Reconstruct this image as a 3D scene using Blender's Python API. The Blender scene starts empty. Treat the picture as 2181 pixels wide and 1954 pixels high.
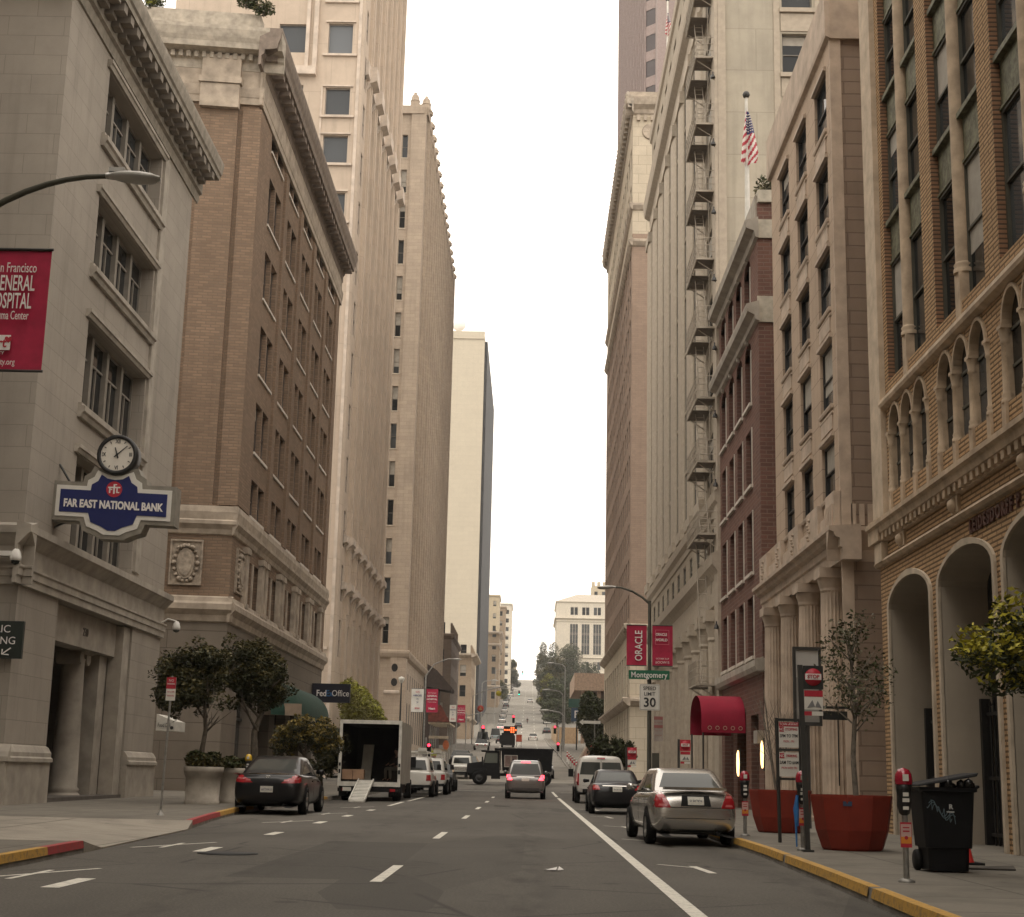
import bpy, bmesh, math, random
from math import sin, cos, pi, radians, sqrt, atan2
from mathutils import Vector, Matrix
random.seed(7)
SC = bpy.context.scene
COL = SC.collection

# ---------------------------------------------------------------- camera
def setup_camera():
    yaw, pitch, roll = 0.015525, 0.210798, 0.023
    cy, sy = cos(yaw), sin(yaw)
    f0 = Vector((-sy, cy, 0)); r0 = Vector((cy, sy, 0)); z = Vector((0, 0, 1))
    f = f0*cos(pitch) + z*sin(pitch); u = z*cos(pitch) - f0*sin(pitch)
    r2 = r0*cos(roll) + u*sin(roll); u2 = u*cos(roll) - r0*sin(roll)
    m = Matrix((r2, u2, -f)).transposed().to_4x4()
    m.translation = Vector((0, 0, 1.2))
    cd = bpy.data.cameras.new('camera'); co = bpy.data.objects.new('camera', cd)
    COL.objects.link(co); co.matrix_world = m
    cd.sensor_fit = 'HORIZONTAL'; cd.sensor_width = 36.0
    cd.lens = 36.0*3150/2181.0
    cd.clip_start = 0.1; cd.clip_end = 6000
    SC.camera = co
setup_camera()

# ---------------------------------------------------------------- sky, sun, exposure
def setup_light():
    w = bpy.data.worlds.new('World'); SC.world = w; w.use_nodes = True
    nt = w.node_tree; nt.nodes.clear()
    out = nt.nodes.new('ShaderNodeOutputWorld'); bg = nt.nodes.new('ShaderNodeBackground')
    sky = nt.nodes.new('ShaderNodeTexSky'); sky.sky_type = 'NISHITA'
    sky.sun_disc = False; sky.sun_elevation = radians(62); sky.sun_rotation = radians(150)
    sky.air_density = 1.0; sky.dust_density = 4.0; sky.ozone_density = 1.0
    mx = nt.nodes.new('ShaderNodeMix'); mx.data_type = 'RGBA'
    mx.inputs[0].default_value = 0.86                     # thick even overcast in front of the clear sky
    mx.inputs[7].default_value = (15.4, 14.1, 12.5, 1)
    nt.links.new(sky.outputs[0], mx.inputs[6]); nt.links.new(mx.outputs[2], bg.inputs[0])
    bg.inputs[1].default_value = 0.15
    nt.links.new(bg.outputs[0], out.inputs[0])
    sd = bpy.data.lights.new('sun', 'SUN'); so = bpy.data.objects.new('sun', sd); COL.objects.link(so)
    sd.energy = 0.5; sd.angle = radians(32); sd.color = (1.0, 0.93, 0.82)
    so.rotation_euler = (radians(28), 0, radians(-30))
    SC.view_settings.view_transform = 'Standard'; SC.view_settings.look = 'None'
    SC.view_settings.exposure = 0.08; SC.view_settings.gamma = 1.0
    SC.cycles.max_bounces = 6; SC.cycles.diffuse_bounces = 4; SC.cycles.glossy_bounces = 3
    SC.cycles.transmission_bounces = 3; SC.cycles.volume_bounces = 0
    SC.cycles.use_denoising = True
setup_light()

# ---------------------------------------------------------------- materials
MATS = {}
def _nodes(name):
    m = bpy.data.materials.new(name); m.use_nodes = True
    nt = m.node_tree; b = nt.nodes['Principled BSDF']
    return m, nt, b
def _mixc(nt, fac, a, b, mode='MIX'):
    n = nt.nodes.new('ShaderNodeMix'); n.data_type = 'RGBA'; n.blend_type = mode
    for s, v in ((0, fac), (6, a), (7, b)):
        if hasattr(v, 'is_linked') or isinstance(v, bpy.types.NodeSocket): nt.links.new(v, n.inputs[s])
        elif s == 0: n.inputs[0].default_value = v
        else: n.inputs[s].default_value = (*v, 1) if len(v) == 3 else v
    return n.outputs[2]
def _math(nt, op, a, b=None):
    n = nt.nodes.new('ShaderNodeMath'); n.operation = op
    for i, v in enumerate((a, b)):
        if v is None: continue
        if isinstance(v, (int, float)): n.inputs[i].default_value = v
        else: nt.links.new(v, n.inputs[i])
    return n.outputs[0]
def _noise(nt, vec, scale, detail=4, rough=.55):
    n = nt.nodes.new('ShaderNodeTexNoise'); n.inputs['Scale'].default_value = scale
    n.inputs['Detail'].default_value = detail; n.inputs['Roughness'].default_value = rough
    if vec is not None: nt.links.new(vec, n.inputs['Vector'])
    return n.outputs['Fac']
def _ramp(nt, fac, lo, hi, a=0.0, b=1.0):
    n = nt.nodes.new('ShaderNodeMapRange'); n.inputs[1].default_value = lo; n.inputs[2].default_value = hi
    n.inputs[3].default_value = a; n.inputs[4].default_value = b; nt.links.new(fac, n.inputs[0]); return n.outputs[0]
def _scalev(nt, vec, s):
    n = nt.nodes.new('ShaderNodeMapping'); n.inputs['Scale'].default_value = s
    nt.links.new(vec, n.inputs['Vector']); return n.outputs[0]
def plain(name, col, rough=.6, metal=0.0, var=0.12, vscale=3.0, emit=None, es=0, coat=0, spec=None):
    if name in MATS: return MATS[name]
    m, nt, b = _nodes(name)
    b.inputs['Roughness'].default_value = rough; b.inputs['Metallic'].default_value = metal
    if coat: b.inputs['Coat Weight'].default_value = coat; b.inputs['Coat Roughness'].default_value = .04
    if spec is not None: b.inputs['Specular IOR Level'].default_value = spec
    if var > 0:
        tc = nt.nodes.new('ShaderNodeNewGeometry')
        f = _noise(nt, tc.outputs['Position'], vscale, 5)
        dk = tuple(c*(1-var*1.6) for c in col); lt = tuple(min(1, c*(1+var)) for c in col)
        nt.links.new(_mixc(nt, _ramp(nt, f, .3, .7), dk, lt), b.inputs['Base Color'])
    else: b.inputs['Base Color'].default_value = (*col, 1)
    if emit: b.inputs['Emission Color'].default_value = (*emit, 1); b.inputs['Emission Strength'].default_value = es
    MATS[name] = m; return m
def wall(name, c1, c2=None, mortar=None, bw=.0, bh=.0, msize=.012, rough=.88, stain=.35, streak=.3, bump=.4, blotch=.5, freq=.5):
    """masonry: brick or block courses laid in metres on whatever way the face looks, with stains and rain streaks"""
    if name in MATS: return MATS[name]
    m, nt, b = _nodes(name); b.inputs['Roughness'].default_value = rough
    b.inputs['Specular IOR Level'].default_value = .25
    c2 = c2 or tuple(x*.85 for x in c1)
    g = nt.nodes.new('ShaderNodeNewGeometry')
    sp = nt.nodes.new('ShaderNodeSeparateXYZ'); nt.links.new(g.outputs['Position'], sp.inputs[0])
    sn = nt.nodes.new('ShaderNodeSeparateXYZ'); nt.links.new(g.outputs['True Normal'], sn.inputs[0])
    ax = _math(nt, 'GREATER_THAN', _math(nt, 'ABSOLUTE', sn.outputs[0]), .6)
    u = _math(nt, 'ADD', _math(nt, 'MULTIPLY', ax, sp.outputs[1]), _math(nt, 'MULTIPLY', _math(nt, 'SUBTRACT', 1.0, ax), sp.outputs[0]))
    cv = nt.nodes.new('ShaderNodeCombineXYZ'); nt.links.new(u, cv.inputs[0]); nt.links.new(sp.outputs[2], cv.inputs[1])
    vec = cv.outputs[0]
    big = _noise(nt, g.outputs['Position'], .22, 5)
    if bw:
        bt = nt.nodes.new('ShaderNodeTexBrick'); nt.links.new(vec, bt.inputs['Vector'])
        bt.inputs['Scale'].default_value = 1; bt.inputs['Brick Width'].default_value = bw; bt.inputs['Row Height'].default_value = bh
        bt.inputs['Mortar Size'].default_value = msize; bt.inputs['Mortar Smooth'].default_value = .3
        bt.inputs['Color1'].default_value = (*c1, 1); bt.inputs['Color2'].default_value = (*c2, 1)
        mo = mortar or tuple(x*.5 for x in c1); bt.inputs['Mortar'].default_value = (*mo, 1); bt.offset = freq
        col = bt.outputs['Color']
        bp = nt.nodes.new('ShaderNodeBump'); bp.inputs['Strength'].default_value = bump; bp.inputs['Distance'].default_value = .02
        nt.links.new(_math(nt, 'SUBTRACT', 1.0, bt.outputs['Fac']), bp.inputs['Height']); nt.links.new(bp.outputs[0], b.inputs['Normal'])
    else:
        col = _mixc(nt, _ramp(nt, _noise(nt, g.outputs['Position'], 2.5, 6), .35, .65), c1, c2)
    # blotches of differing age, then dark rain streaks
    mid = _noise(nt, g.outputs['Position'], 1.1, 6, .65)
    dirt = tuple(x*.55 for x in c1)
    col = _mixc(nt, _ramp(nt, mid, .42, .75, 0, blotch*.6), col, dirt)
    col = _mixc(nt, _ramp(nt, big, .45, .75, 0, stain), col, tuple(x*.6 for x in c2))
    st = _noise(nt, _scalev(nt, vec, (2.2, .12, 1)), 1.0, 4)
    col = _mixc(nt, _ramp(nt, st, .52, .8, 0, streak), col, tuple(x*.45 for x in c1))
    nt.links.new(col, b.inputs['Base Color'])
    MATS[name] = m; return m
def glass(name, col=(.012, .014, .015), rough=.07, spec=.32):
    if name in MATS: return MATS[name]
    m, nt, b = _nodes(name); oi = nt.nodes.new('ShaderNodeObjectInfo'); nt.links.new(_mixc(nt, _ramp(nt, oi.outputs['Random'], .35, 1, 0, 1), col, tuple(min(1, x*3.2+.03) for x in col)), b.inputs['Base Color'])  # pane tint lightens at random, standing in for sky reflections and room brightness
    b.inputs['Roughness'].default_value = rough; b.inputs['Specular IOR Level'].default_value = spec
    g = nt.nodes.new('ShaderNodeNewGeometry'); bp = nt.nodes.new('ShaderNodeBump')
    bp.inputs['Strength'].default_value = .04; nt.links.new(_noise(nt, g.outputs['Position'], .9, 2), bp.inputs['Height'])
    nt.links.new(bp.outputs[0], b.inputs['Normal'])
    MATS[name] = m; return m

# ---------------------------------------------------------------- mesh builder
class MB:
    def __init__(s): s.v = []; s.f = []; s.m = []; s.s = []
    def add(s, vs, fs, mat=0, smooth=False):
        o = len(s.v); s.v += [tuple(p) for p in vs]
        for f in fs: s.f.append([i+o for i in f]); s.m.append(mat); s.s.append(smooth)
    def quad(s, a, b, c, d, mat=0): s.add((a, b, c, d), [(0, 1, 2, 3)], mat)
    def box(s, x0, x1, y0, y1, z0, z1, mat=0):
        s.add([(x0,y0,z0),(x1,y0,z0),(x1,y1,z0),(x0,y1,z0),(x0,y0,z1),(x1,y0,z1),(x1,y1,z1),(x0,y1,z1)],
              [(0,3,2,1),(4,5,6,7),(0,1,5,4),(1,2,6,5),(2,3,7,6),(3,0,4,7)], mat)
    def hexa(s, p, mat=0):
        s.add(p, [(0,3,2,1),(4,5,6,7),(0,1,5,4),(1,2,6,5),(2,3,7,6),(3,0,4,7)], mat)
    def tube(s, pts, r, n=8, mat=0, cap=True, smooth=True):
        pts = [Vector(p) for p in pts]; rr = r if isinstance(r, (list, tuple)) else [r]*len(pts)
        rings = []; ref = None
        for i, p in enumerate(pts):
            t = (pts[min(i+1, len(pts)-1)] - pts[max(i-1, 0)])
            if t.length < 1e-9: t = Vector((0, 0, 1))
            t.normalize()
            if ref is None: ref = Vector((1, 0, 0)) if abs(t.x) < .8 else Vector((0, 1, 0))
            a = (ref - t*ref.dot(t)); a.normalize(); bb = t.cross(a); ref = a
            rings.append([p + (a*cos(2*pi*k/n) + bb*sin(2*pi*k/n))*rr[i] for k in range(n)])
        vs = [q for ring in rings for q in ring]; fs = []
        for i in range(len(pts)-1):
            for k in range(n):
                fs.append((i*n+k, i*n+(k+1) % n, (i+1)*n+(k+1) % n, (i+1)*n+k))
        s.add(vs, fs, mat, smooth)
        if cap:
            s.add(rings[0], [tuple(range(n-1, -1, -1))], mat); s.add(rings[-1], [tuple(range(n))], mat)
    def lathe(s, prof, c=(0, 0, 0), n=20, mat=0, axis='z', smooth=True, cap=True):
        def P(r, h, a):
            if axis == 'z': return (c[0]+r*cos(a), c[1]+r*sin(a), c[2]+h)
            if axis == 'y': return (c[0]+r*cos(a), c[1]+h, c[2]+r*sin(a))
            return (c[0]+h, c[1]+r*cos(a), c[2]+r*sin(a))
        vs = [P(r, h, 2*pi*k/n) for r, h in prof for k in range(n)]; fs = []
        for i in range(len(prof)-1):
            for k in range(n): fs.append((i*n+k, i*n+(k+1) % n, (i+1)*n+(k+1) % n, (i+1)*n+k))
        s.add(vs, fs, mat, smooth)
        if cap:
            for i, sgn in ((0, -1), (len(prof)-1, 1)):
                if prof[i][0] > 1e-4:
                    idx = list(range(n)); idx = idx[::-1] if sgn < 0 else idx
                    s.add([vs[i*n+k] for k in range(n)], [tuple(idx)], mat)
    def prism(s, poly, fn, d0, d1, mat=0, side=None):
        """closed 2-D outline pushed from d0 to d1; fn(a, b, d) -> point"""
        n = len(poly)
        s.add([fn(a, b, d0) for a, b in poly] + [fn(a, b, d1) for a, b in poly],
              [tuple(range(n-1, -1, -1)), tuple(range(n, 2*n))] , mat)
        s.add([fn(a, b, d0) for a, b in poly] + [fn(a, b, d1) for a, b in poly],
              [(i, (i+1) % n, n+(i+1) % n, n+i) for i in range(n)], mat if side is None else side)
    def build(s, name, mats, parent=None, loc=None, weld=False, bevel=0, recalc=False):
        me = bpy.data.meshes.new(name); o0 = Vector(loc) if loc is not None else Vector((0, 0, 0))
        me.from_pydata([(p[0]-o0.x, p[1]-o0.y, p[2]-o0.z) for p in s.v], [], s.f)
        mats = mats if isinstance(mats, (list, tuple)) else [mats]
        for m in mats: me.materials.append(m)
        me.polygons.foreach_set('material_index', s.m); me.polygons.foreach_set('use_smooth', s.s)
        if weld or recalc:
            bm = bmesh.new(); bm.from_mesh(me)
            if weld: bmesh.ops.remove_doubles(bm, verts=bm.verts, dist=1e-4)
            bmesh.ops.recalc_face_normals(bm, faces=bm.faces); bm.to_mesh(me); bm.free()
        me.update()
        o = bpy.data.objects.new(name, me); COL.objects.link(o)
        if parent is not None:
            o.parent = parent
            if loc is None:
                o.location = -parent['_base_v'] if False else tuple(-c for c in WORLD[parent.name])
            else: o.location = tuple(o0[i]-WORLD[parent.name][i] for i in range(3))
            WORLD[o.name] = (0, 0, 0) if loc is None else tuple(o0)
        else:
            o.location = o0; WORLD[o.name] = tuple(o0)
        if bevel:
            b = o.modifiers.new('bevel', 'BEVEL'); b.width = bevel; b.segments = 2; b.limit_method = 'ANGLE'; b.angle_limit = radians(40)
        return o
WORLD = {}
def tag(o, label=None, cat=None, group=None, kind=None):
    if label: o['label'] = label
    if cat: o['category'] = cat
    if group: o['group'] = group
    if kind: o['kind'] = kind
    return o
def thing(name, loc, label, cat, group=None):
    o = bpy.data.objects.new(name, None); COL.objects.link(o); o.location = loc; o.empty_display_size = .3
    WORLD[o.name] = tuple(loc); return tag(o, label, cat, group)
def kids(o): return [c for c in bpy.data.objects if c.parent == o]
KID = {}
def copy_tree(o, loc=None, rz=None, label=None, scale=None, mats=None):
    def rec(a, par):
        c = a.copy(); COL.objects.link(c)
        if par is not None: c.parent = par
        for ch in a.children: rec(ch, c)
        return c
    c = rec(o, None)
    if loc is not None: c.location = loc
    if rz is not None: c.rotation_euler = (0, 0, rz)
    if label: c['label'] = label
    if scale: c.scale = (scale,)*3 if isinstance(scale, (int, float)) else scale
    WORLD[c.name] = tuple(c.location)
    return c
def structure(o): o['kind'] = 'structure'; return o

def text_mesh(txt, size, depth=.01, align='CENTER', weight=0.0, xs=1.0, spacing=1.0, shear=0.0, fit=None):
    """lettering as a mesh in the x-z plane facing -y, centred on its own origin; returns verts, faces"""
    cu = bpy.data.curves.new('t', 'FONT'); cu.body = txt; cu.size = size; cu.extrude = depth/2; cu.offset = weight
    cu.align_x = align; cu.align_y = 'CENTER'; cu.space_character = spacing; cu.shear = shear; cu.resolution_u = 3
    ob = bpy.data.objects.new('t', cu); COL.objects.link(ob)
    dg = bpy.context.evaluated_depsgraph_get(); dg.update()
    me = ob.evaluated_get(dg).to_mesh()
    vs = [(v.co.x*xs, -v.co.z, v.co.y) for v in me.vertices]; fs = [tuple(p.vertices) for p in me.polygons]
    if fit and vs:
        w = max(p[0] for p in vs)-min(p[0] for p in vs); vs = [(p[0]*fit/w, p[1], p[2]) for p in vs]
    ob.evaluated_get(dg).to_mesh_clear(); bpy.data.objects.remove(ob); bpy.data.curves.remove(cu)
    return vs, fs
def put_text(mb, txt, size, at, rz=0.0, mat=0, vert=False, **k):
    """at: centre of the line; rz turns it round z (0 = faces -y, +90deg = faces +x ...); vert: reads upward"""
    vs, fs = text_mesh(txt, size, **k); c, s_ = cos(rz), sin(rz)
    out = []
    for x, y, z in vs:
        if vert: x, z = -z, x
        out.append((at[0]+x*c-y*s_, at[1]+x*s_+y*c, at[2]+z))
    mb.add(out, fs, mat)

# ---------------------------------------------------------------- terrain height along the street
ZP = [(-80,0),(0,0),(40,.08),(72,.15),(90,.3),(105,.55),(128,1.4),(192,4.0),(280,6.8),(350,9.5),(430,16),(520,25),(540,26.2),(640,34),(655,35),(760,44.5),(870,55.5),(900,56),(1000,54),(1500,30)]
def zg(y):
    for (a, za), (b, zb) in zip(ZP, ZP[1:]):
        if y <= b: return za + (zb-za)*(y-a)/(b-a)
    return ZP[-1][1]
YL = sorted(set([p[0] for p in ZP] + list(range(-60, 260, 10))))

# ---------------------------------------------------------------- facades
class Fac:
    """L: wall of the left side (faces +x), R: right side (faces -x), S: faces the camera (-y). a runs along, z up, d outward"""
    def __init__(s, kind, c, skew=0.0, a0=0.0): s.k = kind; s.c = c; s.skew = skew; s.a0 = a0
    def P(s, a, z, d=0.0):
        if s.k == 'L': return (s.c+d, a, z)
        if s.k == 'R': return (s.c-d, a, z)
        return (a, s.c-d+(a-s.a0)*s.skew, z)
    def box(s, mb, a0, a1, z0, z1, d0, d1, mat=0):
        mb.hexa([s.P(a0,z0,d0), s.P(a1,z0,d0), s.P(a1,z0,d1), s.P(a0,z0,d1), s.P(a0,z1,d0), s.P(a1,z1,d0), s.P(a1,z1,d1), s.P(a0,z1,d1)], mat)
    def prof(s, mb, a0, a1, pts, mat=0):
        """moulding: outline of (d, z) points run from a0 to a1"""
        mb.prism(pts, lambda d, z, a: s.P(a, z, d), a0, a1, mat)
    def rect(s, mb, a0, a1, z0, z1, d=0.0, mat=0):
        mb.quad(s.P(a0,z0,d), s.P(a1,z0,d), s.P(a1,z1,d), s.P(a0,z1,d), mat)
    def wall(s, mb, a0, a1, z0, z1, op=(), depth=.3, mat=0, rmat=None, d=0.0):
        op = [o for o in op]
        A = sorted(set([a0, a1] + [x for o in op for x in o[:2] if a0 < x < a1])); Z = sorted(set([z0, z1] + [x for o in op for x in o[2:4] if z0 < x < z1]))
        for i in range(len(A)-1):
            run = None
            for j in range(len(Z)-1):
                ca, cz = (A[i]+A[i+1])/2, (Z[j]+Z[j+1])/2
                hole = any(o[0] < ca < o[1] and o[2] < cz < o[3] for o in op)
                if hole:
                    if run is not None: s.rect(mb, A[i], A[i+1], run, Z[j], d, mat); run = None
                elif run is None: run = Z[j]
            if run is not None: s.rect(mb, A[i], A[i+1], run, Z[-1], d, mat)
        rm = mat if rmat is None else rmat
        for o in op:
            b0, b1, y0, y1 = o[:4]
            mb.quad(s.P(b0,y0,d), s.P(b0,y1,d), s.P(b0,y1,d-depth), s.P(b0,y0,d-depth), rm)
            mb.quad(s.P(b1,y0,d), s.P(b1,y0,d-depth), s.P(b1,y1,d-depth), s.P(b1,y1,d), rm)
            mb.quad(s.P(b0,y1,d), s.P(b1,y1,d), s.P(b1,y1,d-depth), s.P(b0,y1,d-depth), rm)
            mb.quad(s.P(b0,y0,d), s.P(b0,y0,d-depth), s.P(b1,y0,d-depth), s.P(b1,y0,d), rm)
    def arch(s, mb, a0, a1, zs, rise, ztop, depth, mat=0, rmat=None, d=0.0, n=14, back=None):
        """wall piece over an arched opening from the springing zs to ztop, with its soffit"""
        ac, h = (a0+a1)/2, (a1-a0)/2
        cur = [(ac-h*cos(pi*k/n), zs+rise*sin(pi*k/n)) for k in range(n+1)]
        rm = mat if rmat is None else rmat
        for (p, q) in zip(cur, cur[1:]):
            mb.quad(s.P(p[0],p[1],d), s.P(q[0],q[1],d), s.P(q[0],ztop,d), s.P(p[0],ztop,d), mat)
            mb.quad(s.P(p[0],p[1],d), s.P(q[0],q[1],d), s.P(q[0],q[1],d-depth), s.P(p[0],p[1],d-depth), rm)
        return cur
    def ring(s, mb, cur, w, d0, d1, mat=0, z0=None):
        """trim band following an opening outline (list of (a,z)); w wide, standing from d0 to d1"""
        ac = (cur[0][0]+cur[-1][0])/2; zc = cur[0][1]
        pts = list(cur); out = []
        for a, z in pts:
            v = Vector((a-ac, (z-zc)*1.0)); L = max(v.length, 1e-6)
            out.append((a+v.x/L*w, z+max(v.y/L, 0)*w))
        if z0 is not None:
            pts = [(pts[0][0], z0)]+pts+[(pts[-1][0], z0)]; out = [(out[0][0], z0)]+out+[(out[-1][0], z0)]
        for i in range(len(pts)-1):
            p, q, P, Q = pts[i], pts[i+1], out[i], out[i+1]
            mb.hexa([s.P(*p,d0), s.P(*q,d0), s.P(*Q,d0), s.P(*P,d0), s.P(*p,d1), s.P(*q,d1), s.P(*Q,d1), s.P(*P,d1)], mat)
    def place(s, a0, a1, z, d=0.0):
        """corner (local x along the wall to the viewer's right, y into the wall) and turn for a window mesh"""
        if s.k == 'L': return s.P(a0, z, d), pi/2
        if s.k == 'R': return s.P(a1, z, d), -pi/2
        return s.P(a0, z, d), atan2(s.skew, 1)

WMESH = {}
def _mesh(mb, name, mats):
    o = mb.build(name, mats); me = o.data; bpy.data.objects.remove(o); return me
def win_meshes(w, h, style, fm, gm, sm, bm, var):
    key = (round(w, 2), round(h, 2), style, fm.name, gm.name, sm.name if sm else '', var)
    if key in WMESH: return WMESH[key]
    fr, pa = MB(), MB(); t = .055 if w < 3 else .08
    fr.box(0, t, -.03, .05, 0, h); fr.box(w-t, w, -.03, .05, 0, h); fr.box(t, w-t, -.03, .05, 0, t); fr.box(t, w-t, -.03, .05, h-t, h)
    if style == 'sash': fr.box(t, w-t, -.02, .05, h*.48, h*.48+t*.9)
    if style == 'double': fr.box(w/2-t*.6, w/2+t*.6, -.03, .05, t, h-t); fr.box(t, w/2-t*.6, -.015, .05, h*.5, h*.5+t*.8); fr.box(w/2+t*.6, w-t, -.015, .05, h*.5, h*.5+t*.8)
    if style == 'four':
        for k in (1, 2, 3): fr.box(w*k/4-.11, w*k/4+.11, -.12, .05, t, h-t)
        for k in range(4): fr.box(w*k/4+.11, w*(k+1)/4-.11, -.02, .05, h*.66, h*.66+.06); fr.box(w*k/4+w/8-.03, w*k/4+w/8+.03, -.02, .05, t, h*.66)
    pa.quad((t*.5,.03,t*.5), (w-t*.5,.03,t*.5), (w-t*.5,.03,h-t*.5), (t*.5,.03,h-t*.5), 0)
    if var:
        b0 = h*(1-(.25, .5, .7)[var-1]); pa.quad((t,.02,b0), (w-t,.02,b0), (w-t,.02,h-t), (t,.02,h-t), 1)
    r = [_mesh(fr, 'window', [fm]), _mesh(pa, 'pane', [gm, bm])]
    if sm:
        si = MB(); si.box(-.08, w+.08, -.42, .0, -.12, -.004); r.append(_mesh(si, 'sill', [sm]))
    WMESH[key] = r; return r
class Wins:
    def __init__(s, root, fm, gm, sm=None, bm=None, cap=100, bl=.45): s.root = root; s.fm = fm; s.gm = gm; s.sm = sm; s.bm = bm or plain('window_blind', (.36, .33, .28), .8); s.L = []; s.cap = cap; s.bl = bl
    def add(s, fac, a0, a1, z0, z1, depth=.3, style='sash', sill=True, small=False): s.L.append((fac, a0, a1, z0, z1, depth, style, sill, small))
    def done(s, stuff_name='far_windows'):
        rnd = random.Random(len(s.L)+3)
        def size(t):
            p = Vector(t[0].P((t[1]+t[2])/2, (t[3]+t[4])/2)); d = (p-Vector((0,0,1.2))).length
            n = abs(p.x)/d if t[0].k != 'S' else abs(p.y)/d
            return -(t[2]-t[1])*(t[4]-t[3])*n/d/d
        L = sorted(s.L, key=size); base = Vector(WORLD[s.root.name]); rest = MB()
        for i, (fac, a0, a1, z0, z1, dp, st, sill, small) in enumerate(L):
            w, h = a1-a0, z1-z0; var = rnd.choice((1, 2, 3)) if rnd.random() < s.bl else 0
            p, rz = fac.place(a0, a1, z0, -dp)
            if i < s.cap:
                ms = win_meshes(w, h, st, s.fm, s.gm, s.sm if sill else None, s.bm, var)
                o = bpy.data.objects.new('window', ms[0]); COL.objects.link(o); o.parent = s.root
                o.location = Vector(p)-base; o.rotation_euler = (0, 0, rz)
                c = bpy.data.objects.new('pane', ms[1]); COL.objects.link(c); c.parent = o
                if len(ms) > 2:
                    c = bpy.data.objects.new('sill', ms[2]); COL.objects.link(c); c.parent = o; c.location = (0, -dp+.35, 0)
            else:
                fac.rect(rest, a0, a1, z0, z1, -dp+.01, 0)
                if var: fac.rect(rest, a0+.05, a1-.05, z0+h*(.75, .5, .3)[var-1], z1, -dp+.025, 2)
                fac.box(rest, a0, a1, z0+h*.47, z0+h*.47+.06, -dp+.012, -dp+.06, 1)
        if rest.v:
            o = rest.build(stuff_name, [s.gm, s.fm, s.bm], s.root); o['kind'] = 'stuff'
# ================================================================ ground, road, pavements
def road_mat():
    m, nt, b = _nodes('asphalt'); g = nt.nodes.new('ShaderNodeNewGeometry'); P = g.outputs['Position']
    b.inputs['Roughness'].default_value = .82; b.inputs['Specular IOR Level'].default_value = .3
    fine = _noise(nt, P, 38, 3, .7); mid = _noise(nt, _scalev(nt, P, (1.1, .18, 1)), 1.0, 5); big = _noise(nt, P, .16, 4)
    c = _mixc(nt, _ramp(nt, fine, .3, .7), (.052, .047, .040), (.138, .126, .106))
    c = _mixc(nt, _ramp(nt, mid, .45, .75, 0, .55), c, (.055, .050, .044))
    c = _mixc(nt, _ramp(nt, big, .42, .62, 0, .45), c, (.135, .124, .107))
    # patched trench strips and tar seams
    v = nt.nodes.new('ShaderNodeTexVoronoi'); v.feature = 'DISTANCE_TO_EDGE'; v.inputs['Scale'].default_value = .24
    nt.links.new(P, v.inputs['Vector'])
    wv = _ramp(nt, v.outputs['Distance'], 0.0, .009, .9, 0)
    brk = _ramp(nt, _noise(nt, P, .5, 3), .42, .5)
    c = _mixc(nt, _math(nt, 'MULTIPLY', wv, brk), c, (.035, .032, .029))
    # utility cuts relaid in darker tar, tyre-polished lanes, oil drips down the lane middles
    w2 = nt.nodes.new('ShaderNodeTexVoronoi'); w2.distance = 'CHEBYCHEV'; w2.inputs['Scale'].default_value = 1; nt.links.new(_scalev(nt, P, (.42, .10, 1)), w2.inputs['Vector'])
    sc = nt.nodes.new('ShaderNodeSeparateColor'); nt.links.new(w2.outputs['Color'], sc.inputs[0])
    c = _mixc(nt, _ramp(nt, sc.outputs[0], .86, .87, 0, .55), c, (.05, .046, .04)); c = _mixc(nt, _ramp(nt, sc.outputs[1], .88, .89, 0, .4), c, (.15, .138, .117))
    sx = nt.nodes.new('ShaderNodeSeparateXYZ'); nt.links.new(P, sx.inputs[0])
    lane = _math(nt, 'ABSOLUTE', _math(nt, 'SUBTRACT', _math(nt, 'FRACT', _math(nt, 'DIVIDE', _math(nt, 'ADD', sx.outputs[0], 20.5), 3.15)), .5))
    oil = _math(nt, 'MULTIPLY', _ramp(nt, lane, .0, .14, 1, 0), _ramp(nt, _noise(nt, _scalev(nt, P, (3, .9, 1)), 1.0, 5), .45, .7))
    c = _mixc(nt, _math(nt, 'MULTIPLY', oil, .75), c, (.035, .031, .027))
    spot = nt.nodes.new('ShaderNodeTexVoronoi'); spot.inputs['Scale'].default_value = .9; nt.links.new(P, spot.inputs['Vector'])
    c = _mixc(nt, _ramp(nt, spot.outputs['Distance'], .08, .13, .6, 0), c, (.04, .036, .031))
    nt.links.new(c, b.inputs['Base Color'])
    bp = nt.nodes.new('ShaderNodeBump'); bp.inputs['Strength'].default_value = .35; bp.inputs['Distance'].default_value = .01
    nt.links.new(fine, bp.inputs['Height']); nt.links.new(bp.outputs[0], b.inputs['Normal']); return m
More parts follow.
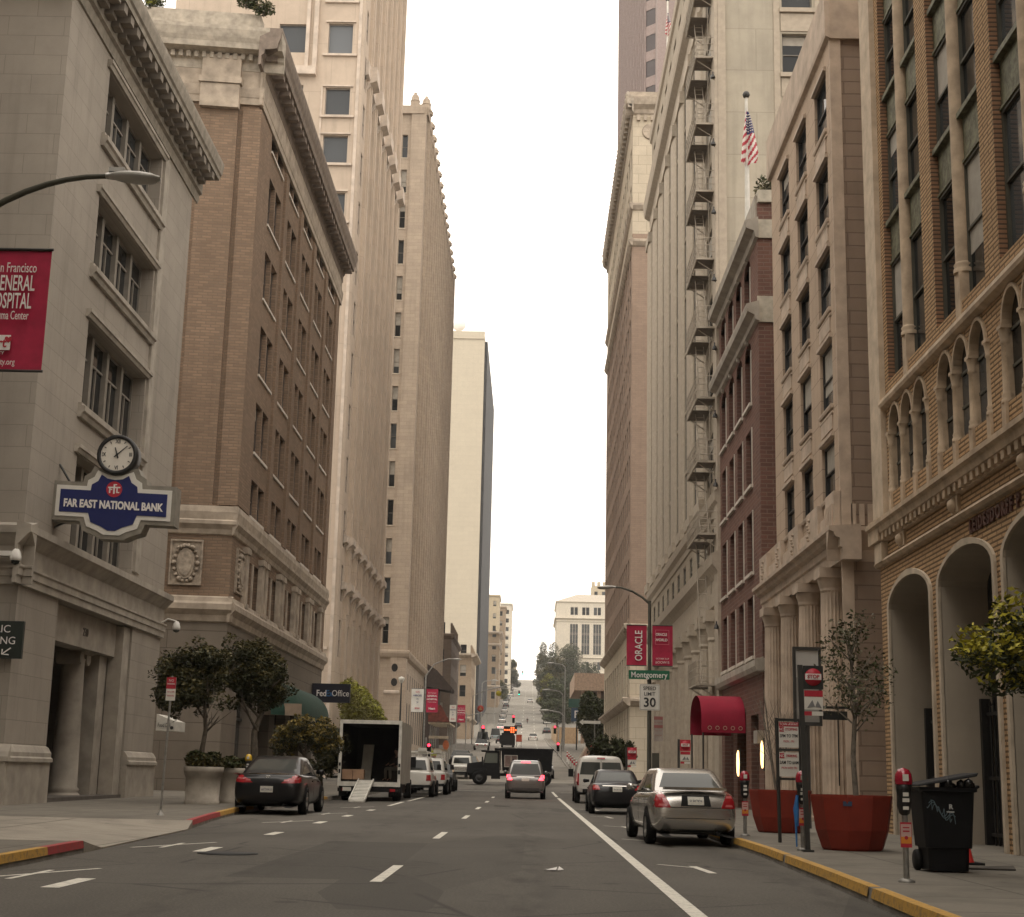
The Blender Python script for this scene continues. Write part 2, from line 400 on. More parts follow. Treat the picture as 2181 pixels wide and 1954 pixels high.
def pave_mat(name, c, joint=1.6):
    m, nt, b = _nodes(name); g = nt.nodes.new('ShaderNodeNewGeometry'); P = g.outputs['Position']
    b.inputs['Roughness'].default_value = .85; b.inputs['Specular IOR Level'].default_value = .25
    bt = nt.nodes.new('ShaderNodeTexBrick'); nt.links.new(P, bt.inputs['Vector']); bt.offset = 0
    for k, v in (('Scale', 1), ('Brick Width', joint), ('Row Height', joint), ('Mortar Size', .02), ('Mortar Smooth', .2)): bt.inputs[k].default_value = v
    bt.inputs['Color1'].default_value = (*c, 1); bt.inputs['Color2'].default_value = (*[x*.88 for x in c], 1); bt.inputs['Mortar'].default_value = (*[x*.4 for x in c], 1)
    col = _mixc(nt, _ramp(nt, _noise(nt, P, .9, 7, .7), .42, .68, 0, .7), bt.outputs['Color'], tuple(x*.5 for x in c))
    col = _mixc(nt, _ramp(nt, _noise(nt, P, 30, 3), .3, .7, 0, .3), col, tuple(x*.55 for x in c))
    # chewing gum and oil spots
    v = nt.nodes.new('ShaderNodeTexVoronoi'); v.inputs['Scale'].default_value = 1.7; nt.links.new(P, v.inputs['Vector'])
    col = _mixc(nt, _ramp(nt, v.outputs['Distance'], .06, .10, .75, 0), col, tuple(x*.3 for x in c))
    nt.links.new(col, b.inputs['Base Color']); return m
ASPH = road_mat(); PAVE = pave_mat('pavement_concrete', (.215, .195, .162)); APRON = pave_mat('driveway_concrete', (.40, .36, .30), 3.1)
KERBC = plain('kerb_concrete', (.26, .24, .21), .85, var=.25)
def paint(name, col, wear=.5):
    m, nt, b = _nodes(name); g = nt.nodes.new('ShaderNodeNewGeometry'); P = g.outputs['Position']; b.inputs['Roughness'].default_value = .7
    f = _math(nt, 'MULTIPLY', _ramp(nt, _noise(nt, P, 11, 7, .8), .49, .6), wear)
    nt.links.new(_mixc(nt, f, col, tuple(x*.35+.04 for x in col)), b.inputs['Base Color']); return m
WPAINT = paint('worn_white_paint', (.72, .69, .60), .55); YPAINT = paint('worn_yellow_paint', (.52, .295, .05), .8); RPAINT = paint('worn_red_paint', (.36, .035, .035), .6)

LK = [(-60,-5.4),(13,-5.75),(20.3,-5.98),(28,-6.3),(33,-6.85),(39,-7.4),(60,-7.4),(89,-7.4)]   # left kerb line
RK = [(-60,3.0),(5,3.15),(13.6,3.35),(18,3.5),(23.3,3.62),(30,3.62),(60,3.6),(88,3.6)]            # right kerb line
def along(line, y):
    for (a, xa), (b, xb) in zip(line, line[1:]):
        if y <= b: return xa+(xb-xa)*(y-a)/(b-a)
    return line[-1][1]
def sheet(name, fx0, fx1, y0, y1, dz, mat, step=4.0, nx=1):
    mb = MB(); ys = [y0]; 
    for p in sorted(set([q for q, _ in ZP]+[q for q, _ in LK]+[q for q, _ in RK])):
        if y0 < p < y1: ys.append(p)
    ys.append(y1)
    for a, b in zip(ys, ys[1:]):
        mb.quad((fx0(a), a, zg(a)+dz), (fx1(a), a, zg(a)+dz), (fx1(b), b, zg(b)+dz), (fx0(b), b, zg(b)+dz))
    return mb.build(name, mat)
# terrain under everything
mb = MB(); ys = [-80, 0, 40, 72, 90, 105, 128, 192, 280, 350, 430, 520, 540, 640, 655, 760, 870, 900, 1000, 1500]
for a, b in zip(ys, ys[1:]): mb.quad((-700, a, zg(a)-.06), (700, a, zg(a)-.06), (700, b, zg(b)-.06), (-700, b, zg(b)-.06))
structure(mb.build('ground', pave_mat('city_ground', (.16, .15, .135), 6.0)))
structure(sheet('road', lambda y: along(LK, y), lambda y: along(RK, y), -60, 89, 0, ASPH))
structure(sheet('road', lambda y: -7.4 if y < 400 else -8.4, lambda y: 3.6 if y < 400 else 4.9, 109, 900, 0, plain('hill_asphalt', (.235, .215, .18), .85, var=.18, vscale=.35)))
mb = MB()
for a, b in ((89, 90), (90, 105), (105, 109)): mb.quad((-160, a, zg(a)), (160, a, zg(a)), (160, b, zg(b)), (-160, b, zg(b)))
structure(mb.build('cross_street', ASPH))
# pavements with kerbs (left one is broken by the driveway between y = 21.3 and 28.8)
def pavement(name, line, side, y0, y1, xo, mat=PAVE, h=.15):
    """side -1: ground to the left of the kerb line"""
    mb = MB(); ys = [y0]+[q for q in sorted(set([q for q, _ in line]+[q for q, _ in ZP])) if y0 < q < y1]+[y1]
    for a, b in zip(ys, ys[1:]):
        xa, xb = along(line, a), along(line, b); k = .16*side
        mb.quad((xa+k, a, zg(a)+h), (xo, a, zg(a)+h), (xo, b, zg(b)+h), (xb+k, b, zg(b)+h), 0)
    o = mb.build(name, [mat]); structure(o)
    mb = MB()
    for a, b in zip(ys, ys[1:]):
        xa, xb = along(line, a), along(line, b); k = .16*side
        mb.hexa([(xa, a, zg(a)-.05), (xa+k, a, zg(a)-.05), (xb+k, b, zg(b)-.05), (xb, b, zg(b)-.05), (xa+.02*side, a, zg(a)+h+.004), (xa+k, a, zg(a)+h+.004), (xb+k, b, zg(b)+h+.004), (xb+.02*side, b, zg(b)+h+.004)], 0)
    structure(mb.build('kerb', [KERBC]))
def kerb_paint(line, side, y0, y1, mat, h=.15):
    mb = MB(); ys = [y0]+[q for q in sorted(set([q for q, _ in line]+[q for q, _ in ZP])) if y0 < q < y1]+[y1]
    for a, b in zip(ys, ys[1:]):
        xa, xb = along(line, a), along(line, b); k = .135*side; e = .006*side
        mb.quad((xa+.015*side, a, zg(a)+h+.009), (xa+k, a, zg(a)+h+.009), (xb+k, b, zg(b)+h+.009), (xb+.015*side, b, zg(b)+h+.009))
        mb.quad((xa+.013*side, a, zg(a)+h+.009), (xb+.013*side, b, zg(b)+h+.009), (xb-.004*side, b, zg(b)+h*.42), (xa-.004*side, a, zg(a)+h*.42))
    structure(mb.build('kerb_paint', [mat]))
pavement('pavement', LK, -1, -60, 20.6, -60); pavement('pavement', LK, -1, 29.2, 89, -60)
pavement('pavement', RK, 1, -60, 88, 40); pavement('pavement', [(110,-7.4),(400,-7.4),(402,-8.4),(880,-8.4)], -1, 110, 880, -40); pavement('pavement', [(110,3.6),(400,3.6),(402,4.9),(880,4.9)], 1, 110, 880, 40)
mb = MB()   # driveway: rises from the gutter to the pavement level
for a, b, f0, f1 in ((20.6, 21.6, 1, .12), (21.6, 28.4, .12, .12), (28.4, 29.2, .12, 1)):
    xa, xb = along(LK, a), along(LK, b)
    mb.quad((xa, a, zg(a)+.15*f0-.001*(f0 < 1)+.002), (xa-2.2, a, zg(a)+.15), (xb-2.2, b, zg(b)+.15), (xb, b, zg(b)+.15*f1+.002))
    mb.quad((xa, a, zg(a)-.03), (xa, a, zg(a)+.15*f0+.002), (xb, b, zg(b)+.15*f1+.002), (xb, b, zg(b)-.03))
mb.quad((along(LK, 20.6)-2.2, 20.6, zg(20.6)+.15), (-60, 22.6, zg(22)+.15), (-60, 30.2, zg(29)+.152), (along(LK, 29.2)-2.2, 29.2, zg(29.2)+.15))
mb.quad((-60, 20.6, zg(20.6)+.148), (along(LK, 20.6)-2.2, 20.6, zg(20.6)+.148), (-60, 22.6, zg(22)+.148), (-60.1, 22.6, zg(22)+.148))
structure(mb.build('driveway', [APRON]))
mb = MB(); mb.quad((-60, 29.2, zg(29.2)+.154), (along(LK, 29.2)-2.2, 29.2, zg(29.2)+.154), (-20, 29.75, zg(29.7)+.154), (-60, 30.2, zg(29.7)+.154)); structure(mb.build('driveway_edge', [APRON]))
kerb_paint(LK, -1, 21.0-.4, 18.6, RPAINT) if False else None
kerb_paint(LK, -1, 18.9, 20.6, RPAINT); kerb_paint(LK, -1, 12, 18.9, YPAINT); kerb_paint(LK, -1, 29.2, 34.6, RPAINT); kerb_paint(LK, -1, 34.6, 41, YPAINT); kerb_paint(LK, -1, 44, 56, YPAINT)
for a, b in ((4, 11.3), (11.5, 15.2), (15.4, 21.2), (21.4, 26.8), (27.6, 33)): kerb_paint(RK, 1, a, b, YPAINT)
# painted lines
def stripe(x0, y0, x1, y1, w, mat=WPAINT, name='road_marking', dz=.005):
    d = Vector((x1-x0, y1-y0, 0)); n = Vector((-d.y, d.x, 0)).normalized()*w/2; mb = MB(); N = max(1, int(d.length/6))
    for i in range(N):
        ya, yb = y0+(y1-y0)*i/N, y0+(y1-y0)*(i+1)/N; xa, xb = x0+(x1-x0)*i/N, x0+(x1-x0)*(i+1)/N
        mb.quad((xa-n.x, ya-n.y, zg(ya)+dz), (xa+n.x, ya+n.y, zg(ya)+dz), (xb+n.x, yb+n.y, zg(yb)+dz), (xb-n.x, yb-n.y, zg(yb)+dz))
    structure(mb.build(name, [mat]))
stripe(1.52, 3, 1.47, 73, .15); stripe(1.45, 75.5, 1.42, 88, .14)
for y in (5.9, 16.6, 27.3, 38.9, 48.8, 59.5, 70): stripe(-1.63, y, -1.63, y+2.9, .13)
for y in (8.7, 14.85, 21.5, 27.2, 33.3, 38.4, 44.2): stripe(-4.62, y, -4.62, y+1.25, .19)
stripe(-4.62, 50.5, -4.68, 57, .14); stripe(-4.62, 58.5, -4.72, 88, .14)
for y in (10.2, 16.7, 23.2, 34, 40.5, 47.8):
    stripe(-5.75, y-1.05, -4.92, y+.95, .07); stripe(-5.36, y-.9, -5.34, y+.5, .07)
for y in (20.6, 28.5, 35.6, 43.5, 51.5): stripe(1.8, y+.45, 2.3, y-.2, .06); stripe(2.25, y+.2, 2.36, y-1.2, .11)
stripe(-7.2, 86.5, -1.7, 86.5, .4); stripe(-7.3, 108.2, 1.4, 108.2, .35); stripe(1.9, 87.6, 3.4, 87.6, .3); stripe(2.3, 107, 3.4, 107, .3)
for k in range(40):
    y = 150+k*16; stripe(-1.9, y, -1.9, y+4, .16); stripe(1.35, y+2, 1.35, y+6, .16)
mb = MB(); mb.lathe([(.42, 0), (.42, .006), (0, .006)], (-4.15, 21.2, zg(21.2)+.004), 24); structure(mb.build('manhole_cover', [plain('cast_iron', (.02, .02, .02), .7)]))
mb = MB(); mb.lathe([(.3, 0), (.3, .006), (0, .006)], (-.9, 54, zg(54)+.004), 20); structure(mb.build('manhole_cover', [MATS['cast_iron']]))
mb = MB()
for k in range(5):
    a = k*1.3; mb.add([(.33+.13*cos(a), 19.2+.1*sin(a), zg(19)+.015), (.33+.14*cos(a+1.1), 19.2+.12*sin(a+1.1), zg(19)+.02), (.33+.02*k, 19.2+.02*k, zg(19)+.03+.006*k)], [(0, 1, 2)])
tag(mb.build('litter', [plain('crumpled_paper', (.75, .73, .70), .8)]), 'small crumpled scrap of white paper lying on the grey lane', 'litter')
# ================================================================ left side of the street
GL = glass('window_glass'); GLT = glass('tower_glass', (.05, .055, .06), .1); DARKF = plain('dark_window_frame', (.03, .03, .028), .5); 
STONE_G = wall('grey_limestone', (.365, .325, .275), (.345, .308, .26), (.26, .23, .195), 1.5, .56, .010, stain=.4, streak=.4, bump=.3)
STONE_T = plain('limestone_trim', (.375, .335, .28), .85, var=.18, vscale=1.6)
BRICK_B = wall('brown_brick', (.285, .195, .132), (.205, .142, .098), (.185, .14, .102), .42, .13, .022, stain=.35, streak=.35, bump=.5)
TERRA = plain('buff_terracotta', (.39, .325, .255), .85, var=.22, vscale=1.8)
BRBASE = wall('rusticated_base', (.21, .178, .142), (.195, .165, .133), (.12, .10, .08), 30, .75, .02, stain=.45)
CREAM = wall('cream_concrete', (.53, .435, .345), (.50, .41, .325), (.38, .31, .25), 3.4, 4.2, .02, stain=.25, streak=.3, bump=.3)
CREAM_T = plain('cream_trim', (.55, .465, .385), .85, var=.14, vscale=1.4)
TERRC = wall('pale_terracotta', (.455, .37, .285), (.395, .32, .25), (.3, .245, .19), 1.1, .42, .014, stain=.35, streak=.35, bump=.4)
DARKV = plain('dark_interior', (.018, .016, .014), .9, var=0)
def shell(mb, x0, x1, y0, y1, z0, z1, mat=0, skip=''):
    """the plain sides of a building: back, far end, roof (front walls are built apart)"""
    if 'n' not in skip: mb.quad((x0,y1,z0), (x1,y1,z0), (x1,y1,z1), (x0,y1,z1), mat)
    if 's' not in skip: mb.quad((x0,y0,z0), (x1,y0,z0), (x1,y0,z1), (x0,y0,z1), mat)
    if 'w' not in skip: mb.quad((x0,y0,z0), (x0,y1,z0), (x0,y1,z1), (x0,y0,z1), mat)
    if 'e' not in skip: mb.quad((x1,y0,z0), (x1,y1,z0), (x1,y1,z1), (x1,y0,z1), mat)
    mb.quad((x0,y0,z1), (x1,y0,z1), (x1,y1,z1), (x0,y1,z1), mat)

def bank_building():
    X = -12.6; L = Fac('L', X); S = Fac('S', 36.0)
    r = thing('bank_building', (X, 43, .2), 'grey limestone bank block with a bracketed eave, beside the driveway', 'building')
    mb = MB(); rows = [(19.0, 21.0), (15.05, 17.15), (11.0, 13.45), (7.05, 9.58)]
    op = [(39.7, 46.0, a, b) for a, b in rows] + [(39.2, 46.75, .2, 5.5)]
    L.wall(mb, 36, 50.35, 0, 22.6, op, .5)
    S.wall(mb, -34, X, 0, 22.6)
    shell(mb, -34, X, 36, 50.35, 0, 22.6, skip='es')
    # loggia behind the tall opening
    mb.quad((X-.5, 39.2, .2), (X-2.6, 39.2, .2), (X-2.6, 39.2, 5.5), (X-.5, 39.2, 5.5)); mb.quad((X-.5, 46.75, .2), (X-2.6, 46.75, .2), (X-2.6, 46.75, 5.5), (X-.5, 46.75, 5.5))
    mb.quad((X-.5, 39.2, 5.5), (X-2.6, 39.2, 5.5), (X-2.6, 46.75, 5.5), (X-.5, 46.75, 5.5))
    mb.build('wall', [STONE_G], r)
    w = Wins(r, plain('grey_window_frame', (.24, .215, .18), .6), GL, None, cap=20, bl=0)
    for a, b in rows: w.add(L, 39.7, 46.0, a, b, .42, 'four', False)
    w.done()
    for a, b in rows:      # sills and label mouldings
        if a > 8:
            m = MB(); L.prof(m, 39.4, 46.3, [(0, a-.42), (.10, a-.42), (.14, a-.3), (.2, a-.26), (.2, a-.12), (.1, a-.1), (.1, a-.02), (0, a-.02)]); m.build('sill', [STONE_T], r)
        m = MB(); L.prof(m, 39.4, 46.3, [(0, b+.02), (.08, b+.02), (.12, b+.12), (.16, b+.14), (.16, b+.24), (0, b+.24)]); m.build('lintel', [STONE_T], r)
    m = MB(); L.box(m, 46.15, 46.55, 7.2, 21.2, -.01, .09); m.build('pilaster', [STONE_T], r); m = MB(); L.box(m, 46.62, 46.9, 7.2, 21.2, -.01, .05); m.build('pilaster', [STONE_T], r)
    # eave with brackets
    m = MB(); L.prof(m, 35.1, 51.0, [(0, 21.45), (.06, 21.45), (.1, 21.75), (.2, 21.8), (.2, 22.35), (.80, 22.35), (.82, 22.5), (.88, 22.55), (.94, 22.85), (.94, 22.98), (0, 23.1)])
    S.prof(m, -34, X+.0, [(0.01, 21.45), (.1, 21.75), (.2, 21.8), (.2, 22.36), (.8, 22.36), (.9, 22.55), (.96, 22.97), (0.01, 23.1)])
    ev = m.build('eave', [plain('eave_stone', (.30, .265, .215), .85, var=.2)], r)
    for k in range(22): m = MB(); y = 35.3+k*.70; L.box(m, y, y+.34, 22.08, 22.34, .21, .76); L.box(m, y-.03, y+.37, 21.95, 22.075, .21, .45); m.build('bracket', [plain('shaded_bracket_stone', (.22, .19, .155), .9)], ev)  # brackets coloured darker to paint in the shade under the eave
    # entablature over the ground storey
    m = MB(); pr = [(0, 5.5), (.10, 5.5), (.10, 5.68), (.14, 5.70), (.14, 5.86), (.18, 5.9), (.18, 5.95), (.06, 5.97), (.06, 6.45), (.12, 6.5), (.30, 6.7), (.36, 6.74), (.36, 6.92), (0, 7.04)]
    L.prof(m, 35.5, 50.4, pr); S.prof(m, -34, X+.35, [(d+.001, z) for d, z in pr]); m.build('cornice', [STONE_T], r)
    # ground-storey piers with moulded bases
    for a, b in ((36.0, 39.2), (46.75, 50.3)):
        m = MB(); L.box(m, a-.01, b+.01, 0, 1.25, -.01, .14); L.prof(m, a-.02, b+.02, [(0, 1.25), (.2, 1.25), (.2, 1.34), (.15, 1.38), (.15, 1.48), (.06, 1.62), (0, 1.66)]); m.build('pier_base', [STONE_T], r)
    m = MB(); S.box(m, -34, X+.13, 0, 1.25, .01, .15); S.prof(m, -34, X+.2, [(.01, 1.25), (.2, 1.25), (.2, 1.36), (.15, 1.48), (.01, 1.66)]); m.build('plinth', [STONE_T], r)
    m = MB(); L.box(m, 46.0, 46.72, .2, 5.45, -.5, -.06); m.build('pilaster', [STONE_T], r); m = MB(); L.box(m, 45.2, 45.98, .2, 5.45, -.95, -.52); m.build('pilaster', [STONE_T], r)
    # lintel panel, dark doorway and Ionic column
    m = MB(); L.box(m, 39.22, 45.98, 4.5, 5.48, -.9, -.3); put_text(m, '230', .34, (X-.29, 42.8, 4.95), pi/2, 1, depth=.02); m.build('lintel_panel', [STONE_T, plain('bronze_letters', (.09, .075, .06), .5)], r)
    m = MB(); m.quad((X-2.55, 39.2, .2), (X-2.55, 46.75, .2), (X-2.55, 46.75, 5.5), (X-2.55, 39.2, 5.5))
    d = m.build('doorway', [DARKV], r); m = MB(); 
    for k in range(6): L.box(m, 39.4+k*1.2, 39.48+k*1.2, .2, 4.4, -2.5, -2.42)
    L.box(m, 39.3, 46.6, 2.7, 2.8, -2.5, -2.41); m.build('door_frame', [plain('dark_bronze', (.05, .04, .032), .5)], d)
    m = MB(); c = (X-.95, 44.0, .2); m.lathe([(.52, 0), (.52, .12), (.47, .18), (.43, .22), (.47, .3), (.40, .38), (.38, 1.4), (.33, 4.0), (.35, 4.08)], c, 26); m.box(c[0]-.45, c[0]+.45, c[1]-.45, c[1]+.45, 4.4, 4.52)
    for q in (-.34, .34): m.lathe([(.2, -.36), (.2, .36)], (c[0]+.0, c[1]+q, 4.3), 14, axis='x')
    m.build('column', [STONE_T], r)
    m = MB(); m.box(X-2.6, X+.02, 39.2, 46.75, 0, .34); m.build('step', [plain('dark_step', (.12, .105, .09), .9)], r)
bank_building()

def brick_office():
    X = -12.6; L = Fac('L', X); S = Fac('S', 61.3, .12, X); T = X
    r = thing('brick_office_block', (X, 75, .2), 'brown brick office block with a heavy dark cornice and a cartouche panel', 'building')
    mb = MB(); op = []; w = Wins(r, plain('brown_window_frame', (.10, .075, .06), .6), GL, plain('pale_sill', (.62, .57, .50), .8), cap=76, bl=.12)
    bays = [64.6, 69.45, 74.3, 79.2, 84.05]; rows = [15.1-3.6+3.6*k for k in range(6)]
    rows[0] = 12.2
    for k, z in enumerate(rows):
        h = 2.3 if k else 1.65
        for a in bays:
            for q in (0, 1.72): op.append((a+q, a+q+1.5, z, z+h)); w.add(L, a+q, a+q+1.5, z, z+h, .24, 'sash')
    L.wall(mb, 61.3, 90, 11.3, 31.2, op, .26)
    S.wall(mb, -24, X, 11.3, 31.2, [(-17.3, -15.9, z, z+2.3) for z in rows[1:]], .3)
    for z in rows[1:]: w.add(S, -17.3, -15.9, z, z+2.3, .3, 'sash')
    shell(mb, -24, X, 61.2, 90, 0, 32.6, skip='es')
    # pilaster strips of brick
    for a in [61.3+.02] + [68.35, 73.2, 78.05, 82.95, 87.8]: L.box(mb, a, a+(.85 if a > 62 else 2.6), 12.1, 30.0, -.02, .12)
    S.box(mb, -15.1, -13.5, 12.0, 29.9, -.02, .16); S.box(mb, -19.4, -17.8, 12.0, 29.9, -.02, .16)
    S.box(mb, -13.3, X+.12, 12.05, 30.0, -.02, .1)
    # second storey: paired windows between stone piers
    op2 = []
    for a in bays:
        for q in (0, 1.75): op2.append((a-.2+q, a+1.25+q, 8.15, 10.2)); w.add(L, a-.2+q, a+1.25+q, 8.15, 10.2, .4, 'sash', False)
    L.wall(mb, 61.3, 90, 7.9, 11.3, op2, .4); S.wall(mb, -24, X, 7.9, 11.3)
    mb.build('wall', [BRICK_B], r); w.done()
    mb = MB(); L.wall(mb, 61.3, 90, 0, 7.2, [(a-.2, a+3.1, .3, 4.6) for a in bays], .5); S.wall(mb, -24, X, 0, 7.2, [(-17.6, -15.6, .2, 3.6)], .4); mb.build('base_wall', [BRBASE], r)
    mb = MB()
    for a in bays: L.rect(mb, a-.2, a+3.1, .3, 4.6, -.48)
    f = mb.build('shopfront', [GL], r); mb = MB(); S.rect(mb, -17.6, -15.6, .2, 3.6, -.38); mb.build('side_door', [GL], r)
    mb = MB()
    for a in bays: L.box(mb, a+1.4, a+1.5, .3, 4.6, -.47, -.4); L.box(mb, a-.2, a+3.1, 3.3, 3.42, -.47, -.38)
    mb.build('frame', [DARKF], f)
    # stone piers of the second storey with carved ends
    for a in bays:
        mb = MB(); L.box(mb, a+1.28, a+1.52, 8.15, 10.2, -.3, .06); mb.build('mullion', [TERRA], r)
        for q in (-.75, 3.1): mb = MB(); L.box(mb, a+q-.2, a+q+.4, 8.0, 10.6, -.01, .2); L.box(mb, a+q-.28, a+q+.48, 10.35, 10.62, -.01, .26); L.box(mb, a+q-.28, a+q+.48, 8.0, 8.2, -.01, .26); mb.build('pier', [TERRA], r)
    # cornices
    for nm, pr in (('string_course', [(0, 10.75), (.08, 10.8), (.12, 11.0), (.26, 11.2), (.26, 11.34), (.18, 11.4), (.22, 11.72), (.18, 11.98), (0, 12.0)]),
                   ('base_cornice', [(0, 7.1), (.1, 7.15), (.14, 7.4), (.32, 7.62), (.32, 7.85), (.24, 7.95), (.2, 8.12), (0, 8.2)]),
                   ('frieze', [(0, 30.2), (.13, 30.2), (.13, 30.5), (.16, 30.55), (.2, 30.9), (.2, 31.0), (.1, 31.05), (.1, 31.8), (0, 31.8)])):
        m = MB(); L.prof(m, 61.3-.2, 90, pr); S.prof(m, -24, X+pr[2][0]+.05, [(d+.002, z+.001) for d, z in pr]); m.build(nm, [TERRA], r)
    for a0, a1 in ((-15.15, -13.45), (-19.45, -17.75)):
        m = MB(); S.box(m, a0, a1, 29.9, 31.0, .1, .42); S.box(m, a0-.08, a1+.08, 31.02, 31.3, .1, .5); S.box(m, a0, a1, 31.3, 32.4, .1, .36); m.build('capital', [TERRA], r)
    pr = [(0, 31.75), (.12, 31.8), (.12, 32.2), (.22, 32.3), (.26, 32.5), (.80, 32.55), (.84, 32.8), (.92, 33.0), (1.0, 33.35), (1.0, 33.52), (0, 33.54)]
    m = MB(); L.prof(m, 60.35, 90.2, pr)
    for k in range(34): y = 61.0+k*.86; L.box(m, y, y+.4, 32.25, 32.53, .2, .72)
    e = m.build('cornice', [plain('cornice_metal', (.22, .175, .14), .8, var=.2)], r)
    m = MB(); S.prof(m, -24, X+.99, [(d+.003, z+.003) for d, z in pr]); S.box(m, -24, X-.1, 33.7, 34.4, -.4, .5)
    for k in range(30): x = -23+k*.34; S.box(m, x, x+.17, 32.22, 32.5, .2, .4)
    m.build('parapet', [plain('weathered_cornice', (.42, .37, .30), .85, var=.2)], r)
    # carved cartouche on the side and on the corner of the street front
    def cart(fac, a0, a1, z0, z1, nm):
        m = MB(); c, zc = (a0+a1)/2, (z0+z1)/2; w_, h_ = (a1-a0), (z1-z0)
        for q in ((a0, a1, z0, z0+.07), (a0, a1, z1-.07, z1), (a0, a0+.07, z0+.07, z1-.07), (a1-.07, a1, z0+.07, z1-.07)): fac.box(m, *q, 0, .1)
        fac.box(m, a0+.07, a1-.07, z0+.07, z1-.07, -.01, .03)
        def ell(rx, rz, d0, d1, n=22, zo=0): m.prism([(c+rx*cos(2*pi*k/n), zc+zo+rz*sin(2*pi*k/n)) for k in range(n)], lambda a, z, d: fac.P(a, z, d), d0, d1)
        ell(w_*.27, h_*.34, .02, .13, zo=-.05); ell(w_*.2, h_*.27, .13, .18, zo=-.05)
        for k in range(18):
            t = 2*pi*k/18; b = .075+.03*(k % 3 == 0); p = fac.P(c+w_*.36*cos(t), zc-.03+h_*.40*sin(t), .09)
            m.lathe([(0, -b), (b*.8, -b*.6), (b, 0), (b*.8, b*.6), (0, b)], p, 8)
        for k in range(7):
            p = fac.P(c+(k-3)*.11, z1-.32+.05*cos((k-3)*.8), .14); m.lathe([(0, -.09), (.09, 0), (0, .09)], p, 8)
        m.build(nm, [plain('carved_terracotta', (.36, .30, .235), .85, var=.25, vscale=5)], r)
    cart(S, -15.1, -13.77, 8.62, 10.52, 'cartouche'); cart(L, 62.2, 63.7, 8.5, 10.4, 'cartouche')
brick_office()

def cream_tower():
    X = -14.5; L = Fac('L', X); S = Fac('S', 110.0)
    r = thing('cream_tower', (X, 124, .8), 'tall cream concrete tower with square dark windows, above the brown brick block', 'building')
    mb = MB(); w = Wins(r, plain('tower_window_frame', (.30, .27, .24), .6), GLT, None, cap=60, bl=0)
    zs = [43.7, 48.55, 52.65, 58.0, 62.7, 67.2]; zl = [8.5+4.2*k for k in range(8)]
    op = [(-17.38, -15.4, z, z+(2.3 if z != 58 else 2.6)) for z in zs] + [(-21.4, -19.2, z, z+2.5) for z in zs] + [(-24.6, -22.8, z, z+2.5) for z in zs]
    S.wall(mb, -30, X-.55, 0, 84, op, .3)
    for a, b, c, d in op: w.add(S, a, b, c, d, .26, 'plain', False)
    # rounded corner
    n = 8
    for k in range(n):
        t0, t1 = pi/2*k/n, pi/2*(k+1)/n
        p = lambda t, z: (X-.55+.55*sin(t), 110.55-.55*cos(t), z)
        mb.add([p(t0, 0), p(t1, 0), p(t1, 84), p(t0, 84)], [(0, 1, 2, 3)], 0, True)
    ol = []
    for k in range(6):
        a = 115.1+k*4.25
        for j in range(17): z0, z1 = 9.6+4.2*j, 12.4+4.2*j; ol.append((a, a+2.6, z0, z1)); w.add(L, a, a+2.6, z0, z1, .1, 'plain', False)
    for j in range(17): ol.append((111.6, 112.7, 9.6+4.2*j, 12.4+4.2*j)); w.add(L, 111.6, 112.7, 9.6+4.2*j, 12.4+4.2*j, .1, 'plain', False)
    ol += [(115.1+k*4.25, 117.7+k*4.25, 1.5, 7.6) for k in range(6)]
    for k in range(6): w.add(L, 115.1+k*4.25, 117.7+k*4.25, 1.5, 7.6, .1, 'plain', False)
    L.wall(mb, 110.55, 141.5, 0, 84, ol, .12); shell(mb, -30, X, 110, 141.5, 0, 84, skip='es')
    mb.build('wall', [CREAM], r); w.done()
    # ribs between the bays, hoods and bracketed ledges
    for k in range(7):
        m = MB(); a = 114.0+k*4.4
        a = 113.6+k*4.25; L.box(m, a, a+1.3, 7.8, 84, -.02, .26); L.box(m, a+.35, a+.95, 13, 84, .25, .36); m.build('rib', [CREAM], r)
    m = MB(); S.box(m, -18.55, -18.2, 56.6, 84, -.01, .35); S.box(m, -19.2, -18.9, 56.6, 84, -.01, .2); S.box(m, -21.6, -18.2, 55.9, 56.6, -.01, .55); S.box(m, -14.95, -14.7, 0, 84, -.01, .1); S.box(m, -17.75, -17.6, 0, 55, -.01, .08); m.build('rib', [CREAM_T], r)
    for z in zs:
        m = MB(); S.box(m, -17.75, -15.0, z-.3, z-.12, -.01, .22); m.build('sill', [CREAM_T], r); m = MB(); S.box(m, -17.6, -15.2, z+2.38+(.3 if z == 58 else 0), z+2.5+(.3 if z == 58 else 0), -.01, .16); m.build('lintel', [CREAM_T], r)
    for z0, z1, pj in ((57.0, 58.4, .85), (18.2, 18.9, .6), (14.6, 15.3, .65)):
        m = MB()
        for k in range(7): a = 113.2+k*4.25; L.prof(m, a, a+2.1, [(.02, z0-.5), (.3, z0), (pj, z0+.2), (pj, z1), (.02, z1+.15)])
        L.prof(m, 112, 141.5, [(-.01, z0+.1), (.28, z0+.2), (.28, z1), (-.01, z1+.1)]); m.build('ledge', [CREAM_T], r)
    m = MB(); 
    for k in range(3): S.box(m, -24, X-.6, 2+k*4, 2.2+k*4, -.01, .12)
    m.build('band', [CREAM_T], r)
cream_tower()
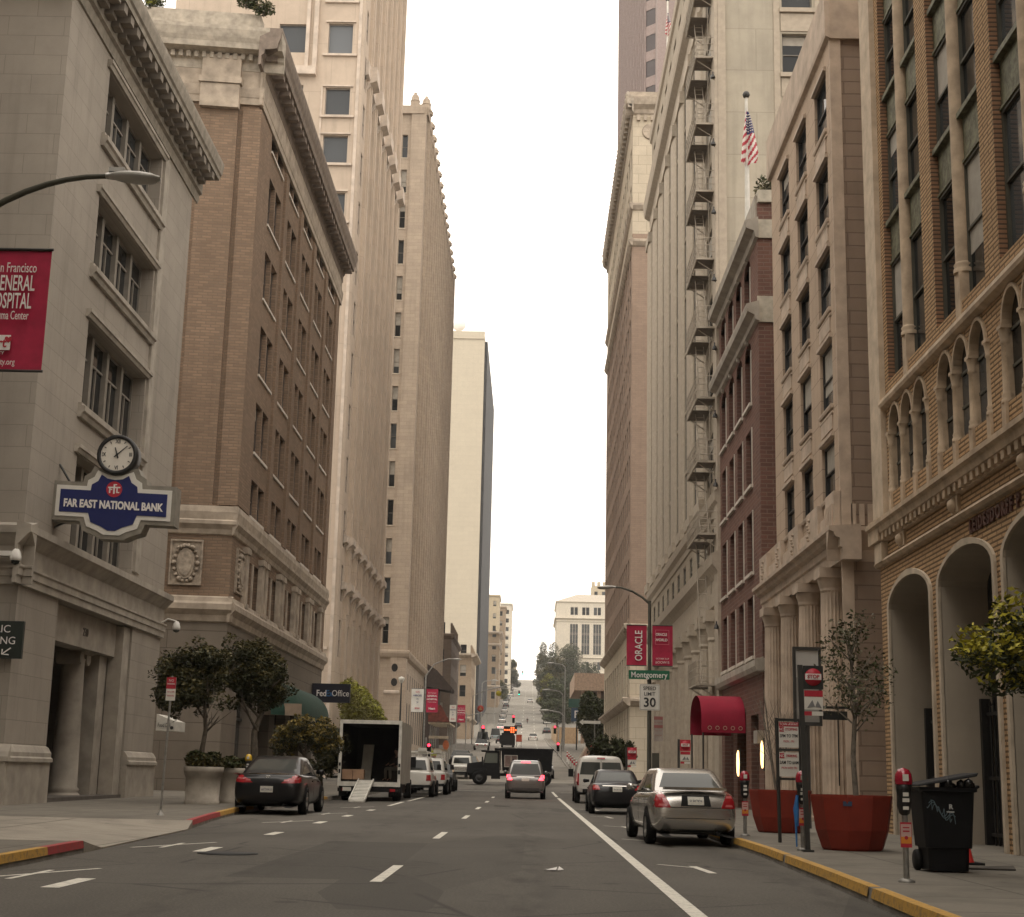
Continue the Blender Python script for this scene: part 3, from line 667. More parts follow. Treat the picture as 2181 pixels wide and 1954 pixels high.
# ---------------------------------------------------------------- tall pinnacled tower beyond the crossing
def pinnacle_tower():
    X = -14.1; Y0 = 166; L = Fac('L', X); S = Fac('S', Y0)
    r = thing('pinnacled_tower', (X, 198, 3), 'tall ribbed terracotta tower with pinnacles on its roofline, standing left of the street', 'building')
    mb = MB(); w = Wins(r, plain('pale_window_frame', (.20, .18, .15), .6), GL, plain('tower_sill', (.50, .43, .34), .8), cap=100, bl=.5)
    zs = [15.3+4.47*k for k in range(14)]; op = [(-16.65, -15.98, z, z+2.95) for z in zs] + [(-19, -18.3, z, z+2.95) for z in zs]
    S.wall(mb, -32, X, 0, 79.6, op, .35)
    for o in op: w.add(S, *o, .3, 'sash')
    ol = []; n = 16
    for k in range(n):
        a = 169.0+k*3.8
        for z in zs: ol.append((a, a+1.5, z, z+2.7)); w.add(L, a, a+1.5, z, z+2.7, .35, 'sash', False)
    L.wall(mb, Y0, 230, 0, 79.6, ol, .35); shell(mb, -32, X, Y0, 230, 0, 79.6, skip='es')
    mb.build('wall', [TERRC], r); w.done()
    m = MB(); L.box(m, Y0+.01, Y0+1.6, 3, 80, -.02, .25); S.box(m, -15.6, X+.25, 3, 80.2, -.01, .3); S.box(m, -32, -17.0, 3, 79, -.01, .14); m.build('corner_pier', [TERRC], r)
    for k in range(n+1):
        m = MB(); a = 167.9+k*3.8; L.box(m, a, a+.9, 14.4, 80.2, -.02, .4); L.box(m, a+.25, a+.65, 14.4, 80.8, .38, .6)
        if k: L.box(m, a-2.0, a-1.7, 14.4, 78.5, -.02, .16)
        m.build('rib', [TERRC], r)
    m = MB(); L.prof(m, Y0-.3, 230, [(-.01, 13.6), (.4, 13.8), (.6, 14.2), (.6, 14.45), (-.01, 14.6)]); S.prof(m, -32, X+.6, [(-.01, 13.601), (.4, 13.8), (.6, 14.2), (.6, 14.46), (-.01, 14.6)]); m.build('cornice', [TERRC], r)
    m = MB()
    for k in range(17): a = 168.2+k*3.8; L.box(m, a-2.2, a+1.6, 79.0, 80.0, -.01, .5)
    S.box(m, -32, X, 79.0, 80.0, .01, .4); m.build('parapet', [TERRC], r)
    for (x, y, h) in [(-15.3, Y0+.2, 2.0), (X+.1, Y0+1.0, 1.9)] + [(X+.3, 168.35+k*3.8, .9) for k in range(17)]:
        m = MB(); m.lathe([(.55, 0), (.55, h*.35), (.62, h*.4), (.5, h*.5), (.4, h*.75), (.16, h*.9), (.2, h*.95), (0, h)], (x, y, 80), 8, smooth=False); m.build('pinnacle', [TERRC], r)
    # ground storey arcades: round-headed openings and oculi
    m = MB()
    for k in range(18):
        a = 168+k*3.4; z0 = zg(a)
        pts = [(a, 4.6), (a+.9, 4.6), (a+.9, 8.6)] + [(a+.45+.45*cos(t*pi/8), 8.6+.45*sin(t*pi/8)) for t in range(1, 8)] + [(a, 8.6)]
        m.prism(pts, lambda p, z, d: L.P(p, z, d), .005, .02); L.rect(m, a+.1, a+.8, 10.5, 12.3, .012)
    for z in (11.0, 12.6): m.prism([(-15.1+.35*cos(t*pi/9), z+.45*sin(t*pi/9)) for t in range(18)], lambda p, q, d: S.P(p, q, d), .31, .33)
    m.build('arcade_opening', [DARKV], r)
    m = MB(); S.prof(m, -16.2, -14.5, [(.3, 9.6), (.5, 9.8), (.5, 10), (.3, 10.1)]); m.build('light_ledge', [CREAM_T], r)
pinnacle_tower()
# ================================================================ right side of the street
TANB = wall('roman_brick', (.53, .345, .185), (.43, .275, .145), (.15, .095, .052), .5, .082, .02, stain=.22, streak=.2, bump=.9, blotch=.35)
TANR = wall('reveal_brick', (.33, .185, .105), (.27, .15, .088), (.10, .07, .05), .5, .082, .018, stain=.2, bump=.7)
TAN_T = plain('tan_terracotta', (.47, .36, .25), .8, var=.2, vscale=3)
PLAS = wall('plaster_reveal', (.40, .345, .275), (.375, .325, .26), stain=.25, streak=.2, blotch=.3)
COPPER = None
def copper():
    m, nt, b = _nodes('weathered_copper_panel'); g = nt.nodes.new('ShaderNodeNewGeometry'); b.inputs['Roughness'].default_value = .6; b.inputs['Metallic'].default_value = .2
    f = _noise(nt, g.outputs['Position'], 7, 6, .7)
    nt.links.new(_mixc(nt, _ramp(nt, f, .4, .62), (.075, .07, .04), (.19, .19, .12)), b.inputs['Base Color']); return m
COPPER = copper()
def arcade_building():
    X = 7.35; R = Fac('R', X); YE = 31.1
    r = thing('arcade_building', (X, 20, .2), 'tan Roman brick block with tall arches and arched windows, lettered LEIDESDORFF', 'building')
    mb = MB(); w = Wins(r, plain('green_window_frame', (.075, .07, .05), .6), GL, None, cap=80, bl=.35)
    P = 3.72; bays = [(26.95-k*P, 29.9-k*P) for k in range(10)]           # window bays between brick piers
    zr = [(9.5, 11.95), (12.9, 14.85), (15.78, 17.55), (18.45, 20.4), (21.3, 23.2)]
    op = [(a, b, 9.4, 24.0) for a, b in bays]
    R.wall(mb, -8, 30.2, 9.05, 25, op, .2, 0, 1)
    # triple arched windows under the ledge
    tri = []
    for a, b in bays:
        c = (a+b)/2+.02
        for q in (-.98, 0, .98): tri.append((c+q-.42, c+q+.42))
    ys = -8
    for (a, b) in sorted(tri): R.rect(mb, ys, a, 6.6, 9.05); ys = b
    R.rect(mb, ys, YE-.6, 6.6, 9.05)
    curves = []
    for (a, b) in tri:
        cur = R.arch(mb, a, b, 8.28, .5, 9.05, .13, 0, 2); curves.append(cur)
        mb.quad(R.P(a,7.05,0), R.P(a,8.28,0), R.P(a,8.28,-.13), R.P(a,7.05,-.13), 2); mb.quad(R.P(b,7.05,0), R.P(b,7.05,-.13), R.P(b,8.28,-.13), R.P(b,8.28,0), 2)
        R.rect(mb, a, b, 6.6, 7.05); mb.quad(R.P(a,7.05,0), R.P(b,7.05,0), R.P(b,7.05,-.13), R.P(a,7.05,-.13), 2)
    # ground arcade
    big = [(27.25, 30.33)] + [(23.46-k*3.72, 26.6-k*3.72) for k in range(9)]
    ys = -8
    for (a, b) in sorted(big): R.rect(mb, ys, a, 0, 6.1); ys = b
    R.rect(mb, ys, YE, 0, 6.1)
    bc = []
    for a, b in big:
        cur = R.arch(mb, a, b, 4.68, .5, 6.1, .85, 0, 3); bc.append(cur)
        for s_ in (a, b): mb.quad(R.P(s_,0,0), R.P(s_,4.68,0), R.P(s_,4.68,-.85), R.P(s_,0,-.85), 3)
    mb.quad(R.P(YE,0), R.P(YE,0,-14), R.P(YE,25,-14), R.P(YE,25), 0); mb.quad(R.P(-8,0), R.P(-8,0,-14), R.P(-8,25,-14), R.P(-8,25), 0)
    mb.quad(R.P(-8,25), R.P(YE,25), R.P(YE,25,-14), R.P(-8,25,-14), 0); mb.quad(R.P(-8,0,-14), R.P(YE,0,-14), R.P(YE,25,-14), R.P(-8,25,-14), 0)
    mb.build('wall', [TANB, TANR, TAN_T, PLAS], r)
    for (a, b) in bays[:8]:
        c = (a+b)/2
        for z0, z1 in zr:
            w.add(R, a, c-.1, z0, z1, .17, 'sash', False); w.add(R, c+.1, b, z0, z1, .17, 'sash', False)
    w.done()
    for (a, b) in bays[:8]:
        c = (a+b)/2
        m = MB(); m.lathe([(.14, 0), (.14, 14)], R.P(c, 10.15, -.1), 16); R.box(m, c-.15, c+.15, 9.05, 9.95, -.2, .03); m.lathe([(.18, 0), (.18, .07), (.155, .1), (.175, .15), (.14, .2)], R.P(c, 9.95, -.1), 16); m.build('colonnette', [TAN_T], r)
        for (z0, z1), (z2, z3) in zip(zr, zr[1:]): m = MB(); R.rect(m, a, b, z1, z2, -.15); R.box(m, a, b, z2-.1, z2, -.2, -.04); R.box(m, a, b, z1, z1+.05, -.2, -.11); m.build('spandrel_panel', [COPPER], r)
        m = MB(); m.hexa([R.P(a,9.04,-.2), R.P(b,9.04,-.2), R.P(b,9.04,.05), R.P(a,9.04,.05), R.P(a,9.5,-.2), R.P(b,9.5,-.2), R.P(b,9.06,.04), R.P(a,9.06,.04)]); m.build('sill', [TAN_T], r)
    # arched windows: panes, hood mouldings, colonnettes with capitals
    for a, b in tri:
        m = MB(); R.rect(m, a, b, 7.05, 8.85, -.12); p = m.build('arched_pane', [GL], r); m = MB(); R.box(m, a, b, 8.2, 8.25, -.115, -.095); R.box(m, a+.02, b-.02, 7.6, 7.65, -.115, -.095); m.build('frame', [MATS['green_window_frame']], p)
    for i, (a, b) in enumerate(bays):
        m = MB()
        for cur in curves[i*3:i*3+3]: R.ring(m, cur, .06, -.01, .045)
        m.build('hood_mould', [TAN_T], r)
        c = (a+b)/2+.02
        for q in (-1.47, -.49, .49, 1.47):
            m = MB(); o = R.P(c+q, 7.05, -.03); R.box(m, c+q-.10, c+q+.10, 6.62, 7.06, -.11, .05)
            m.lathe([(.105, 0), (.105, .05), (.085, .08), (.098, .12), (.076, .17), (.07, .95), (.09, .98), (.076, 1.02), (.095, 1.14), (.11, 1.2)], o, 14); R.box(m, c+q-.11, c+q+.11, 8.25, 8.31, -.11, .07); m.build('colonnette', [TAN_T], r)
    # mouldings
    m = MB(); R.prof(m, -8, 30.3, [(-.01, 8.84), (.05, 8.86), (.12, 8.9), (.14, 8.97), (.12, 9.06), (.05, 9.1), (-.01, 9.12)]); m.build('ledge', [TAN_T], r)
    m = MB(); R.prof(m, -8, 31.25, [(-.01, 6.1), (.06, 6.12), (.08, 6.24), (.17, 6.28), (.2, 6.4), (.26, 6.44), (.26, 6.53), (.05, 6.62), (-.01, 6.62)]); R.box(m, YE-.7, YE+.2, 6.12, 6.6, -1.2, .2)
    for k in range(118): a = 31.0-k*.33; R.box(m, a-.16, a, 6.13, 6.27, .075, .15)
    m.build('cornice', [TAN_T], r)
    m = MB(); R.prof(m, -8, 31.2, [(-.01, 5.62), (.08, 5.64), (.12, 5.7), (.08, 5.76), (-.01, 5.78)]); m.build('string_course', [TAN_T], r)
    m = MB(); R.box(m, 30.2, YE+.02, 6.62, 25, -.02, .12); R.box(m, 30.4, YE-.1, 5.7, 6.1, -.02, .14); m.build('corner_pilaster', [plain('pale_pilaster', (.52, .42, .31), .85, var=.15)], r)
    for k in range(8):
        m = MB(); c = 29.05-k*1.86*2+(.0); 
        for q in (0,): R.box(m, c-.2, c+.2, 5.8, 6.1, -.01, .06); m.lathe([(.05, 0), (.12, .1), (.1, .2), (0, .27)], R.P(c, 5.81, .07), 10)
        m.build('cartouche', [TAN_T], r)
    for cur in bc:
        m = MB(); R.ring(m, cur, .13, -.012, .05, z0=.2); m.build('arch_trim', [plain('white_arch_trim', (.50, .42, .32), .8, var=.15)], r)
    for i, (a, b) in enumerate(big):
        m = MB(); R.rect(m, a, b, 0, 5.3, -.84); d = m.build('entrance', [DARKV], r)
        m = MB()
        for k in range(15): q = a+.12+(b-a-.24)*k/14; m.tube([R.P(q, .2, -.7), R.P(q, 2.55, -.7)], .018, 6); m.lathe([(0, 0), (.035, .03), (0, .14)], R.P(q, 2.55, -.7), 6)
        for z in (.35, 1.3, 2.4): R.box(m, a+.02, b-.02, z, z+.06, -.72, -.68)
        R.box(m, a+.02, a+.14, .2, 2.7, -.76, -.6); R.box(m, b-.14, b-.02, .2, 2.7, -.76, -.6)
        m.build('iron_gate', [plain('black_iron', (.015, .014, .013), .5)], d)
    m = MB(); put_text(m, 'LEIDESDORFF P', .30, (X-.02, 23.3, 5.43), -pi/2, 0, depth=.04, weight=.010, xs=1.0, spacing=1.30); m.build('lettering', [plain('rust_letters', (.085, .035, .025), .6)], r)
arcade_building()

STONE_B = wall('banded_stone', (.49, .375, .28), (.45, .345, .255), (.25, .19, .145), 1.1, .6, .012, stain=.25, streak=.3, bump=.35)
STONE_BT = plain('stone_trim', (.48, .385, .30), .85, var=.16, vscale=2)
SIDEB = wall('dull_party_wall', (.31, .235, .18), (.275, .21, .16), (.19, .14, .11), 2.2, .34, .02, stain=.45, streak=.3, bump=.35, blotch=.7)
def stone_bank():
    X = 7.35; R = Fac('R', X); S = Fac('S', 35.0)
    r = thing('stone_bank', (X, 40, .2), 'warm stone bank with fluted columns at street level and three bays of dark windows', 'building')
    mb = MB(); w = Wins(r, plain('black_window_frame', (.03, .027, .025), .5), GL, None, cap=60, bl=.25)
    cols = [(35.5, 37.05), (38.3, 39.85), (41.1, 42.65)]; rows = [(17.65, 19.2), (15.2, 16.8), (12.85, 14.4), (10.35, 12.02), (8.1, 9.5)]
    op = [(a, b, z0, z1) for a, b in cols for z0, z1 in rows]
    R.wall(mb, 35, 44.2, 7.1, 21.2, op, .38)
    for o in op: w.add(R, *o, .10, 'sash', False)
    R.wall(mb, 35, 46.5, 0, 6.4, [(37.9, 38.5, .2, 5.8), (40.7, 41.3, .2, 5.8), (43.6, 44.2, .2, 5.8)], .4, 0, d=-.35)
    mb.quad((X, 44.2, 7.1), (X+8, 44.2, 7.1), (X+8, 44.2, 21.2), (X, 44.2, 21.2)); R.wall(mb, 44.2, 46.5, 7.1, 8.2); mb.quad((X, 46.5, 0), (X+8, 46.5, 0), (X+8, 46.5, 8.2), (X, 46.5, 8.2)); mb.quad((X, 44.2, 8.2), (X+8, 44.2, 8.2), (X+8, 46.5, 8.2), (X, 46.5, 8.2)); mb.quad((X, 35, 21.2), (X+9, 35, 21.2), (X+9, 44.2, 21.2), (X, 44.2, 21.2))
    mb.build('wall', [STONE_B], r); w.done()
    mb = MB(); S.wall(mb, X+.02, X+9, 0, 21.2); mb.build('party_wall', [SIDEB], r)
    m = MB(); S.box(m, X-.002, X+.28, 0, 21.2, -.01, .05); m.build('quoin', [STONE_BT], r)
    for a, b in cols:       # framed spandrels below each window
        for z0, z1 in rows: m = MB(); R.prof(m, a-.02, b+.02, [(-.15, z0-.1), (.05, z0-.1), (.07, z0-.04), (.07, z0), (-.15, z0)]); m.build('sill', [STONE_BT], r); m = MB(); R.prof(m, a-.05, b+.05, [(-.01, z1+.02), (.08, z1+.04), (.08, z1+.13), (-.01, z1+.16)]); m.build('lintel', [STONE_BT], r)
        for (z0, z1), (q0, q1) in zip(rows[1:], rows): m = MB(); R.box(m, a+.1, b-.1, z1+.24, q0-.16, -.01, .03); R.prof(m, a-.02, b+.02, [(-.01, z1+.6), (.04, z1+.62), (.04, z1+.66), (-.01, z1+.68)]); m.build('spandrel', [STONE_BT], r)
    m = MB(); R.prof(m, 34.86, 44.3, [(-.01, 19.85), (.11, 19.9), (.13, 20.0), (.13, 21.2), (-.01, 21.3)]); e = m.build('cornice', [STONE_BT], r)
    m = MB(); S.box(m, X+.012, X+9, 19.85, 21.2, .01, .11); m.build('side_band', [STONE_BT], r)
    # balcony-like parapet with carved ends, entablature, columns
    m = MB(); R.prof(m, 34.6, 46.9, [(-.4, 6.35), (.05, 6.35), (.05, 6.62), (.1, 6.66), (.1, 6.85), (.22, 6.9), (.25, 7.0), (.36, 7.04), (.36, 7.14), (-.4, 7.2)]); S.prof(m, X-.35, X+9, [(.005, 6.351), (.05, 6.62), (.22, 6.9), (.33, 7.05), (.33, 7.14), (.005, 7.2)]); m.build('entablature', [STONE_BT], r)
    m = MB()
    for a, b in ((34.95, 36.0), (37.0, 38.5), (39.8, 41.3), (42.6, 43.6), (45.2, 46.6)): R.box(m, a, b, 7.2, 8.05, -.01, .16)
    R.box(m, 35.9, 46.55, 7.201, 7.62, -.01, .1)
    m.build('parapet', [STONE_BT], r)
    m = MB()
    for k in range(5): R.box(m, 35.05+k*.19, 35.16+k*.19, 7.22, 7.74, .16, .2); S.box(m, X+.25+k*.2, X+.37+k*.2, 7.22, 7.74, .006, .05)
    for c in (38.2, 40.6, 43.1, 45.9):
        for k in range(6): m.lathe([(.02, 0), (.07, .04), (.02, .09)], R.P(c+.14*sin(k*2.1), 7.3+k*.1, .17), 7)
    m.build('carving', [STONE_BT], r)
    for c in (36.4, 39.4, 42.25, 45.2):
        m = MB(); n = 20; o = R.P(c, .2, -.05); vs = []; H = [(0, .40), (.12, .40), (.16, .36), (.3, .36), (.34, .335), (3.0, .33), (5.55, .285), (5.6, .30), (5.66, .30), (5.8, .345), (5.9, .36)]
        NP = n*4
        for z, rr in H:
            fl = .33 < z < 5.58
            for k in range(NP):
                t = 2*pi*k/NP; q = rr*(1-(.085*(abs(sin(n*t/2))) if fl else 0)); vs.append((o[0]+q*cos(t), o[1]+q*sin(t), o[2]+z))
        fs = [(i*NP+k, i*NP+(k+1) % NP, (i+1)*NP+(k+1) % NP, (i+1)*NP+k) for i in range(len(H)-1) for k in range(NP)]
        m.add(vs, fs, 0, False); m.box(o[0]-.38, o[0]+.38, o[1]-.38, o[1]+.38, 6.1, 6.34); m.box(o[0]-.46, o[0]+.46, o[1]-.46, o[1]+.46, .0, .3); m.build('column', [STONE_BT], r)
    m = MB(); 
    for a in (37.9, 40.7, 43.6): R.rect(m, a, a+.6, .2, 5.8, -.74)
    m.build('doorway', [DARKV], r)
stone_bank()

RBRICK = wall('red_brick', (.19, .098, .074), (.13, .07, .056), (.19, .13, .105), .42, .14, .02, stain=.3, streak=.25, bump=.5)
def red_brick_building():
    X = 7.35; R = Fac('R', X); S = Fac('S', 47.2)
    r = thing('red_brick_building', (X, 52, .2), 'narrow red brick building with arched upper windows behind the stone bank', 'building')
    mb = MB(); w = Wins(r, plain('red_window_frame', (.03, .02, .018), .6), GL, None, cap=40, bl=.3)
    cols = [(48.85+2.17*k, 50.35+2.17*k) for k in range(4)]; rows = [(17.05, 18.6, 1), (13.75, 15.6, 1), (10.93, 12.9, 0), (7.98, 10.05, 0), (5.2, 7.2, 0)]
    op = [(a, b, z0, z1) for a, b in cols for z0, z1, q in rows]
    arch = [(a, b, z1, z1+.45) for a, b in cols for z0, z1, q in rows if q]
    R.wall(mb, 47.2, 57.45, 4.9, 20.3, op+arch, .34)
    for o in arch: R.arch(mb, o[0], o[1], o[2], .42, o[3], .34)
    for o in op: w.add(R, o[0], o[1], o[2], o[3]+(.4 if any(abs(o[3]-q[2]) < .01 for q in arch) else 0), .2, 'sash', False)
    S.wall(mb, X, X+8, 0, 20.3); shell(mb, X, X+8, 47.2, 57.45, 0, 20.3, skip='ws')
    R.wall(mb, 47.2, 57.45, 0, 4.9, [(48.2, 49.9, .2, 3.3), (51.0, 53.2, .2, 3.5), (54.2, 56.6, .2, 3.5)], .6)
    mb.build('wall', [RBRICK], r); w.done()
    PS = plain('pale_stone_sill', (.54, .49, .42), .8)
    for a, b in cols:
        for z0, z1, q in rows:
            m = MB(); R.box(m, a-.1, b+.1, z0-.11, z0-.003, -.3, .1); m.build('sill', [PS], r); m = MB(); R.box(m, a-.05, a-.002, z0, z1, -.02, .035); m.build('jamb_trim', [PS], r)
            if q: m = MB(); R.prof(m, (a+b)/2-.1, (a+b)/2+.1, [(-.01, z1+.4), (.1, z1+.42), (.12, z1+.85), (-.01, z1+.85)]); m.build('keystone', [PS], r)
    m = MB(); R.prof(m, 47.0, 57.5, [(-.01, 16.1), (.12, 16.15), (.15, 16.3), (.38, 16.42), (.42, 16.6), (.42, 16.68), (-.01, 16.8)]); m.build('cornice', [STONE_T], r)
    m = MB(); R.prof(m, 47.0, 57.5, [(-.01, 19.0), (.1, 19.05), (.14, 19.25), (.4, 19.35), (.44, 19.6), (-.01, 19.75)]); R.box(m, 47.25, 57.4, 19.76, 20.6, -.3, .06); m.build('parapet', [STONE_T], r)
    m = MB(); S.box(m, X-.03, X+8, 16.1, 17.0, .01, .06); S.box(m, X-.03, X+8, 19.05, 19.7, .01, .06); S.box(m, X+.02, X+8, 20.32, 20.75, -.3, .1); m.build('stone_band', [plain('grey_band', (.46, .42, .34), .85, var=.2)], r)
    m = MB(); R.prof(m, 47.1, 57.45, [(-.01, 4.55), (.2, 4.6), (.26, 4.75), (.26, 4.95), (-.01, 5.05)]); S.box(m, X-.2, X+8, 4.6, 5.0, .01, .15); S.box(m, X+.02, X+2, 2.35, 2.75, .01, .2); R.box(m, 47.2, 48.0, 2.35, 2.75, -.01, .2); m.build('stone_belt', [STONE_T], r)
    m = MB(); R.rect(m, 48.2, 49.9, .2, 3.3, -.55); R.rect(m, 51, 53.2, .2, 3.5, -.55); R.rect(m, 54.2, 56.6, .2, 3.5, -.55); d = m.build('shopfront', [GL], r)
    m = MB(); 
    for a in (48.2, 49.8, 51, 53.1, 54.2, 56.5): R.box(m, a, a+.1, .2, 3.3, -.54, -.45)
    m.build('frame', [MATS['red_window_frame']], d)
    m = MB()      # wrought scroll of rings beside the awning
    for k, z in enumerate((3.2, 3.62, 4.0, 4.35)): m.tube([(X+.55+.13*cos(t*pi/7), 47.1, z+.15*sin(t*pi/7)) for t in range(15)], .03, 6)
    m.tube([(X+.55, 47.1, 2.9), (X+.55, 47.1, 4.7)], .025, 6); m.build('iron_scroll', [plain('bronze_scroll', (.16, .12, .09), .5)], r)
    for k, (y, z) in enumerate(((47.0, 1.72), (47.05, 1.95), (48.1, 1.8))):
        pass
red_brick_building()

PALE = wall('pale_sandstone', (.40, .345, .27), (.37, .32, .25), (.26, .225, .18), 2.4, .9, .012, stain=.35, streak=.4, bump=.3)
PALE_T = plain('pale_sandstone_trim', (.415, .355, .28), .85, var=.08, vscale=4)
CONC = wall('patched_concrete', (.44, .395, .315), (.40, .36, .29), (.33, .30, .24), 3.6, 1.9, .02, stain=.5, streak=.45, bump=.2, blotch=.7)
def column_building():
    X = 7.35; R = Fac('R', X); S = Fac('S', 57.5)
    r = thing('column_front_building', (X, 74, .2), 'tall pale stone building with half columns and an iron fire escape', 'building')
    mb = MB(); w = Wins(r, plain('grey_green_frame', (.16, .145, .12), .6), GL, PALE_T, cap=100, bl=.4); H = 34.6
    cols = [65.9+4.05*k for k in range(7)]; rows = [13.2+2.98*k for k in range(8)]
    op = [(a-.85, a+.85, z-.4, z+2.45) for a in cols for z in rows] + [(59.2, 61.4, z, z+2.0) for z in rows] + [(a-.6, a+.6, 10.0, 11.2) for a in [59.5+2.9*k for k in range(11)]] + [(a-.7, a+.7, 39.6, 41.2) for a in [59.5+2.7*k for k in range(12)]]
    R.wall(mb, 57.5, 91.3, 8.0, 43, op, .1); R.wall(mb, 57.5, 91.3, 0, 8, [(59.75+3.05*k, 61.15+3.05*k, .3, 7.0) for k in range(10)], .7)
    for o in op: w.add(R, *o, .07, 'sash', False)
    sw = [(10.1, 11.4, 21.4+2.97*k, 23.2+2.97*k) for k in range(7)]
    S.wall(mb, X+.3, X+5, 0, 43, sw, .25, 1)
    for o in sw: w.add(S, *o, .2, 'sash', True)
    mb.quad((X, 57.5, 0), (X+.3, 57.5, 0), (X+.3, 57.5, 43), (X, 57.5, 43), 0)
    mb.quad((X, 91.3, 0), (X+14, 91.3, 0), (X+14, 91.3, 43), (X, 91.3, 43), 0); mb.quad((X, 57.5, 43), (X+14, 57.5, 43), (X+14, 91.3, 43), (X, 91.3, 43), 0); S.wall(mb, X+5, X+14, 0, 43, (), .2, 1); mb.quad((X+14, 57.5, 0), (X+14, 91.3, 0), (X+14, 91.3, 43), (X+14, 57.5, 43), 1)
    mb.build('wall', [PALE, CONC], r); w.done()
    m = MB(); S.box(m, X+.02, X+.35, 0, 43, .01, .14); R.box(m, 57.36, 58.5, 0, 36.5, -.01, .12); m.build('corner_pier', [PALE_T], r)
    m = MB(); 
    for o in sw: S.box(m, o[0]-.1, o[1]+.1, o[2]-.22, o[2]-.03, .0, .14); S.box(m, o[0]-.05, o[1]+.05, o[3]+.1, o[3]+.9, .0, .04)
    S.box(m, 9.75, 10.0, 10, 43, .0, .05); S.box(m, 11.5, 12.4, 10, 43, .0, .06); m.build('spandrel', [PALE_T], r)
    for k in range(8):      # shallow rounded piers between the window strips
        a = 63.88+4.05*k; m = MB(); n = 8
        m.prism([(a-1.1, -.01)]+[(a-1.1*cos(pi*q/n), .16*sin(pi*q/n)+.02) for q in range(n+1)]+[(a+1.1, -.01)], lambda p, d, z: R.P(p, z, d), 12.52, 36.0); R.box(m, a-1.12, a+1.12, 35.3, 35.95, .0, .24); R.box(m, a-1.12, a+1.12, 12.5, 13.0, .0, .24); m.build('pier', [PALE_T], r)
    for nm, pr in (('cornice', [(-.01, 36.0), (.1, 36.1), (.14, 36.8), (.45, 37.0), (.5, 37.2), (.56, 37.8), (-.01, 38.0)]), ('parapet', [(-.01, 42.2), (.12, 42.3), (.16, 42.7), (-.01, 43.0)]), ('string_course', [(-.01, 11.5), (.06, 11.55), (.08, 11.8), (.22, 12.0), (.26, 12.35), (-.01, 12.5)]), ('base_entablature', [(-.01, 7.9), (.12, 7.95), (.14, 8.5), (.06, 8.55), (.06, 9.0), (.16, 9.2), (.34, 9.45), (.38, 9.85), (-.01, 10.0)])):
        m = MB(); R.prof(m, 57.3, 91.5, pr); m.build(nm, [PALE_T], r)
    for k in range(11):      # fluted half columns of the ground storey
        a = 58.9+3.05*k; m = MB(); o = R.P(a, .2, .0); NP = 48; H = [(0, .42), (.35, .42), (.4, .37), (.6, .36), (6.3, .32), (6.4, .36), (6.5, .33), (7.1, .46)]; vs = []
        for z, rr in H:
            for q in range(NP): t = 2*pi*q/NP; c_ = rr*(1-(.09*abs(sin(7*t)) if .5 < z < 6.35 else 0)); vs.append((o[0]+c_*cos(t), o[1]+c_*sin(t), o[2]+z))
        m.add(vs, [(i*NP+q, i*NP+(q+1) % NP, (i+1)*NP+(q+1) % NP, (i+1)*NP+q) for i in range(len(H)-1) for q in range(NP)]); R.box(m, a-.5, a+.5, 7.3, 7.75, -.2, .48); R.box(m, a-.5, a+.5, 0, .4, -.2, .46); m.build('column', [PALE_T], r)
    m = MB()
    for k in range(10): R.rect(m, 59.75+3.05*k, 61.15+3.05*k, .3, 7.0, -.65)
    d = m.build('shopfront', [GL], r); m = MB()
    for k in range(10): m = MB(); R.box(m, 60.4+3.05*k, 60.5+3.05*k, .3, 7.0, -.64, -.55); R.box(m, 59.75+3.05*k, 61.15+3.05*k, 3.6, 3.9, -.64, -.5); m.build('frame', [plain('stone_grey_frame', (.22, .2, .17), .7)], d)
    # fire escape: landings with railings and ladders
    IR = plain('painted_iron', (.38, .33, .265), .6); IRD = plain('grating_iron', (.15, .125, .10), .7)
    lv = [4.75, 10.65, 13.57, 16.2, 19.16, 22.1, 25.07, 28.07, 31.1, 34.1, 37.0]
    fe = MB(); fe.tube([R.P(59.8, 4.6, .1), R.P(59.8, 37, .1)], .02, 6); esc = fe.build('fire_escape', [IR], r)
    for i, z in enumerate(lv):
        m = MB(); a0, a1, d0 = 57.8, 61.8, .86 if i else .95
        if i == 0: a0, a1 = 57.8, 60.6
        R.box(m, a0, a1, z, z+.05, d0-.05, d0, 0); R.box(m, a0, a1, z, z+.05, .02, .07, 0); R.box(m, a0, a0+.05, z, z+.08, .07, d0-.05, 0); R.box(m, a1-.05, a1, z, z+.08, .07, d0-.05, 0)
        for k in range(13):
            q = a0+.06+(a1-a0-.12)*k/13
            if k not in (4, 5, 6): R.box(m, q, q+(a1-a0-.12)/13-.02, z+.02, z+.045, .07, d0-.05, 1)
        for hz in (.35, .65, .95):
            m.tube([R.P(a0+.02, z+hz, .05), R.P(a0+.02, z+hz, d0-.02), R.P(a1-.02, z+hz, d0-.02), R.P(a1-.02, z+hz, .05)], .017, 5)
        n = 11
        for k in range(n): q = a0+.02+(a1-a0-.04)*k/(n-1); m.tube([R.P(q, z, d0-.02), R.P(q, z+.95, d0-.02)], .013, 4)
        for k in range(3): m.tube([R.P(a0+.02, z, .1+k*.35), R.P(a0+.02, z+.95, .1+k*.35)], .013, 4)
        for q in (a0+.3, a1-.3): m.tube([R.P(q, z, d0-.1), R.P(q, z-.5, .02)], .025, 5)
        m.build('landing', [IR, IRD], esc)
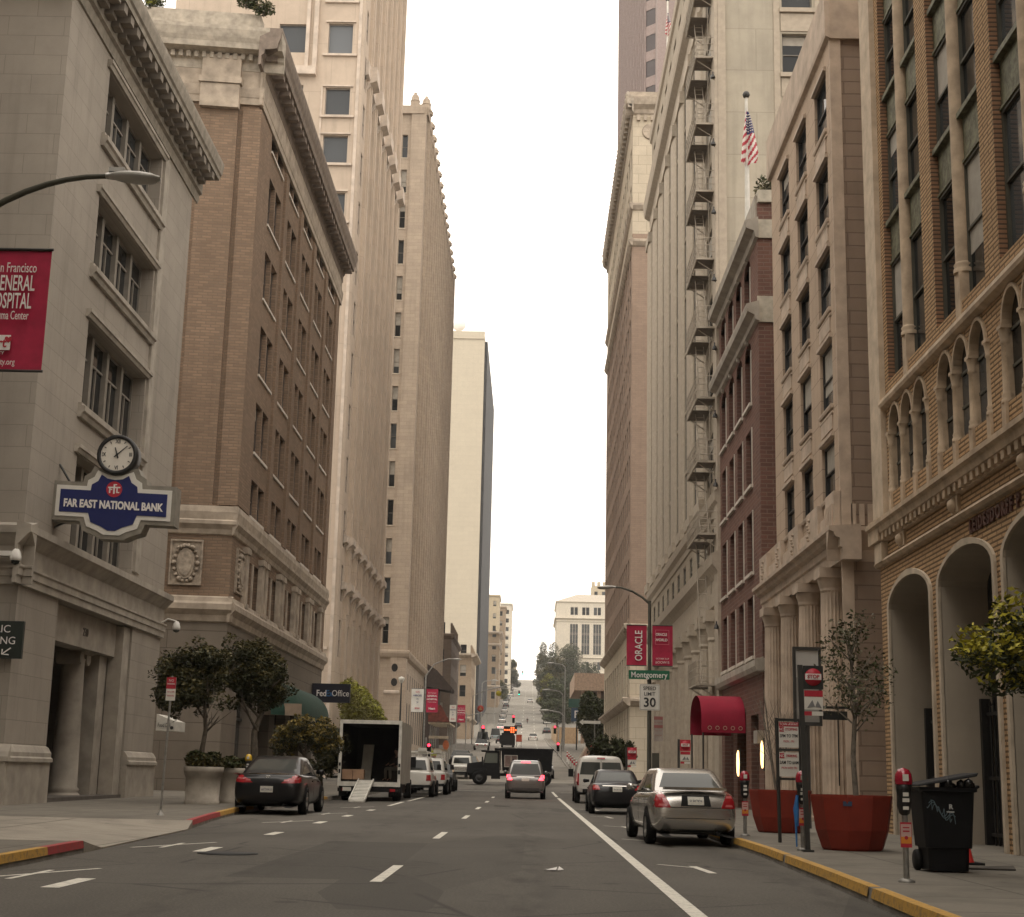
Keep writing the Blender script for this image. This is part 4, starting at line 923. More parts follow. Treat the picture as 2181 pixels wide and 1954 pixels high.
        if i < len(lv)-1:
            m = MB(); z1 = lv[i+1]
            for o in (.26, .6): m.tube([R.P(58.9, z+.05, o), R.P(60.6, z1+.03, o)], .022, 5)
            for k in range(10): t = (k+.5)/10; m.tube([R.P(58.9+1.7*t, z+(z1-z)*t, .26), R.P(58.9+1.7*t, z+(z1-z)*t, .6)], .014, 4)
            m.build('ladder', [IR], esc)
    # small lamps on the wall edge beside each landing
    for z in (12.6, 15.4, 18.2, 21.1, 24.0, 27.0, 30.0, 7.0):
        m = MB(); p = R.P(57.45, z, .1); m.tube([(p[0], p[1], p[2]-.1), (p[0]-.1, p[1]-.2, p[2]-.1)], .02, 5); m.lathe([(.11, 0), (.08, .1), (.03, .18), (.03, .28), (0, .3)], (p[0]-.1, p[1]-.2, p[2]-.1), 8); m.build('wall_lamp', [MATS['black_iron']], r)
column_building()

BRN = wall('pinkish_brown_brick', (.34, .25, .19), (.30, .22, .168), (.27, .2, .155), .45, .16, .012, stain=.3, streak=.25, bump=.2)
def brown_tower():
    X = 7.35; R = Fac('R', X); S = Fac('S', 110); H = 53.4
    r = thing('brown_tower', (X, 128, .8), 'tall pinkish brown brick tower with a pale stone top storey and deep cornice', 'building')
    mb = MB(); w = Wins(r, plain('brown_frame', (.12, .095, .08), .6), GL, None, cap=100, bl=.4)
    rows = [13.0+2.72*k for k in range(11)] + [46.0, 49.2]; cols = [111.6+2.35*k for k in range(15)]
    op = [(a, a+1.45, z, z+1.75) for a in cols for z in rows]
    R.wall(mb, 110, 148, 12.0, 43, [o for o in op if o[2] < 42], .3); R.wall(mb, 110, 148, 43, H, [o for o in op if o[2] > 43], .3, 1)
    for o in op: w.add(R, *o, .1, 'sash', False)
    S.wall(mb, X, X+14, 12.0, 43, (), .3); S.wall(mb, X, X+14, 43, H, (), .3, 1)
    R.wall(mb, 110, 148, 0, 12, [(111.4+3.3*k, 113.3+3.3*k, 1.5, 10.4) for k in range(11)], .5, 1); S.wall(mb, X, X+14, 0, 12, (), .3, 1)
    shell(mb, X, X+14, 110, 148, 0, H, skip='ws')
    PT = wall('pale_quoined_stone', (.56, .485, .375), (.52, .45, .345), (.36, .3, .23), 1.3, .8, .02, stain=.2, streak=.2)
    mb.build('wall', [BRN, PT], r); w.done()
    m = MB()
    for k in range(11): R.rect(m, 111.4+3.3*k, 113.3+3.3*k, 1.5, 10.4, -.46)
    m.build('base_window', [GL], r)
    for nm, z, q in (('string_course', 42.2, .3), ('string_course', 45.2, .25), ('base_cornice', 12.0, .5), ('base_cornice', 6.6, .55)):
        m = MB(); pr = [(-.01, z-.3), (q*.4, z-.2), (q, z+.1), (q, z+.25), (-.01, z+.4)]; R.prof(m, 110-q, 148, pr); S.prof(m, X-q, X+14, [(d+.002, e+.001) for d, e in pr]); m.build(nm, [TERRA], r)
    m = MB(); pr = [(-.01, 53.0), (.12, 53.15), (.15, 53.45), (.5, 53.75), (.55, 53.95), (.62, 54.35), (-.01, 54.45)]; R.prof(m, 109.4, 148.3, pr)
    for k in range(39): a = 109.4+k*.98; R.box(m, a, a+.5, 53.42, 53.72, .14, .46); m.lathe([(.2, 0), (.26, .2), (.1, .55), (0, .6)], R.P(a+.25, 54.3, .45), 6)
    e = m.build('cornice', [plain('tower_cornice', (.35, .3, .24), .85, var=.2)], r)
    m = MB(); S.prof(m, X-.615, X+14, [(d+.002, z+.001) for d, z in pr]); S.box(m, X-.3, X+14, 54.455, 54.9, -.2, .3)
    for k in range(24): S.box(m, X+.3+k*.55, X+.55+k*.55, 52.5, 52.95, .01, .25)
    m.build('parapet', [TERRA], r)
    m = MB(); m.lathe([(.62, -.12), (.70, 0), (.62, .06), (.45, .0), (.0, -.02)], (X+1.4, 110-.02, 51.6), 20, axis='y'); 
    for k in range(4): t = k*pi/4; m.tube([(X+1.4-.55*cos(t), 109.9, 51.6-.55*sin(t)), (X+1.4+.55*cos(t), 109.9, 51.6+.55*sin(t))], .06, 5)
    m.build('rosette', [TERRA], r)
brown_tower()
# ================================================================ the far buildings
def slab_tower():
    X = -14.1; Y = 408; S = Fac('S', Y); L = Fac('L', X)
    r = thing('slab_tower', (X-8, Y+40, 14), 'tall blank pale slab tower with a dark glass street side, beyond the pinnacled tower', 'building')
    mb = MB(); mb.box(-40, X-.8, Y, 490, 5, 124.5); mb.build('wall', [wall('pale_slab_cladding', (.57, .51, .40), (.55, .49, .385), (.48, .43, .335), 3.0, 1.35, .03, stain=.1, streak=.12, blotch=.15, bump=.15)], r)
    m = MB(); S.box(m, -40, X-.8, 123.4, 125.6, .02, .35); m.build('parapet', [MATS['pale_slab_cladding']], r)
    m = MB(); m.box(X-.78, X, Y+.6, 490, 5, 122.8); m.build('curtain_wall', [wall('dark_curtain_wall', (.045, .045, .046), (.036, .036, .038), (.02, .02, .02), 1.5, 3.6, .1, rough=.75, stain=.1, streak=0, blotch=.1)], r)
    m = MB(); m.lathe([(1.9, 0), (1.7, .5), (1.2, .9), (0, 1.05)], (0, 0, 0), 16); o = m.build('dish_antenna', [plain('white_dish', (.75, .72, .66), .6, var=.05)], r)
    o.location = Vector((-22.5, Y+3, 128.2))-Vector(WORLD[r.name]); o.rotation_euler = (radians(75), radians(-20), 0)
    m = MB(); m.tube([(-22.5, Y+3, 125.5), (-22.5, Y+3, 128)], .2, 6); m.build('mast', [MATS['white_dish']], r)
slab_tower()
def bronze_tower():
    Y = 190; X = 16.0; S = Fac('S', Y)
    r = thing('bay_window_tower', (34, 226, 4), 'dark purplish brown skyscraper with ranks of angular bay windows, behind the brown tower', 'building')
    GR = plain('purple_brown_granite', (.29, .225, .205), .7, var=.1); mb = MB(); mb.box(X, 54, Y, 264, 3, 165); mb.build('wall', [GR], r)
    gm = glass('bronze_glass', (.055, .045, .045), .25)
    # street side: every floor a strip of zig-zag bays between spandrels
    m = MB(); g = MB(); nb = 18; P = 3.9
    for f in range(40):
        z = 6+f*3.95
        for k in range(nb):
            a = Y+3+k*P; pr = [(a, 0), (a+P*.32, -1.35), (a+P*.68, -1.35), (a+P, 0)]
            for (p, q) in zip(pr, pr[1:]):
                A, B = (15.99+p[1], p[0]), (15.99+q[1], q[0])
                m.quad((A[0],A[1],z), (B[0],B[1],z), (B[0],B[1],z+1.5), (A[0],A[1],z+1.5)); g.quad((A[0]+.12,A[1],z+1.5), (B[0]+.12,B[1],z+1.5), (B[0]+.12,B[1],z+3.95), (A[0]+.12,A[1],z+3.95))
            for e in (pr[1], pr[2]): m.box(15.99+e[1]-.06, 15.99+e[1]+.12, e[0]-.12, e[0]+.12, z, z+3.95)
        for k in range(8):
            x = 18.5+k*4.2; pr = [(x, 0), (x+1.3, -1.2), (x+2.7, -1.2), (x+4.0, 0)]
            for (p, q) in zip(pr, pr[1:]):
                m.quad((p[0],Y-.01+p[1],z), (q[0],Y-.01+q[1],z), (q[0],Y-.01+q[1],z+1.5), (p[0],Y-.01+p[1],z+1.5)); g.quad((p[0],Y+.1+p[1],z+1.5), (q[0],Y+.1+q[1],z+1.5), (q[0],Y+.1+q[1],z+3.95), (p[0],Y+.1+p[1],z+3.95))
            for e in (pr[1], pr[2]): m.box(e[0]-.1, e[0]+.1, Y+e[1]-.1, Y+e[1]+.08, z, z+3.95)
    m.build('spandrel', [GR], r); g.build('bay_window', [gm], r)
bronze_tower()
def block(name, label, x0, x1, y0, y1, z0, z1, mat, side, rows, wz, ww, wh, wp, cor=None, trim=None, both=True, frame=None):
    """a far building: walls with real window recesses on the camera side and the street side"""
    r = thing(name, ((x0+x1)/2, (y0+y1)/2, z0), label, 'building')
    S = Fac('S', y0); F = Fac('L', x1) if side == 'L' else Fac('R', x0); mb = MB()
    w = Wins(r, frame or plain('far_frame', (.16, .14, .12), .7), GL, None, cap=100, bl=.35); ops, opf = [], []
    for k in range(rows):
        z = z0+wz[0]+k*wz[1]; n = int((x1-x0-1)/wp); s0 = x1-1.1-ww if side == 'L' else x0+1.1
        for i in range(n):
            a = s0-i*wp if side == 'L' else s0+i*wp
            if a > x0+.3 and a+ww < x1-.2: ops.append((a, a+ww, z, z+wh))
        for i in range(int((y1-y0-1.5)/wp)): a = y0+1.2+i*wp; opf.append((a, a+ww, z, z+wh))
    S.wall(mb, x0, x1, z0-4, z1, ops, .3); F.wall(mb, y0, y1, z0-6, z1, opf, .3)
    shell(mb, x0, x1, y0, y1, z0-6, z1, skip='s'+('e' if side == 'L' else 'w'))
    for o in ops: w.add(S, *o, .25, 'sash', False)
    for o in opf: w.add(F, *o, .25, 'sash', False)
    mb.build('wall', [mat], r); w.done()
    if cor:
        t = trim or mat
        for zc, q in cor:
            m = MB(); pr = [(-.01, zc-.5), (q*.35, zc-.35), (q, zc), (q, zc+.3), (-.01, zc+.45)]
            F.prof(m, y0-q, y1, pr); S.prof(m, x0, x1+(q if side == 'L' else 0), [(d+.003, z+.002) for d, z in pr]); m.build('cornice', [t], r)
    return r
YEL = wall('yellowish_stucco', (.52, .44, .31), (.49, .41, .29), stain=.2, streak=.2); WHT = wall('white_stucco', (.66, .60, .49), (.62, .56, .46), stain=.2, streak=.25)
BRM = wall('dark_brown_brick', (.21, .16, .125), (.17, .13, .1), (.12, .1, .08), .5, .16, .02); ORN = wall('buff_brick', (.40, .31, .22), (.35, .27, .19), (.25, .2, .15), .5, .16, .02)
block('brick_shop_block', 'low dark brown brick block with a plain parapet, just past the pinnacled tower', -30, -12.6, 236, 262, 5, 23, BRM, 'L', 4, (5, 4.2), 1.3, 2.2, 3.6, [(22.6, .4), (9.5, .6)])
block('corniced_corner_block', 'buff corner block with an overhanging cornice, in front of the pale slab tower', -30, -12.6, 318, 342, 8, 26.5, ORN, 'L', 4, (5, 4.3), 1.3, 2.4, 3.4, [(26, 1.3), (12.6, .7)], TERRA)
block('ornate_corner_hotel', 'ornate buff corner block right beside the dark glass side of the slab tower', -24, -10.6, 500, 526, 22, 48.5, ORN, 'L', 6, (4, 4.1), 1.3, 2.3, 3.2, [(48, 1.0), (44, .6), (30, .6)], CREAM_T)
block('yellow_apartment_house', 'tall yellowish apartment house with pairs of small windows, left of the hill crest', -22, -12.3, 562, 580, 27, 68, YEL, 'L', 8, (4, 4.7), 1.2, 2.0, 3.1, [(67.8, .4)])
block('fire_escape_apartment_house', 'buff apartment house with stacked bay windows, between the yellow and the white apartment houses', -14.6, -10.4, 590, 606, 29, 67, ORN, 'L', 9, (3, 3.9), 1.1, 1.9, 2.1, [(66.5, .5)])
block('white_apartment_house', 'slim white apartment house with a column of windows, nearest the hill crest', -13.5, -8.6, 640, 664, 33, 74, WHT, 'L', 10, (3, 3.7), 1.3, 1.8, 2.6, [(73.5, .4)])
block('stucco_row_house', 'small pale row house climbing the hill beside the dark street trees', -16, -9.4, 690, 712, 38, 54, WHT, 'L', 3, (4, 4), 1.2, 2, 2.8, [(53.5, .5)])
block('hilltop_house', 'small pale house showing over the tree at the hill crest', -14, -7.6, 800, 820, 47, 60.5, YEL, 'L', 3, (4, 4), 1.2, 2, 2.8, [(60, .5)])
def white_hotel():
    Y = 650; S = Fac('S', Y); x0, x1 = 11.2, 48
    r = thing('classical_white_hotel', (28, 660, 34), 'broad white classical building with tall triple windows above the dark trees', 'building')
    mb = MB(); ops = []; w = Wins(r, plain('hotel_frame', (.13, .12, .105), .6), GL, None, cap=60, bl=.2)
    for k in range(6):
        c = 18.8+k*5.1
        for z0, z1 in ((40.5, 43.5), (46.8, 50.2), (70.6, 74)):
            for q in (-1.6, .12): ops.append((c+q, c+q+1.45, z0, z1)); w.add(S, c+q, c+q+1.45, z0, z1, .3, 'sash', False)
        for q in range(3): ops.append((c-1.7+q*1.17, c-1.7+q*1.17+1.05, 53.4, 66.6))
    S.wall(mb, x0, x1, 24, 76.4, ops, .5); shell(mb, x0, x1, Y, 690, 24, 76.4, skip='s'); mb.build('wall', [WHT], r); w.done()
    m = MB(); g = MB()
    for k in range(6):
        c = 18.8+k*5.1; S.rect(g, c-1.75, c+1.8, 53.4, 66.6, -.45)
        for z in (57.2, 61.8): S.box(m, c-1.7, c+1.75, z, z+1.1, -.44, -.2)
        for z in (55.3, 60, 64.5): S.box(m, c-1.7, c+1.75, z, z+.12, -.44, -.3)
    p = g.build('tall_window', [GL], r); m.build('frame', [MATS['hotel_frame']], p)
    for zc, q in ((69, 1.0), (67.8, .3), (76.3, .6), (51.9, .5), (45.2, .5)):
        m = MB(); S.prof(m, x0-q, x1, [(.01, zc-.5), (q*.35, zc-.35), (q, zc), (q, zc+.3), (.01, zc+.45)]); Fac('R', x0).prof(m, Y, 690, [(.012, zc-.5), (q*.35, zc-.35), (q, zc+.01), (q, zc+.31), (.012, zc+.45)]); m.build('cornice', [WHT], r)
    m = MB(); m.hexa([(x0, Y, 76.7), (x1, Y, 76.7), (x1, 690, 76.7), (x0, 690, 76.7), (x0+9, Y+8, 80.5), (x1-9, Y+8, 80.5), (x1-9, 682, 80.5), (x0+9, 682, 80.5)]); m.build('roof', [plain('pale_roof', (.42, .37, .3), .8)], r)
    m = MB(); S.box(m, x0-.5, x1, 36.6, 39.5, .02, 3.5); m.build('terrace', [plain('tile_terrace', (.28, .17, .11), .8)], r)
    r2 = thing('crenellated_tower_house', (38, 745, 40), 'small cream tower with a notched top peeping over the white hotel roof', 'building')
    m = MB(); m.box(30, 46, 740, 752, 34, 95); m.build('wall', [YEL], r2); m = MB()
    for k in range(6): m.box(30+k*2.8, 31.6+k*2.8, 739.8, 741, 95, 97)
    m.build('battlement', [YEL], r2); m = MB()
    for k in range(4):
        for z in (84, 89.5): m.box(31.4+k*3.8, 33+k*3.8, 739.9, 740.1, z, z+2.6)
    m.build('window', [GL], r2)
white_hotel()
def roofed_plaza():
    r = thing('brown_canopy_building', (14, 300, 8), 'brown building with a deep flat canopy roof on posts, right of the hill street', 'building')
    m = MB(); m.box(8.8, 40, 296, 330, 17.9, 21.3); m.build('roof', [plain('brown_fascia', (.30, .21, .145), .8, var=.2)], r)
    m = MB(); 
    for k in range(6): m.box(10.2+k*3.2, 10.9+k*3.2, 297, 297.8, 5, 17.9)
    m.build('post', [MATS['brown_fascia']], r)
    m = MB(); m.box(11.5, 40, 300, 330, 5, 17.8); m.build('wall', [BRM], r)
    m = MB(); 
    for k in range(4): m.box(12+k*3.2, 14.4+k*3.2, 299.8, 299.98, 7+0*k, 16)
    m.build('window', [GL], r)
    r = thing('brick_gable_wall', (8, 172, 3), 'low brick wall with a sloping top behind the white van', 'wall')
    m = MB(); m.prism([(5.3, 2.2), (9.3, 2.2), (9.3, 7.4), (8.2, 7.4)], lambda x, z, d: (x, 172+d, z), 0, .5); m.build('wall', [wall('rosy_brick', (.34, .22, .16), (.27, .17, .125), (.2, .15, .12), .5, .16, .02)], r)
    m = MB(); m.prism([(5.1, 2.2), (5.3, 2.2), (8.25, 7.4), (9.3, 7.4), (9.3, 7.6), (8.1, 7.6)], lambda x, z, d: (x, 171.9+d, z), 0, .7); m.build('coping', [TERRA], r)
    r = thing('wooden_hoarding', (6.3, 335, 9), 'tan plywood hoarding beside the parked cars at the foot of the hill', 'fence'); m = MB()
    for k in range(14): y = 292+k*4.2; m.box(5.2, 5.4, y, y+4.1, zg(y), zg(y)+3.2)
    m.build('board', [plain('tan_plywood', (.42, .29, .17), .8)], r); m = MB()
    m.box(5.2, 9.5, 291.5, 291.7, zg(292), zg(292)+3.2); m.build('end_board', [MATS['tan_plywood']], r)
roofed_plaza()
# ================================================================ street behind the viewpoint: unseen blocks added to shade the lower canyon
def rear_block(name, label, x0, x1, y0, y1, h, mat, side):
    r = thing(name, ((x0+x1)/2, (y0+y1)/2, 0), label, 'building'); F = Fac('L', x1) if side == 'L' else Fac('R', x0); mb = MB(); g = MB(); op = []
    for k in range(int(h/4)-1):
        for i in range(int((y1-y0-2)/3.4)): a = y0+1.5+i*3.4; op.append((a, a+1.7, 5.5+k*4, 7.9+k*4)); F.rect(g, *op[-1], -.28)
    F.wall(mb, y0, y1, 0, h, op, .3); shell(mb, x0, x1, y0, y1, 0, h, skip='e' if side == 'L' else 'w'); mb.build('wall', [mat], r); g.build('window_glazing', [GL], r)
    m = MB(); F.prof(m, y0, y1, [(-.01, h-1), (.3, h-.8), (.7, h-.2), (.7, h+.3), (-.01, h+.5)]); m.build('cornice', [TERRA], r)
rear_block('added_grey_block', 'unseen grey stone block added behind the viewpoint, before the driveway on the left', -34, -12.6, -70, 20.4, 42, STONE_G, 'L')
rear_block('garage_block', 'grey stone block over the public parking entrance, beside the near bank corner', -34, -12.6, 29.9, 30.6, 24, STONE_G, 'L')
def garage_span():
    r = bpy.data.objects['garage_block']; m = MB(); m.box(-34, -12.62, 20.4, 29.9, 4.2, 24); m.build('upper_wall', [STONE_G], r); m = MB(); m.box(-34, -33.9, 20.4, 29.9, 0, 4.2); m.build('back_wall', [STONE_G], r)
garage_span()
rear_block('added_buff_block', 'unseen buff brick block added behind the viewpoint on the right', 7.4, 30, -70, -8.4, 40, ORN, 'R')
rear_block('added_end_block', 'unseen tall block added to close the street far behind the viewpoint', -40, 40, -150, -120, 45, STONE_G, 'L')
# ================================================================ vehicles
from mathutils.bvhtree import BVHTree
TYRE = plain('tyre_rubber', (.012, .012, .012), .9, var=.1, spec=.15); RIM = plain('alloy_rim', (.45, .44, .42), .3, .9, var=0); RED = plain('red_lens', (.32, .012, .018), .15, var=0, coat=.6); REDON = plain('lit_red_lens', (.5, .02, .03), .2, var=0, emit=(1, .06, .08), es=5.0)
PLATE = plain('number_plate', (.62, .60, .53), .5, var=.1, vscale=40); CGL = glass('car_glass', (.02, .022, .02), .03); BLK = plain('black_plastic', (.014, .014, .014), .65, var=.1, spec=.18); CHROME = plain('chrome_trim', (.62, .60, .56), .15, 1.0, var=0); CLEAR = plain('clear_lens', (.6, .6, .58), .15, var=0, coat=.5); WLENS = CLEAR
def car_paint(name, c, metal=.5, rough=.28): return plain(name, c, rough, metal, var=.05, vscale=1.2, coat=.7)
class Car:
    """local axes: x right, y forward, z up, origin on the road below the middle"""
    def __init__(s, st, cab=None, sub=True, ring=None):
        # st: stations (y, z_bottom, z_belt, z_top, half_width, half_width_top)
        mb = MB(); rings = []
        for (y, zb, zs, zt, w, wt) in st:
            h = [(0, zb), (w*.72, zb), (w*.93, zb+.07), (w*.99, zb+.22*(zs-zb)+.05), (w, zb+.6*(zs-zb)), (w*.985, zs-.05), (w*.93, zs+.02), (wt, zt-.02), (wt*.6, zt), (0, zt+.015)]
            full = h + [(-x, z) for x, z in h[-2:0:-1]]; rings.append([(x, y, z) for x, z in full])
        n = len(rings[0])
        mb.add([p for r in rings for p in r], [(i*n+k, i*n+(k+1) % n, (i+1)*n+(k+1) % n, (i+1)*n+k) for i in range(len(rings)-1) for k in range(n)] + [tuple(range(n-1, -1, -1)), tuple((len(rings)-1)*n+k for k in range(n))], 0, True)
        if cab: s.cabin(mb, **cab)
        me = bpy.data.meshes.new('tmp'); me.from_pydata(mb.v, [], mb.f); bm = bmesh.new(); bm.from_mesh(me)
        bmesh.ops.recalc_face_normals(bm, faces=bm.faces); bm.to_mesh(me); bm.free()
        o = bpy.data.objects.new('tmp', me); COL.objects.link(o)
        md = o.modifiers.new('s', 'SUBSURF'); md.levels = 2; md.render_levels = 2
        dg = bpy.context.evaluated_depsgraph_get(); dg.update(); e = o.evaluated_get(dg); m2 = bpy.data.meshes.new_from_object(e)
        bpy.data.objects.remove(o); s.mesh = m2; m2.polygons.foreach_set('use_smooth', [True]*len(m2.polygons))
        s.bvh = BVHTree.FromPolygons([v.co for v in m2.vertices], [p.vertices for p in m2.polygons])
    def cabin(s, mb, yr0, yr1, yf1, yf0, wb, wr, zb, h):
        def ring(yr, yf, w, z, rc):
            out = []
            for cx, cy, a0 in ((w-rc, yr+rc, -90), (w-rc, yf-rc, 0), (-w+rc, yf-rc, 90), (-w+rc, yr+rc, 180)):
                for k in range(4): a = radians(a0+30*k); out.append((cx+rc*cos(a), cy+rc*sin(a), z))
            return out
        R = []
        for t, ins in ((0, 0), (.03, 0), (.5, -.03), (.88, -.02), (.97, .04), (1.0, .22)):
            tt = min(t, .97)/.97; R.append(ring(yr0+(yr1-yr0)*tt+ins, yf0+(yf1-yf0)*tt-ins, wb+(wr-wb)*tt-ins*.8, zb+(h-zb)*t, .12))
        n = len(R[0])
        mb.add([p for r in R for p in r], [(i*n+k, i*n+(k+1) % n, (i+1)*n+(k+1) % n, (i+1)*n+k) for i in range(len(R)-1) for k in range(n)] + [tuple(range(n-1, -1, -1)), tuple((len(R)-1)*n+k for k in range(n))], 0, True)
    def decal(s, mb, q, d, n=8, m=6, off=.006, mat=0, skirt=True):
        """patch laid on the body: q = four corners (in the plane seen along d), projected along d"""
        d = Vector(d).normalized(); P = [[None]*(m+1) for _ in range(n+1)]; q = [Vector(p) for p in q]
        for i in range(n+1):
            for j in range(m+1):
                u, v = i/n, j/m; p = (q[0]*(1-u)+q[1]*u)*(1-v)+(q[3]*(1-u)+q[2]*u)*v
                hit, nor, _, _ = s.bvh.ray_cast(p-d*4, d)
                P[i][j] = (hit if hit is not None else p) - d*off
        vs = [P[i][j] for i in range(n+1) for j in range(m+1)]; mm = m+1
        fs = [(i*mm+j, (i+1)*mm+j, (i+1)*mm+j+1, i*mm+j+1) for i in range(n) for j in range(m)]
        if skirt:
            k = len(vs); rim = [i*mm for i in range(n+1)]+[n*mm+j for j in range(1, mm)]+[i*mm+m for i in range(n-1, -1, -1)]+[j for j in range(m-1, 0, -1)]
            vs += [vs[r]+d*(off+.02) for r in rim]; L = len(rim)
            fs += [(rim[i], rim[(i+1) % L], k+(i+1) % L, k+i) for i in range(L)]
        mb.add(vs, fs, mat, False)
    def disc(s, mb, c, r, d, off=.004, n=20, zmin=None):
        d = Vector(d).normalized(); pts = []
        for rr in (0, r*.6, r):
            for k in range(n):
                p = Vector((c[0], c[1]+rr*cos(2*pi*k/n), max(c[2]+rr*sin(2*pi*k/n), zmin or -9))); hit, nor, _, _ = s.bvh.ray_cast(p-d*3, d)
                pts.append(hit-d*off if hit is not None and abs(hit.x) > abs(c[0])*.8 else (pts[-n] if len(pts) >= n else Vector((c[0]*.9, p.y, p.z))))
        mb.add(pts, [(i*n+k, i*n+(k+1) % n, (i+1)*n+(k+1) % n, (i+1)*n+k) for i in range(2) for k in range(n)])
    def solid(s, name, mat, par):
        s.mesh.materials.clear(); s.mesh.materials.append(mat); s.mesh.name = name
        o = bpy.data.objects.new(name, s.mesh); COL.objects.link(o); o.parent = par; WORLD[o.name] = (0, 0, 0); return o
def part(root, name, mb, mats, parent=None):
    me_o = mb.build(name, mats); me_o.parent = parent or root; me_o.location = (0, 0, 0); WORLD[me_o.name] = (0, 0, 0); return me_o
def wheel(root, x, y, r=.32, w=.2, side=1, style='alloy'):
    m = MB(); c = (x-w/2, y, r); m.lathe([(r*.62, 0), (r*.95, .0), (r, .03), (r, w-.03), (r*.95, w), (r*.62, w)], c, 22, axis='x', cap=False); t = part(root, 'wheel', m, [TYRE])
    m = MB(); xo = x+side*w*.42
    m.lathe([(0, -.01), (r*.64, -.01), (r*.66, .012), (r*.60, .014)] if style == 'steel' else [(r*.56, -.03*side), (r*.66, .0), (r*.66, .012*side), (r*.58, .012*side)], (xo, y, r), 22, axis='x', cap=False)
    for k in range(5):
        a = 2*pi*k/5+.3; ca, sa = cos(a), sin(a); q = []
        for xx in (-.02, .012):
            for rr, ww in ((.0, .07), (r*.62, .04)):
                for sg in (-1, 1): q.append((xo+xx*side, y+ca*rr-sa*ww*sg*r*2.2, r+sa*rr+ca*ww*sg*r*2.2))
        m.hexa([q[0], q[1], q[3], q[2], q[4], q[5], q[7], q[6]])
    part(root, 'rim', m, [RIM], t); m = MB(); m.lathe([(r*.6, 0), (0, 0)], (xo-side*.06, y, r), 16, axis='x', cap=False); part(root, 'hub', m, [BLK], t)
def place(root, x, y, rz=0, scale=(1, 1, 1)):
    s_ = atan2(zg(y+2)-zg(y-2), 4)
    root.location = (x, y, zg(y)+.004); root.rotation_euler = (s_*cos(rz), 0, rz); root.scale = scale; WORLD[root.name] = tuple(root.location)
